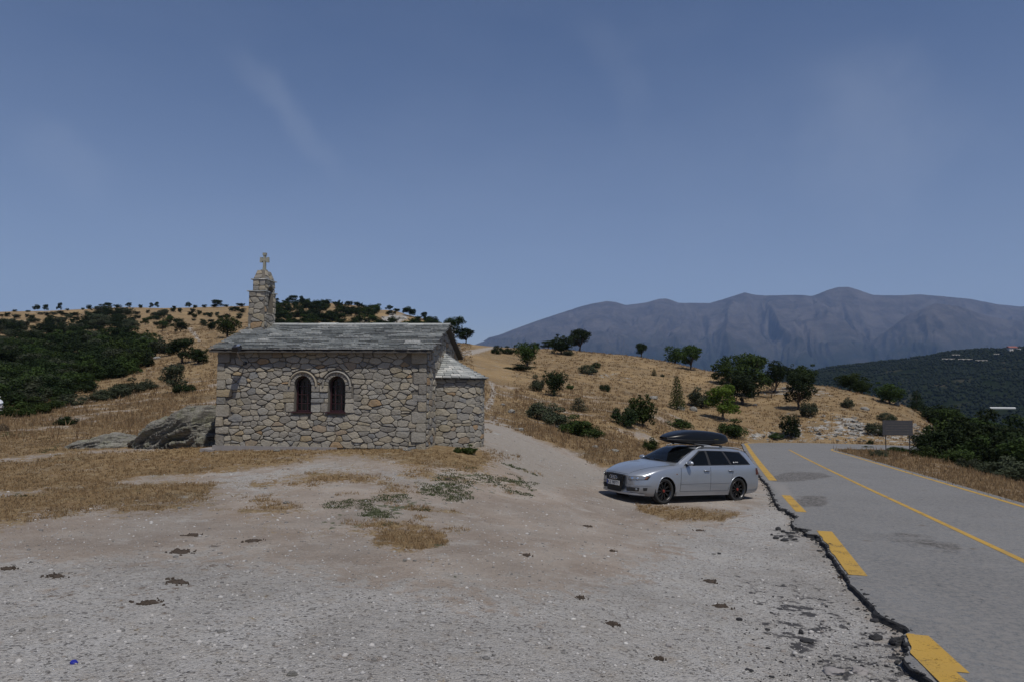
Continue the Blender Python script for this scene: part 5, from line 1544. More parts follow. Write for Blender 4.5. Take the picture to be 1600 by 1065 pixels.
for nm, up_, mm2 in (('lid', True, bxm), ('base', False, bxl)):
    ts = np.r_[0, .01, .03, np.linspace(.06, .94, 26), .97, .99, 1]; v = []; f = []
    for t in ts:
        for y, z in boxsec(t, up_): v.append((2.25 - (X0B + (X1B - X0B) * t), y * (1.0 if up_ else .985), ZB + z + (0.004 if up_ else -.006)))
    for i_ in range(len(ts) - 1):
        for k in range(16): q = i_ * 17 + k; f.append((q, q + 1, q + 18, q + 17) if up_ else (q, q + 17, q + 18, q + 1))
    f.append(tuple(range(17))); f.append(tuple((len(ts) - 1) * 17 + k for k in range(17))[::-1])
    mesh_obj(nm, v, f, mm2, rbx, True)
sm_ = MB(); loop = []
for t in np.linspace(0, 1, 30): loop.append((2.25 - (X0B + (X1B - X0B) * t), boxsec(t, True)[0][0] + .002, ZB - .001))
sm_.tube(loop, .007, 5); sm_.build('rim_seam', trimb, rbx)
for x in (2.50, 3.18):
    mb = MB(); mb.box((2.25 - x, 0, 1.475), (.055, 1.16, .028))
    for s_ in (1, -1): mb.box((2.25 - x, s_ * .565, 1.455), (.09, .06, .06), taper=.7)
    for s_ in (.22, -.22): mb.box((2.25 - x, s_, 1.495), (.05, .05, .04))
    cb = mb.build('crossbar', trimb, rbx)
stm2 = plain('box_badge', (.09, .075, .02), .5); MB().box((2.25 - 3.2, .4035, ZB + .035), (.16, .003, .016)).build('badge', stm2, rbx)

# white car whose end shows at the left edge of the picture
wc = empty('parked_car', (0, 0, 0)); tag(wc, 'white car half hidden behind the bushes at the edge of the wood', 'car')
white = car_paint('white_paint', (.70, .70, .69), 0.)
build_car(wc, white, False)
def gloc(px, py):
    x, y, z = ground_hit(px, py); return np.array([x, y, z])
q = gloc(0, 650); dirx = np.array([.80, -.60]); seat_car(wc, np.array([q[0] - 4.3, q[1] + 4.0]), dirx)

# ------------------------------------------------------------------ plants
def leaf_cloud(rs, clumps, n, size, droop=.0):
    """quads spread over and inside a set of clumps: (centre, radii)"""
    cl = np.array([c for c, r in clumps]); rd = np.array([r for c, r in clumps])
    vol = rd.prod(1) ** .66; pick = rs.choice(len(cl), n, p=vol / vol.sum())
    d = rs.normal(size=(n, 3)); d /= np.linalg.norm(d, axis=1)[:, None]
    rr_ = rs.uniform(.45, 1.06, n) ** .6
    p = cl[pick] + d * rd[pick] * rr_[:, None]
    nrm = d + rs.normal(size=(n, 3)) * .55; nrm /= np.linalg.norm(nrm, axis=1)[:, None]
    t = np.cross(nrm, rs.normal(size=(n, 3))); t /= np.linalg.norm(t, axis=1)[:, None]; b = np.cross(nrm, t)
    s = size * rs.uniform(.55, 1.35, (n, 1))
    v = np.stack([p - t * s, p + b * s * .5, p + t * s, p - b * s * .5], 1).reshape(-1, 3)
    f = np.arange(n * 4).reshape(n, 4)
    keep = v.reshape(n, 4, 3)[:, :, 2].min(1) > -.02
    return v, f[keep]
def tree_proto(seed, kind):
    """unit tree, 1 high and about 1 wide; returns crown mesh, trunk mesh"""
    rs = np.random.default_rng(seed); r_ = random.Random(seed)
    cl = []; tk = MB()
    if kind == 'tree':
        lean = r_.uniform(-.06, .06); fork = r_.uniform(.14, .22)
        tk.tube([(0, 0, -.06), (.005, 0, .05), (lean * .6, 0, fork * .6), (lean, r_.uniform(-.02, .02), fork)], [.045, .034, .028, .024], 8)
        nl_ = r_.randint(6, 9)
        for k in range(nl_):
            a = 2 * math.pi * k / nl_ + r_.uniform(-.4, .4); R_ = r_.uniform(.16, .34); z = r_.uniform(.28, .84)
            R_ *= 1.1 if z < .7 else .7
            c = (lean + R_ * math.cos(a), R_ * math.sin(a), z)
            tk.tube([(lean, 0, fork), (lean + R_ * .5 * math.cos(a), R_ * .5 * math.sin(a), fork + (z - fork) * .6), c], [.018, .011, .004], 5)
            cl.append((c, (r_.uniform(.13, .20), r_.uniform(.13, .20), r_.uniform(.11, .18))))
            for q_ in range(3):
                b = r_.uniform(0, 6.28); cl.append(((c[0] + .13 * math.cos(b), c[1] + .13 * math.sin(b), c[2] + r_.uniform(-.09, .10)), (r_.uniform(.05, .10),) * 2 + (r_.uniform(.04, .08),)))
        cl.append(((lean, 0, .80), (.22, .22, .17))); cl.append(((lean, 0, .55), (.30, .30, .24)))
        v, f = leaf_cloud(rs, cl, 4200, .027)
    elif kind == 'round':
        tk.tube([(0, 0, -.05), (0, 0, .2)], [.04, .03], 6)
        cl.append(((0, 0, .42), (.24, .24, .30)))
        for k in range(7):
            a = 2 * math.pi * k / 7 + r_.uniform(-.5, .5); z = r_.uniform(.22, .74); R_ = r_.uniform(.10, .26)
            s_ = r_.uniform(.14, .25); cl.append(((R_ * math.cos(a), R_ * math.sin(a), z), (s_, s_, s_ * .85)))
        for k in range(22):
            a = r_.uniform(0, 6.28); z = r_.uniform(.12, .86); R_ = .36 * math.sqrt(max(.1, 1 - ((z - .45) / .55) ** 2)) * r_.uniform(.7, 1.22)
            s_ = r_.choice([.04, .06, .08, .12]); cl.append(((R_ * math.cos(a), R_ * math.sin(a), z), (s_, s_, s_ * .9)))
        v, f = leaf_cloud(rs, cl, 3600, .029)
    elif kind == 'bush':
        for k in range(5):
            a = r_.uniform(0, 6.28); R_ = r_.uniform(.05, .3); tk.tube([(0, 0, -.03), (R_ * .6 * math.cos(a), R_ * .6 * math.sin(a), .2), (R_ * math.cos(a), R_ * math.sin(a), .42)], [.014, .008, .003], 5)
        for k in range(15):
            a = r_.uniform(0, 6.28); R_ = math.sqrt(r_.random()) * .40; z = r_.uniform(.12, .80 - R_ * .85)
            cl.append(((R_ * math.cos(a), R_ * math.sin(a), max(z, .1)), (r_.uniform(.10, .17),) * 2 + (r_.uniform(.10, .20),)))
        cl.append(((0, 0, .25), (.42, .42, .28)))
        v, f = leaf_cloud(rs, cl, 3200, .032)
    elif kind == 'conifer':
        tk.tube([(0, 0, -.03), (0, 0, .9)], [.03, .005], 6)
        for k in range(16):
            z = .08 + .84 * k / 16; R_ = .30 * (1 - z) ** .8 + .04
            for a in np.linspace(0, 6.28, 6)[:-1]: cl.append(((R_ * .7 * math.cos(a + k), R_ * .7 * math.sin(a + k), z + r_.uniform(-.02, .02)), (R_ * .6, R_ * .6, .06)))
        v, f = leaf_cloud(rs, cl, 2200, .024)
    elif kind == 'dead':
        tk.tube([(0, 0, -.03), (.02, 0, .3), (0, .02, .6)], [.03, .022, .012], 6)
        for k in range(26):
            a = r_.uniform(0, 6.28); z = r_.uniform(.25, .7); R_ = r_.uniform(.12, .34); tk.tube([(.01, 0, z), (R_ * .5 * math.cos(a), R_ * .5 * math.sin(a), z + .15), (R_ * math.cos(a), R_ * math.sin(a), z + r_.uniform(.1, .3))], [.010, .006, .002], 4)
            if k % 2: cl.append(((R_ * math.cos(a), R_ * math.sin(a), z + .2), (.06, .06, .06)))
        v, f = leaf_cloud(rs, cl, 500, .02)
    me = bpy.data.meshes.new('crown'); n = len(f)
    me.vertices.add(len(v)); me.vertices.foreach_set('co', v.astype(np.float32).ravel())
    me.loops.add(n * 4); me.loops.foreach_set('vertex_index', f.astype(np.int32).ravel()); me.polygons.add(n); me.polygons.foreach_set('loop_start', np.arange(0, n * 4, 4, dtype=np.int32)); me.update(calc_edges=True)
    mt = bpy.data.meshes.new('trunk'); mt.from_pydata(tk.v, [], tk.f); mt.materials.append(MT['trunk']); mt.polygons.foreach_set('use_smooth', [True] * len(mt.polygons))
    return me, mt
PR = {}
def proto(kind, var, leaf):
    k = (kind, var)
    if k not in PR: PR[k] = tree_proto(hash_(kind) + var * 7, kind)
    k2 = (kind, var, leaf)
    if k2 not in PR:
        me = PR[k][0].copy(); me.materials.clear(); me.materials.append(MT[leaf]); PR[k2] = me
    return PR[k2], PR[k][1]
def hash_(s): return sum(ord(c) * (i + 3) for i, c in enumerate(s))
def plant(px, py, hpx, wpx, kind, leaf, label, cat, group=None, name=None, dz=0, at=None, parts=True):
    q = gloc(px, py) if at is None else np.array(at)
    D = q[1]; k_ = 1.25 if kind == 'bush' else 1.10; h = hpx * k_ / F * D; w_ = wpx * 1.08 / F * D
    me, mt = proto(kind, rnd.randrange(4), leaf)
    name = name or ('tree' if kind in ('tree', 'conifer', 'dead', 'round') else 'bush')
    rz = rnd.uniform(0, 6.28)
    sxy = w_ / (.86 if kind in ('tree', 'bush') else .80 if kind == 'round' else .62)
    if parts:
        r = empty(name, (q[0], q[1], q[2] - .02 - dz), rz)
        cr_ = bpy.data.objects.new('crown' if name == 'tree' else 'foliage', me); link(cr_, r)
        tr_ = bpy.data.objects.new('trunk' if name == 'tree' else 'stem', mt); link(tr_, r)
    else:
        r = bpy.data.objects.new(name, me); link(r); r.location = (q[0], q[1], q[2] - .02 - dz); r.rotation_euler = (0, 0, rz)
    r.scale = (sxy, sxy, h)
    tag(r, label, cat, group)
    return r
D_, M_g, B_, G_ = 'leaf_dark', 'leaf_mid', 'leaf_bright', 'leaf_grey'
# (px, py of the foot, height, width in the photo, shape, leaf, label)
PLANTS = [
 (708, 535, 38, 40, 'tree', D_, 'large dark evergreen tree rising just behind the chapel gable'),
 (728, 537, 24, 28, 'tree', D_, 'lower dark tree just right of the one behind the chapel gable'),
 (839, 531, 10, 8, 'round', D_, 'tiny round tree on the crest above the upper track'),
 (857, 535, 13, 24, 'tree', M_g, 'small flat-topped tree at the left end of the crest clump'),
 (877, 553, 32, 34, 'round', D_, 'dark round tree in the middle of the crest clump'),
 (906, 546, 34, 38, 'tree', D_, 'tallest spreading tree at the right end of the crest clump'),
 (889, 555, 9, 18, 'bush', G_, 'low grey bush at the foot of the crest clump'),
 (777, 553, 15, 16, 'bush', D_, 'small dark bush beside the upper track, the left one of a pair'),
 (793, 553, 12, 20, 'bush', D_, 'low dark bush beside the upper track, the right one of a pair'),
 (824, 573, 40, 36, 'round', M_g, 'green round tree with bushes at its foot below the crest clump'),
 (812, 578, 9, 40, 'bush', D_, 'low spreading bush at the foot of the green round tree'),
 (838, 611, 25, 23, 'bush', G_, 'grey bush beside the dark round shrub on the mid slope'),
 (866, 618, 40, 36, 'round', D_, 'dark round shrub tree standing on the mid slope right of the grey bush'),
 (890, 608, 9, 12, 'bush', M_g, 'very small bush right of the dark round shrub tree'),
 (917, 584, 16, 27, 'bush', G_, 'grey-green bush alone on the upper slope'),
 (932, 575, 10, 15, 'bush', D_, 'small dark bush touching the grey-green bush on the upper slope'),
 (945, 611, 13, 16, 'bush', D_, 'small lone bush in the middle of the dry slope'),
 (1022, 587, 11, 8, 'conifer', D_, 'tiny pointed shrub on the dry upper slope'),
 (1035, 589, 5, 6, 'bush', D_, 'tiniest ball-like shrub on the dry upper slope'),
 (904, 642, 22, 26, 'conifer', G_, 'pointed grey juniper above the long bank of bushes'),
 (846, 656, 33, 48, 'bush', G_, 'leftmost grey bush of the long bank beside the dirt track'),
 (872, 667, 30, 44, 'bush', G_, 'second grey bush of the long bank beside the dirt track'),
 (898, 678, 30, 48, 'bush', M_g, 'greener bush in the long bank beside the dirt track'),
 (921, 684, 24, 36, 'bush', M_g, 'lowest bush at the right end of the long bank beside the track'),
 (976, 665, 33, 38, 'bush', D_, 'dark bush leaning against the taller green one above the car'),
 (1004, 667, 54, 40, 'round', M_g, 'tall green shrub on the slope directly above the car bonnet'),
 (1002, 555, 22, 20, 'tree', D_, 'single small tree on the crest against the mountain'),
 (1055, 562, 28, 32, 'round', M_g, 'left tree of the pair standing on the crest'),
 (1079, 578, 38, 38, 'tree', M_g, 'right spreading tree of the pair, a little below the crest'),
 (1058, 640, 52, 22, 'conifer', M_g, 'slender ragged tree left of the bright green tree'),
 (1056, 600, 15, 8, 'dead', 'leaf_dead', 'bare dead snag on the slope above the slender tree'),
 (1062, 669, 17, 36, 'bush', M_g, 'low bush on the slope just above the roof box'),
 (1015, 703, 20, 24, 'bush', M_g, 'small bush right behind the car bonnet'),
 (1095, 636, 30, 36, 'bush', G_, 'greyish bush left of the bright green tree'),
 (1130, 656, 52, 52, 'tree', B_, 'bright green tree with a visible trunk above the car'),
 (1147, 682, 27, 44, 'bush', M_g, 'broad bush just behind the rear of the car'),
 (1137, 600, 47, 42, 'round', M_g, 'light green tree at the left of the big clump'),
 (1160, 632, 52, 50, 'round', D_, 'dark bushy tree in the lower middle of the big clump'),
 (1174, 620, 64, 58, 'tree', M_g, 'tallest broad tree of the big clump on the hill'),
 (1209, 614, 48, 46, 'tree', D_, 'dark spreading tree at the right of the big clump'),
 (1206, 622, 24, 16, 'dead', 'leaf_dead', 'grey half-dead tree under the right side of the big clump'),
 (1254, 608, 42, 42, 'round', M_g, 'upper tree standing behind the tall tree with a dark foot'),
 (1248, 640, 56, 50, 'tree', D_, 'tall dark tree with visible trunk on the bare slope'),
 (1264, 651, 26, 25, 'bush', G_, 'bush at the foot of the tall dark tree on the bare slope'),
 (1325, 637, 16, 18, 'bush', G_, 'small grey bush alone on the right-hand slope'),
 (1328, 603, 29, 36, 'round', M_g, 'left tree of two half sunk behind the right-hand crest'),
 (1347, 611, 24, 28, 'round', M_g, 'right tree of two half sunk behind the right-hand crest'),
 (1390, 631, 36, 40, 'round', M_g, 'round green tree alone on the right-hand crest'),
 (1432, 627, 30, 22, 'conifer', D_, 'dark pointed tree at the left end of the far tree row'),
 (1465, 630, 38, 58, 'round', D_, 'broad dark tree in the far tree row'),
 (1502, 632, 28, 34, 'round', D_, 'middling dark tree right of the broad one in the far row'),
 (1530, 651, 40, 44, 'round', M_g, 'light green tree in front of the far row at the right'),
 (1560, 656, 34, 44, 'round', D_, 'dark tree beyond the light green one near the picture edge'),
 (1590, 660, 40, 40, 'round', D_, 'dark tree at the far right edge above the thicket'),
 (1486, 658, 38, 46, 'tree', M_g, 'light green tree rising out of the thicket behind the sign'),
 (1236, 684, 38, 32, 'round', D_, 'dark shrub on top of the rock cutting by the bend'),
 (1140, 640, 14, 20, 'bush', D_, 'small dark bush under the big clump'),
 (1359, 694, 8, 11, 'bush', D_, 'tiny dark bush on the verge beyond the bend'),
 (1368, 678, 21, 30, 'bush', G_, 'grey bush on the bank left of the wooden sign'),
 (1384, 658, 15, 26, 'bush', G_, 'grey bush on the bank above the wooden sign'),
 (1355, 701, 6, 18, 'bush', M_g, 'low green bush on the grass tip inside the bend'),
 (1402, 706, 10, 34, 'bush', M_g, 'low green bush at the foot of the wooden sign'),
 (1372, 713, 12, 28, 'bush', G_, 'grey-green bush on the verge left of the sign post'),
 (1212, 686, 10, 20, 'bush', M_g, 'low bush in front of the rock cutting'),
 (272, 613, 42, 40, 'tree', G_, 'grey-green young tree standing alone left of the chapel'),
 (288, 614, 17, 32, 'bush', D_, 'dark low bush beside the young tree left of the chapel'),
 (158, 626, 20, 34, 'bush', G_, 'leftmost bush of the grey bank in the dry field'),
 (183, 622, 22, 38, 'bush', G_, 'second bush of the grey bank in the dry field'),
 (208, 614, 24, 36, 'bush', G_, 'tallest bush of the grey bank in the dry field'),
 (229, 609, 17, 28, 'bush', G_, 'rightmost bush of the grey bank in the dry field'),
 (28, 651, 27, 46, 'bush', M_g, 'left bush of the group at the wood edge near the white car'),
 (58, 646, 26, 42, 'bush', M_g, 'middle bush of the group at the wood edge'),
 (84, 639, 19, 30, 'bush', M_g, 'right bush of the group at the wood edge'),
 (112, 633, 20, 44, 'bush', G_, 'low greyish bush in front of the wood'),
 (136, 613, 20, 26, 'bush', D_, 'dark bush at the tip of the wood'),
 (103, 663, 15, 28, 'bush', D_, 'small dark bush alone in the dry field in front of the wood'),
 (285, 568, 38, 46, 'tree', D_, 'dark broad tree on the slope behind the young grey-green tree'),
 (309, 569, 27, 30, 'round', D_, 'smaller dark tree touching the broad one on the slope'),
 (187, 612, 14, 22, 'bush', D_, 'dark bush between the wood and the grey bank'),
 (355, 528, 34, 34, 'round', M_g, 'green tree just left of the bell gable behind the roof'),
 (330, 516, 14, 12, 'round', D_, 'small dark tree on the hill left of the bell gable'),
 (282, 519, 18, 20, 'round', D_, 'dark round tree on the hill beside the pale track'),
 (254, 517, 15, 18, 'tree', M_g, 'lighter small tree on the hill with a visible stem'),
 (264, 507, 13, 15, 'tree', M_g, 'small tree just above the lighter one on the hill'),
 (227, 508, 11, 13, 'tree', M_g, 'smallest of the light trees on the hill'),
 (5, 673, 12, 14, 'bush', 'leaf_dead', 'rust brown dried bush in the field at the picture edge'),
]
for (px, py, h, w_, k, lf, lab) in PLANTS:
    cat = 'tree' if k in ('tree', 'conifer', 'dead', 'round') else 'bush'
    plant(px, py, h, w_, k, lf, lab, cat)
# thicket on the right beyond the verge
for i_, (px, X, Y, h, w_, lf) in enumerate([(1448, 30, 49, 34, 44, D_), (1470, 29, 46, 44, 56, D_), (1500, 30, 46.5, 58, 60, D_), (1470, 33, 54, 52, 50, M_g), (1530, 28, 41.5, 52, 60, M_g), (1560, 27.5, 38.5, 58, 66, D_), (1590, 27, 36, 64, 70, D_),
                                        (1540, 33, 47, 70, 66, D_), (1580, 33.5, 45, 74, 70, D_), (1620, 28, 34, 70, 80, M_g), (1650, 35, 42, 80, 80, D_), (1440, 26, 44.8, 20, 36, M_g), (1490, 24.5, 39, 24, 40, M_g), (1512, 24, 36.6, 20, 36, G_), (1575, 23.4, 31.8, 34, 52, G_), (1600, 21.6, 28.6, 36, 54, G_), (1545, 24, 34.2, 22, 40, G_)]):
    X = (px - 800) / F * Y
    plant(0, 0, h * 1.12, w_ * 1.1, 'bush' if i_ % 3 else 'round', lf, 'dense shrub of the thicket beyond the roadside verge', 'bush', 'shrubs of the thicket beyond the verge', 'bush', at=(X, Y, tz(X, Y)), dz=.1)

def inpoly(poly, n, rs, dmin=0, seedn=None):
    poly = np.array(poly, float); lo, hi = poly.min(0), poly.max(0); out = []
    tries = 0
    while len(out) < n and tries < n * 60:
        tries += 1
        p = rs.uniform(lo, hi)
        if seg_dist([p[0]], [p[1]], poly)[0] <= 0: continue
        if dmin and any((p[0] - q[0]) ** 2 + ((p[1] - q[1]) * 2.2) ** 2 < dmin * dmin for q in out): continue
        out.append(p)
    return out
rs = np.random.default_rng(3)
wood = [(-60, 560), (-60, 648), (0, 640), (60, 632), (95, 622), (150, 598), (215, 580), (262, 562), (258, 545), (215, 530), (185, 535), (130, 528), (60, 540), (0, 552)]
for p in inpoly(wood, 140, rs, 11):
    near = (p[1] - 520) / 120
    plant(p[0], p[1], 22 + 14 * near + rs.uniform(-3, 5), 30 + 22 * near, 'round' if rs.random() < .7 else 'bush', D_ if rs.random() < .55 else (M_g if rs.random() < .6 else G_), 'dark green tree among many alike in the wood left of the chapel', 'tree', 'trees of the wood left of the chapel', 'tree', parts=False)
band = [(-60, 500), (60, 508), (130, 500), (165, 482), (205, 490), (210, 512), (170, 522), (130, 530), (60, 545), (-60, 565)]
for p in inpoly(band, 85, rs, 9):
    plant(p[0], p[1] + 3, rs.uniform(10, 19), rs.uniform(14, 26), 'round', D_ if rs.random() < .6 else G_, 'dark shrub on the upper hillside above the wood', 'shrub', 'shrubs on the upper hillside above the wood', 'shrub', parts=False)
hill_l = [(-40, 495), (120, 487), (380, 484), (380, 500), (330, 512), (210, 506), (-40, 515)]
for p in inpoly(hill_l, 110, rs, 7):
    plant(p[0], p[1] + 2, rs.uniform(4, 9), rs.uniform(6, 13), 'round', D_ if rs.random() < .7 else G_, 'small dark shrub dotted over the dry hilltop on the left', 'shrub', 'shrubs dotted over the left hilltop', 'shrub', parts=False)
hill_m = [(428, 474), (470, 474), (540, 479), (600, 486), (650, 496), (690, 508), (690, 512), (428, 512)]
for p in inpoly(hill_m, 135, rs, 6):
    if 590 < p[0] < 645 and 490 < p[1] < 504: continue
    plant(p[0], p[1] + 2, rs.uniform(6, 14), rs.uniform(9, 20), 'round' if rs.random() < .7 else 'bush', D_ if rs.random() < .7 else M_g, 'dark shrub on the hill showing above the chapel roof', 'shrub', 'shrubs on the hill above the chapel roof', 'shrub', parts=False)
sky_t = [(20, 3, 8), (45, 4, 7), (59, 9, 11), (75, 13, 14), (92, 13, 11), (101, 5, 7), (128, 4, 6), (135, 7, 10), (150, 4, 5), (165, 9, 13), (180, 5, 8), (206, 7, 10), (217, 5, 6), (238, 8, 7), (248, 8, 7), (267, 5, 6), (290, 8, 11), (307, 9, 9), (324, 8, 8), (333, 7, 8),
         (343, 10, 16), (358, 5, 8), (372, 8, 16), (432, 9, 12), (445, 8, 14), (458, 9, 16), (470, 8, 12), (482, 6, 12), (494, 5, 8), (508, 8, 14), (522, 5, 8), (531, 8, 6), (545, 7, 12), (556, 9, 7), (566, 7, 14), (580, 6, 12), (592, 6, 10), (604, 7, 12), (616, 9, 9), (628, 10, 12), (640, 12, 14),
         (650, 11, 16), (660, 12, 14), (672, 12, 18), (684, 9, 14), (694, 8, 12)]
def skyline(px):
    d = rayn(px, 500); d = d / np.hypot(d[0], d[1]); e = ((terrain(d[0] * _hr, d[1] * _hr) - CZ) / _hr)[_hr > 60].max()
    for y in np.arange(440, 580, .5):
        d = rayn(px, y)
        if d[2] / np.hypot(d[0], d[1]) < e: return y
    return 540
for px, h, w_ in sky_t:
    px += rnd.uniform(-5, 5); h *= rnd.uniform(.45, 1.15); w_ *= rnd.uniform(.6, 1.3)
    y = skyline(px) + 1.2
    plant(px, y, h + 1.5, w_, 'tree' if h > 7 else 'round', D_, 'small dark tree on the hill skyline against the sky', 'tree', 'trees along the hill skyline', 'tree', parts=False)
for px, py, h, w_ in [(728, 688, 0, 0)]: pass
# weeds at the foot of the apse
for px, py, h, w_, lab in [(733, 709, 15, 22, 'leafy green weed at the foot of the apse wall, the larger one'), (716, 706, 10, 14, 'small green weed at the apse foot left of the larger one')]:
    plant(px, py, h, w_, 'bush', M_g, lab, 'weed', name='weed')

# ------------------------------------------------------------------ rocks
def rock_mat(name, a, b_, c_, streak=(1, 1, 1)):
    m, n, b = new_mat(name)
    tcn = N(n, 'ShaderNodeTexCoord').outputs['Object']
    mp_ = N(n, 'ShaderNodeMapping', {'Vector': tcn, 'Rotation': (0, math.radians(27), 0), 'Scale': streak}).outputs[0]
    c = mixc(n, rng(n, noise(n, mp_, 1.6, 8, .7), .38, .62), a, b_)
    c = mixc(n, rng(n, noise(n, tcn, 3.2, 8, .7), .50, .62, 0, .75), c, c_)
    c = mixc(n, rng(n, noise(n, tcn, 13, 6, .75), .52, .68, 0, .75), c, (.05, .048, .042))
    c = mixc(n, rng(n, noise(n, tcn, 7, 6, .7), .60, .68, 0, .5), c, (.42, .42, .38))
    c = mixc(n, rng(n, noise(n, mp_, 3.2, 9, .75, .5), .53, .60, 0, .8), c, (.045, .042, .038))
    c = mixc(n, rng(n, noise(n, mp_, 2.1, 9, .75, .5), .57, .63, 0, .6), c, (.42, .41, .37))
    n.links.new(c, b.inputs['Base Color']); b.inputs['Roughness'].default_value = .95; b.inputs['Specular IOR Level'].default_value = .15
    bp = N(n, 'ShaderNodeBump', {'Height': mth(n, 'ADD', noise(n, mp_, 4, 10, .75), mth(n, 'MULTIPLY', noise(n, tcn, 18, 8, .7), .35)), 'Strength': 1., 'Distance': .12}); n.links.new(bp.outputs[0], b.inputs['Normal'])
    return m
MT['schist'] = rock_mat('lichened_schist', (.17, .16, .145), (.34, .33, .29), (.27, .27, .19), (.5, 1, 4.5))
MT['pale_rock'] = rock_mat('pale_rock', (.13, .125, .115), (.36, .35, .33), (.25, .235, .20), (1, 1, 2.5))
MT['tar'] = plain('tar_chunk', (.020, .020, .022), .9, vary=.5, scale=25, bump=.8)
MT['dung'] = plain('dried_dung', (.050, .036, .026), .95, vary=.4, scale=30, bump=1.)
def boulder(name, L, Wd, H, seed, prof_f, tilt, label, mat, nu=190, nv_=130, depth=.55):
    """long outcrop of slanting strata: a dome with beds cut back along a tilted direction"""
    v = []; f = []
    for j in range(nv_ + 1):
        ph = math.pi * j / nv_            # across, front to back
        for i_ in range(nu + 1):
            s = i_ / nu; x = (s - .5) * L
            hh = prof_f(s) * H
            y = -math.cos(ph) * Wd / 2 * (math.sin(math.pi * min(max(s, .02), .98)) ** .35); z = abs(math.sin(ph)) ** .62 * hh
            v.append([x, y, z])
    v = np.array(v)
    along = v[:, 0]
    g_ = math.tan(tilt) * along - .05 * along ** 2
    t = (v[:, 2] - g_) * .88 + v[:, 1] * .10 + fbm(along / 1.6, v[:, 2] / .9 + v[:, 1], 2, seed) * .12
    def ridge(q, e=.55): q = q - np.floor(q); return np.minimum(q / .72, (1 - q) / .28) ** e
    wv = fbm(along / .8, t * 1.6, 3, seed + 2) * .42
    am = .45 + .75 * sstep(-.25, .35, fbm(along / .55, t / .35, 3, seed + 4))
    step_ = np.floor((fbm(along / .42, t / .22, 3, seed + 6) + 1) * 4.5) / 4.5 - 1
    bed = (ridge(t / .30 + wv, .8) - .6) * .62 * am + (ridge(t / .095 + wv * 2.2) - .6) * .26 * am + step_ * .42
    k = np.clip(v[:, 2] / .12, .25, 1)
    out = np.stack([v[:, 0] * .12, v[:, 1] * 1.1, v[:, 2] * .9 + .05], 1); out /= np.linalg.norm(out, axis=1)[:, None] + 1e-6
    v = v + out * (bed * depth + fbm(v[:, 0] / .7, t / .12, 4, seed + 7) * .10)[:, None] * k[:, None]
    v[:, 2] -= .10
    for j in range(nv_):
        for i_ in range(nu): a = j * (nu + 1) + i_; f.append((a, a + nu + 1, a + nu + 2, a + 1))
    o = mesh_obj(name, v, np.array(f), mat, smooth=False); tag(o, label, 'rock'); return o
def pf_big(s): return float(np.interp(s, [0, .07, .16, .28, .45, .63, .81, 1], [.10, .32, .50, .66, .82, .90, .98, .85]))
Yb = 21.0
bx0, bx1 = (203 - 800) / F * Yb, (372 - 800) / F * Yb
bo = boulder('boulder', bx1 - bx0, 2.2, 1.30, 4, pf_big, math.radians(27), 'big lichened boulder of slanting layers left of the chapel corner', MT['schist'])
bo.location = ((bx0 + bx1) / 2, Yb + .55, tz((bx0 + bx1) / 2, Yb) + .0); bo.rotation_euler = (0, 0, -.06)
def pf_low(s): return float(np.interp(s, [0, .12, .4, .6, .8, 1], [.12, .4, .85, 1, .8, .5]))
Yl = 21.6; lx0, lx1 = (104 - 800) / F * Yl, (238 - 800) / F * Yl
lo = boulder('rock_slab', lx1 - lx0, 1.5, .46, 12, pf_low, math.radians(16), 'low flat layered rock lying in the grass left of the big boulder', MT['schist'], 120, 60, .30)
lo.location = ((lx0 + lx1) / 2, Yl + .3, tz((lx0 + lx1) / 2, Yl) + .02)
# small rocks
def small_rock(px, py, wpx, hpx, label, mat, name='rock', group=None, seed=None, flat=False, cat='rock', lift=0.):
    q = gloc(px, py); D = q[1]; w_, h = wpx / F * D, hpx / F * D
    r_ = random.Random(seed if seed is not None else int(px * 13 + py))
    b = bmesh.new(); bmesh.ops.create_icosphere(b, subdivisions=2 if wpx < 14 else 3, radius=1)
    for v in b.verts:
        n_ = float(fbm([v.co.x * 1.4 + px], [v.co.y * 1.4 + v.co.z * 1.7], 3, int(px))[0]); v.co *= 1 + n_ * .45
        v.co.x = math.copysign(abs(v.co.x) ** .8, v.co.x); v.co.x *= w_ / 2; v.co.y *= w_ / 2 * r_.uniform(.6, .9) if False else w_ * .38; v.co.z *= h * (.5 if flat else .62)
    me = bpy.data.meshes.new(name); b.to_mesh(me); b.free(); me.materials.append(mat)
    o = bpy.data.objects.new(name, me); link(o); o.location = (q[0], q[1] + w_ * .15, q[2] + h * .22 + lift); o.rotation_euler = (0, 0, r_.uniform(-.4, .4))
    tag(o, label, cat, group); return o
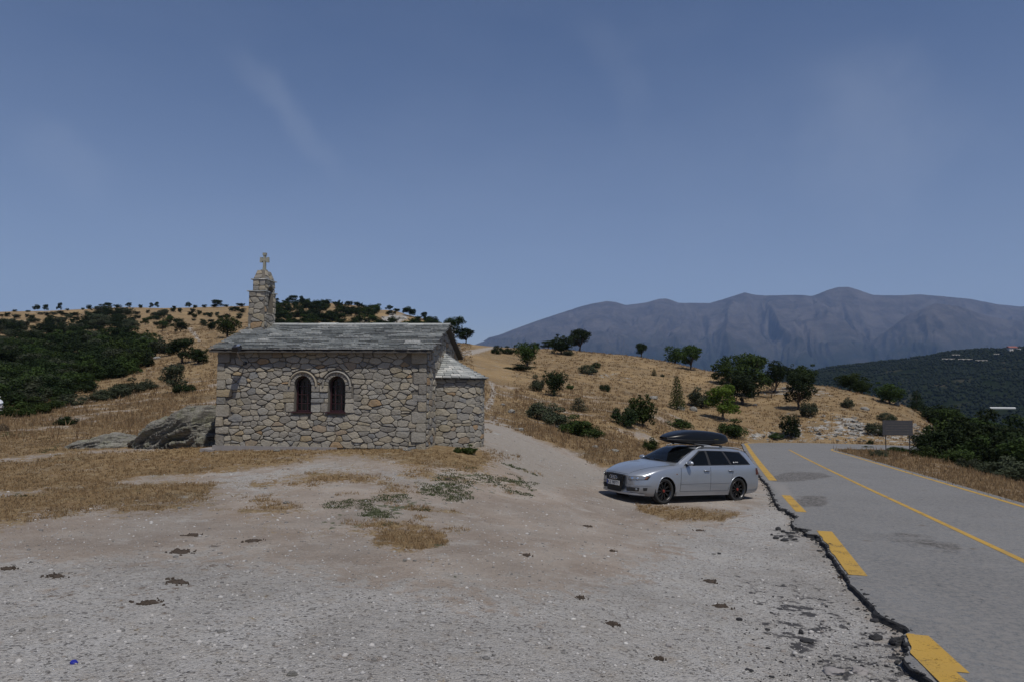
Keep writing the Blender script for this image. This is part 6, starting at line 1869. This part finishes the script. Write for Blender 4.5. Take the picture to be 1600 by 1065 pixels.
for a in [(799, 645, 13, 7, 'white boulder lying by the dirt track above the apse'), (432, 705, 10, 6, 'white stone on the grass in front of the chapel wall'), (635, 704, 14, 4, 'flat pale stone at the foot of the chapel wall'),
          (851, 652, 10, 7, 'pale rock in the bank of bushes beside the track'), (868, 667, 18, 5, 'long pale rock below the bank of bushes'), (884, 668, 12, 6, 'pale rock with a reddish side under the bushes'), (812, 672, 14, 5, 'flat pale rock at the edge of the track'),
          (786, 633, 8, 4, 'small pale rock on the dry slope above the track'), (1065, 640, 12, 7, 'pale rock on the slope left of the bright green tree'), (1084, 642, 12, 8, 'white rock near the foot of the bright green tree'),
          (1021, 623, 14, 6, 'white rock outcrop on the mid slope'), (1402, 633, 10, 5, 'pale stone beside the round tree on the right-hand crest'), (1352, 640, 14, 5, 'dark flat rock on the right-hand slope'), (244, 561, 13, 6, 'white rock at the upper edge of the wood'),
          (160, 569, 15, 6, 'white rock half hidden in the wood'), (960, 705, 16, 4, 'flat pale rock in the grass above the car bonnet'), (930, 700, 10, 5, 'small pale rock in the grass left of the car'),
          (1180, 634, 8, 5, 'pale rock under the big clump of trees'), (447, 787, 10, 4, 'white stone on the dirt below the chapel'), (280, 794, 6, 3, 'small white stone where the grass meets the dirt'), (118, 1000, 6, 3, None), (341, 1037, 10, 4, 'white pebble near the bottom edge of the gravel'),
          (456, 1056, 16, 5, 'pale flat stone at the bottom edge of the gravel'), (632, 877, 7, 4, 'small white stone below the round grass patch'), (648, 877, 6, 3, 'white pebble just right of the small stone below the grass patch')]:
    if a[4]: small_rock(*a, MT['pale_rock'])
# ledge stone at the chapel's left corner
lsb = MB(); q = gloc(328, 704); lsb.box((0, 0, 0), (.40, .5, .09)); ls = lsb.build('stone_slab', MT['concrete']); ls.location = (q[0], q[1] + .1, q[2] + .02); ls.rotation_euler = (0, .05, -.1)
tag(ls, 'grey flat slab at the left corner of the chapel', 'slab')
# the rock cutting beyond the bend
rs2 = np.random.default_rng(8)
cutp = [[(1170, 680), (1240, 672), (1262, 682), (1250, 690), (1180, 690)], [(1262, 672), (1300, 668), (1330, 676), (1362, 686), (1350, 692), (1268, 689)], [(1300, 652), (1328, 648), (1362, 668), (1368, 682), (1335, 676)], [(1424, 664), (1445, 662), (1440, 690), (1420, 694), (1390, 694), (1395, 686), (1424, 685)], [(1500, 668), (1530, 668), (1530, 678), (1500, 678)],
        [(596, 498), (612, 492), (634, 494), (640, 499), (615, 504)], [(1220, 640), (1300, 652), (1290, 660), (1215, 650)]]
cnt_ = 0
rk_protos = []
for k in range(7):
    b = bmesh.new(); bmesh.ops.create_icosphere(b, subdivisions=1, radius=1)
    for v in b.verts: v.co *= 1 + rnd.uniform(-.30, .30); v.co.z *= .6
    me = bpy.data.meshes.new('rock'); b.to_mesh(me); b.free(); me.materials.append(MT['pale_rock']); rk_protos.append(me)
for ip, (pl_, n_) in enumerate(zip(cutp, (20, 30, 32, 24, 5, 16, 5))):
    for p in inpoly(pl_, n_, rs2, 2):
        q = gloc(*p); o = bpy.data.objects.new('rock', rk_protos[rs2.integers(0, 7)]); link(o)
        s = rs2.uniform(2.5, 8) / F * q[1] / 2; o.location = (q[0], q[1], q[2] + s * .15); o.rotation_euler = (rs2.uniform(-.3, .3), .35 + rs2.uniform(-.3, .3), rs2.uniform(0, 6.28)); o.scale = (s * 1.5, s, s * .8)
        if ip == 5: tag(o, 'pale rock of the outcrop on the hill above the chapel roof', 'rock', 'pale rocks of the outcrop above the roof')
        else: tag(o, 'broken pale rock in the bank beside the bend of the road', 'rock', 'broken rocks of the bank by the bend')
# black asphalt chunks
MTl = [(1216, 827, 9, 6), (1224, 830, 8, 4), (1238, 832, 10, 3), (1213, 841, 9, 4), (1226, 844, 13, 5), (1236, 838, 8, 4), (1243, 842, 8, 3), (1221, 837, 6, 3), (1231, 832, 9, 3), (1206, 835, 4, 3)]
for a in MTl: small_rock(a[0], a[1] + 1, a[2], a[3], 'black asphalt chunk in the pile beside the broken road edge', MT['tar'], 'asphalt_chunk', 'asphalt chunks piled beside the road edge', cat='rubble')
for a in [(1252, 990, 8, 8, 'black lump of asphalt standing on the gravel'), (1262, 1003, 20, 6, 'flat black asphalt chunk below the upright lump'), (1156, 969, 10, 5, 'black asphalt crumb between the dung spots and the road'), (1368, 972, 16, 5, 'thin asphalt chunk lying near the broken edge'),
          (1370, 999, 20, 9, 'thick asphalt chunk close to the lower yellow dash'), (1404, 1009, 24, 14, 'largest asphalt block broken off beside the lower yellow dash'), (1345, 1052, 26, 10, 'grey block of broken asphalt near the bottom edge'), (1305, 1055, 34, 9, 'flat bluish slab of asphalt at the bottom edge'),
          (1188, 977, 26, 4, None), (1124, 865, 6, 3, 'dark crumb on the gravel beneath the car'), (1045, 1012, 9, 5, 'grey stone on the gravel in the lower middle')]:
    if a[4]: small_rock(*a, MT['tar'] if 'bluish' not in a[4] and 'grey' not in a[4] else MT['concrete'], 'asphalt_chunk' if 'stone' not in a[4] else 'rock', cat='rubble')
# dried dung
def dung(px, py, w_, h, label):
    x, y, z = ground_hit(px, py); W_ = w_ / F * y; ln = h / max(py - 600, 60) * y * .9
    r_ = random.Random(int(px * 7 + py)); v = []; f = []; n_ = 34
    def lump(cx, cy, sx, sy, n_, hh):
        b0 = len(v); s1 = r_.uniform(0, 99)
        for ring, (k, zz) in enumerate(((1, -.012), (.86, .010), (.55, .022), (.2, .018))):
            for i_ in range(n_):
                t = 2 * math.pi * i_ / n_; rr_ = 1 + .75 * float(fbm([math.cos(t) * 1.6 + s1], [math.sin(t) * 1.6], 3, 7)[0]) + r_.uniform(-.10, .10)
                v.append((cx + math.cos(t) * sx * k * rr_, cy + math.sin(t) * sy * k * rr_, zz * hh + r_.uniform(-.006, .006) * hh))
        for r in range(3):
            for i_ in range(n_): f.append((b0 + r * n_ + i_, b0 + r * n_ + (i_ + 1) % n_, b0 + (r + 1) * n_ + (i_ + 1) % n_, b0 + (r + 1) * n_ + i_))
        f.append(tuple(b0 + 3 * n_ + i_ for i_ in range(n_)))
    lump(0, 0, W_ * .36, ln * .38, n_, 1)
    for q_ in range(14):
        t = r_.uniform(0, 6.28); d_ = r_.uniform(.25, .75); s_ = r_.uniform(.02, .09) * W_; lump(math.cos(t) * W_ * d_, math.sin(t) * ln * d_, s_, s_ * .8, 8, .7)
    o = mesh_obj('dung_pat', v, f, MT['dung']); o.location = (x, y, z); o.rotation_euler = (-.0, 0, r_.uniform(-.3, .3)); tag(o, label, 'dung')
for a in [(232, 942, 46, 11, 'largest dark dung pat on the gravel at the lower left'), (88, 900, 34, 8, 'elongated dark dung pat near the left edge of the gravel'), (276, 909, 44, 9, 'crumbled brown dung pat above the largest one'), (10, 889, 24, 5, 'dark dung streak at the left edge of the gravel'),
          (285, 862, 46, 8, 'broad brown dung patch on the dirt left of centre'), (395, 845, 28, 5, 'flat pale brown dung pat on the dirt'), (822, 868, 18, 5, 'blackish dung pat on the dirt in the middle'), (907, 934, 18, 5, 'dark round dung pat on the gravel right of the middle'),
          (956, 976, 22, 7, 'round brown dung pat in the lower middle gravel'), (1108, 909, 24, 7, 'brown crumbled dung pat right of the middle'), (1028, 1031, 22, 8, 'brown dung pat near the bottom edge'), (1124, 948, 34, 7, 'thin brown dung patch on the gravel'), (956, 861, 12, 3, 'small dung pat on the dirt in front of the car'),
          (916, 822, 14, 3, 'small dark dung pat left of the car'), (1093, 829, 16, 3, 'small dung pat in front of the rear wheel'), (300, 836, 24, 4, 'small dark dung streak below the dry grass'), (680, 880, 26, 5, None), (1320, 902, 30, 6, 'pale brown dung patch by the broken road edge'), (700, 747, 14, 3, 'rusty brown dung pat on the grass below the chapel')]:
    if a[4]: dung(*a)
# litter: blue bottle cap
q = gloc(115, 1037); mb = MB(); mb.lathe([(0, .012), (.014, .012), (.018, .008), (.02, 0), (.0, 0)], 16, 'z'); mb.box((.018, 0, .004), (.012, .012, .004))
cp_ = mb.build('bottle_cap', plain('blue_plastic', (.015, .02, .22), .4), smooth=False); cp_.location = (q[0], q[1], q[2] + .006); cp_.rotation_euler = (.3, .1, 0); cp_.scale = (1.35, 1.2, 1.2); tag(cp_, 'blue bottle cap lying on the gravel at the lower left', 'bottle cap')

# ------------------------------------------------------------------ wooden sign with its back to the bend
Ys = 46.; sx0, sx1 = (1377 - 800) / F * Ys, (1423.5 - 800) / F * Ys
zt = P(1400, 656, Ys)[2]; zbm = P(1400, 679.5, Ys)[2]
sg = empty('roadside_sign', ((sx0 + sx1) / 2, Ys, zbm)); tag(sg, 'weathered grey board sign on two thin posts beside the bend', 'sign')
wd = plain('weathered_boards', (.042, .042, .047), .8, vary=.3, scale=5)
nb = 6; hb = (zt - zbm) / nb
for k in range(nb): MB().box((0, 0, hb * (k + .5)), (sx1 - sx0 + rnd.uniform(-.02, .02), .04, hb - .005)).build('board', wd, sg)
for px in (1382, 1419):
    x = (px - 800) / F * Ys - (sx0 + sx1) / 2; zg = tz((px - 800) / F * Ys, Ys)
    MB().box((x, .05, (zg - zbm - .3 + hb * nb * .9) / 2), (.045, .045, hb * nb * .9 - (zg - zbm) + .3)).build('post', plain('post', (.05, .05, .052), .6, .4), sg)
# ------------------------------------------------------------------ far house on the wooded hill, pale terraces, greenhouse
def far_at(px, py, D): p = P(px, py, D); return p
hs_ = empty('farmhouse', far_at(1581, 545, 1330)); tag(hs_, 'tiny white farmhouse with red roof on top of the far wooded hill', 'house')
w1 = MB(); w1.box((0, 0, 3), (14, 9, 6)); wl_ = w1.build('wall', plain('white_render', (.55, .52, .5), .9), hs_)
rf_ = MB(); rf_.add([(-8, -5.5, 6), (8, -5.5, 6), (8, 5.5, 6), (-8, 5.5, 6), (-8, 0, 9), (8, 0, 9)], [(0, 1, 5, 4), (2, 3, 4, 5), (1, 2, 5), (3, 0, 4), (0, 3, 2, 1)]); rf_.build('roof', plain('red_tiles', (.20, .07, .05), .9), hs_)
for k in range(3): MB().box((-4.5 + k * 4.5, -4.55, 3), (1.4, .2, 1.8)).build('window', MT['dark_room'], hs_)
w2 = MB(); w2.box((10.5, -2, 2.2), (6, 7, 4.4)); w2.build('annex', plain('annex_white', (.62, .6, .6), .9), hs_)
# drop it to the hill's surface
dg = bpy.context.evaluated_depsgraph_get()
bpy.context.view_layer.update()
fhill = bpy.data.objects['forested_hill']
def on_hill(px, py):
    d = Vector(rayn(px, py)).normalized(); ok, loc, nn, ix = fhill.ray_cast(Vector((0, 0, CZ)), d)
    return loc if ok else None
l_ = on_hill(1581, 547.5)
if l_: hs_.location = (l_.x, l_.y, l_.z - 1)
tm = plain('bare_earth_terrace', (.17, .16, .14), .95, vary=.2, scale=.05)
for (a, b_, y, lab) in [(1472, 1492, 564.5, 'short pale clearing on the wooded hill'), (1497, 1520, 565, 'pale clearing in the middle of the wooded hill'), (1524, 1543, 567, 'pale clearing at the right on the wooded hill'), (1553, 1562, 557, 'small pale clearing near the top of the wooded hill'), (1487, 1500, 558, 'sloping pale clearing above the others on the wooded hill')]:
    va_ = []; n_ = 9
    for k in range(n_):
        for j, dy in enumerate((0, 1.8)):
            l_ = on_hill(a + (b_ - a) * k / (n_ - 1), y + dy * (.6 + .4 * math.sin(k * 2.1 + a)) + .02 * k); va_.append((l_.x, l_.y, l_.z + 5.5) if l_ else (0, 0, -300))
    o = mesh_obj('clearing', va_, [(2 * k, 2 * k + 1, 2 * k + 3, 2 * k + 2) for k in range(n_ - 1)], tm); tag(o, lab, 'clearing', kind='structure')
gh = MB(); Dg = 560.
p0 = P(1546, 636.5, Dg); p1 = P(1586, 638.5, Dg); L_ = p1[0] - p0[0]
gh.lathe([(1.0, 0), (1.0, L_)], 16, 'y'); gh.v = [(b, a, c) for a, b, c in gh.v]
gho = gh.build('greenhouse', plain('greenhouse_film', (.42, .43, .43), .5, vary=.08, scale=.2), smooth=True); gho.location = (p0[0], Dg, p0[2] - .3); tag(gho, 'long white greenhouse in the valley behind the thicket', 'greenhouse')

# ------------------------------------------------------------------ ground cover: dry grass, gravel
def scatter_idx(mask, n, rs_, rmin=0, rmax=1e9):
    """land-sheet cells picked evenly, so finer and denser near the viewer as the sheet is"""
    m_ = (mask > .5) & (Rr > rmin) & (Rr < rmax) & infront & (PX > -250) & (PX < 1850) & (PY < 1250)
    ix = np.nonzero(m_)[0]
    if len(ix) == 0: return np.zeros((0, 3))
    ix = rs_.choice(ix, n); i2 = np.clip(ix + 1, 0, len(GX) - 1); i3 = np.clip(ix + nA, 0, len(GX) - 1)
    u, w_ = rs_.uniform(0, 1, n), rs_.uniform(0, 1, n)
    x = GX[ix] + (GX[i2] - GX[ix]) * u + (GX[i3] - GX[ix]) * w_; y = GY[ix] + (GY[i2] - GY[ix]) * u + (GY[i3] - GY[ix]) * w_; z = GZ[ix] + (GZ[i2] - GZ[ix]) * u + (GZ[i3] - GZ[ix]) * w_
    return np.stack([x, y, z], 1)
rs3 = np.random.default_rng(77)
roadd = np.full(len(GX), -9.); sel = (Rr < 100); roadd[sel] = seg_dist(GX[sel], GY[sel], np.vstack([EL[::6], Rc[::-1]]))
in_chapel = np.zeros(len(GX), bool)
lx_ = (GX - CH0.x) * UX + (GY - CH0.y) * UY; ly_ = -(GX - CH0.x) * UY + (GY - CH0.y) * UX
in_chapel = (lx_ > -.1) & (lx_ < LC + 1.3) & (ly_ > -.1) & (ly_ < WC + .1)
ok_ = (roadd < -.1) & ~in_chapel
cl_n = fbm(GX / 1.3, GY / 1.3, 4, 101)
gm = np.where(ok_, grass + cl_n * .55, 0)
def tufts(pts, hmin, hmax, spread, blades, rs_, minw=.0012, upright=.8):
    n = len(pts); D = np.linalg.norm(pts[:, :2], axis=1)
    v = np.zeros((n, blades, 3, 3))
    for k in range(blades):
        a = rs_.uniform(0, 6.28, n); r_ = rs_.uniform(0, 1, n) * spread * (1 + D / 60.)
        b = pts + np.stack([np.cos(a) * r_, np.sin(a) * r_, np.zeros(n) - .01], 1)
        h = rs_.uniform(hmin, hmax, n) * (1 + D / 260.); ln = rs_.uniform(.1, upright, n); a2 = rs_.uniform(0, 6.28, n)
        wd_ = np.maximum(.0035, D * minw * .55); a3 = rs_.uniform(0, 3.14, n)
        s_ = np.stack([np.cos(a3) * wd_, np.sin(a3) * wd_, np.zeros(n)], 1)
        tip = b + np.stack([np.cos(a2) * ln * h, np.sin(a2) * ln * h, h], 1)
        v[:, k, 0] = b - s_; v[:, k, 1] = b + s_; v[:, k, 2] = tip
    return v.reshape(-1, 3), np.arange(n * blades * 3).reshape(-1, 3)
p1_ = scatter_idx(gm, 30000, rs3, 6, 60)
v, f = tufts(p1_, .016, .068, .06, 7, rs3, upright=1.2)
tag(mesh_obj('dry_grass', v, f, MT['dry_grass']), 'short dry yellow grass over the open ground', 'grass', kind='stuff')
tall = np.where(ok_ & (((PX > 800) & (PY < 730)) | ((PX < 735) & (PY < 668)))  & (woodfloor < .3), grass + cl_n * 1.0 - .18, 0)
tall = np.where(ok_ & (np.maximum(verge, 0) > .5) & (PX > 1290), .9, tall)
p2_ = scatter_idx(tall, 26000, rs3, 15, 240)
v, f = tufts(p2_, .05, .20, .14, 6, rs3, upright=.8)
tag(mesh_obj('tall_dry_grass', v, f, MT['dry_grass']), 'taller dry grass on the slopes and verges', 'grass', kind='stuff')
st_m = np.where(ok_ & ((PX > 790) | (PY < 690)) & (PY < 735), grass + cl_n * .5 - .05, 0)
p5_ = scatter_idx(st_m, 2600, rs3, 10, 70)
v, f = tufts(p5_, .16, .42, .10, 3, rs3, .0010, .5)
tag(mesh_obj('grass_stalks', v, f, MT['dry_grass']), 'single tall dry stalks standing over the short grass', 'grass', kind='stuff')
p3_ = scatter_idx(np.where(ok_ & (weeds > .15), .15 + weeds * .35 + fbm(GX / .55, GY / .55, 3, 140) * 1.1, 0), 1700, rs3, 6, 40)
if len(p3_):
    v, f = tufts(p3_, .012, .04, .07, 7, rs3, .0016, 1.5)
    tag(mesh_obj('low_weeds', v, f, MT['weed']), 'low green weeds creeping over the dirt', 'weeds', kind='stuff')
p4_ = scatter_idx(np.where(ok_, np.where(grass < .5, .7, 0), 0), 15000, rs3, 3.5, 30)
Dp = np.linalg.norm(p4_[:, :2], axis=1)
sz = rs3.lognormal(-5.05, .55, len(p4_)); sz = np.clip(sz, .003, .030) * (1 + Dp / 40)
bv, bf = blobs(p4_ + np.array([0, 0, .002]), np.stack([sz, sz * .8, sz * .6], 1), .3)
MT['pebble'] = plain('pebble', (.3, .29, .285), .95)
m, n, b = new_mat('pebbles'); c = ramp(n, rand_id(n), [(0, (.13, .125, .12)), (.2, (.26, .25, .24)), (.5, (.34, .33, .32)), (.72, (.38, .365, .35)), (.92, (.20, .18, .165)), (.985, (.46, .45, .43)), (1, (.30, .22, .17))], 'CONSTANT'); n.links.new(c, b.inputs['Base Color']); b.inputs['Roughness'].default_value = .9
tag(mesh_obj('loose_gravel', bv, bf, m), 'loose pebbles and grit on the parking ground', 'gravel', kind='stuff')
# black crumbs along the broken edge
ne = 2300
ii = rs3.integers(0, ib, ne); off = np.abs(rs3.normal(0, .075, ne)) - .03
tt = np.gradient(EL, axis=0); tt /= np.linalg.norm(tt, axis=1)[:, None] + 1e-9; nn2 = np.stack([-tt[:, 1], tt[:, 0]], 1)
pe = EL[ii] + nn2[ii] * off[:, None] + rs3.normal(0, .03, (ne, 2)); ze = np.where(off < .02, plane(pe[:, 0], pe[:, 1]) + .035, terrain(pe[:, 0], pe[:, 1]))
sz = rs3.lognormal(-4.35, .55, ne)
bv, bf = blobs(np.column_stack([pe, ze + .004]), np.stack([sz, sz, sz * .6], 1), .35)
tag(mesh_obj('asphalt_crumbs', bv, bf, MT['tar']), 'black asphalt crumbs strewn along the broken road edge', 'rubble', kind='stuff')
nt_ = 330
pt = np.array([plane_hit(a, b) for a, b in zip(rs3.uniform(1150, 1440, nt_), 905 + rs3.uniform(0, 1, nt_) ** .7 * 160)])
pt = pt[[seg_dist([p[0]], [p[1]], np.vstack([EL[::6], Rc[::-1]]))[0] < -.08 for p in pt]]; zt_ = terrain(pt[:, 0], pt[:, 1]); sz = rs3.lognormal(-4.8, .5, len(pt))
bv, bf = blobs(np.column_stack([pt, zt_ + .003]), np.stack([sz, sz, sz * .5], 1), .35)
tag(mesh_obj('tar_grit', bv, bf, MT['tar']), 'dark tar grit on the gravel beside the lower road edge', 'rubble', kind='stuff')
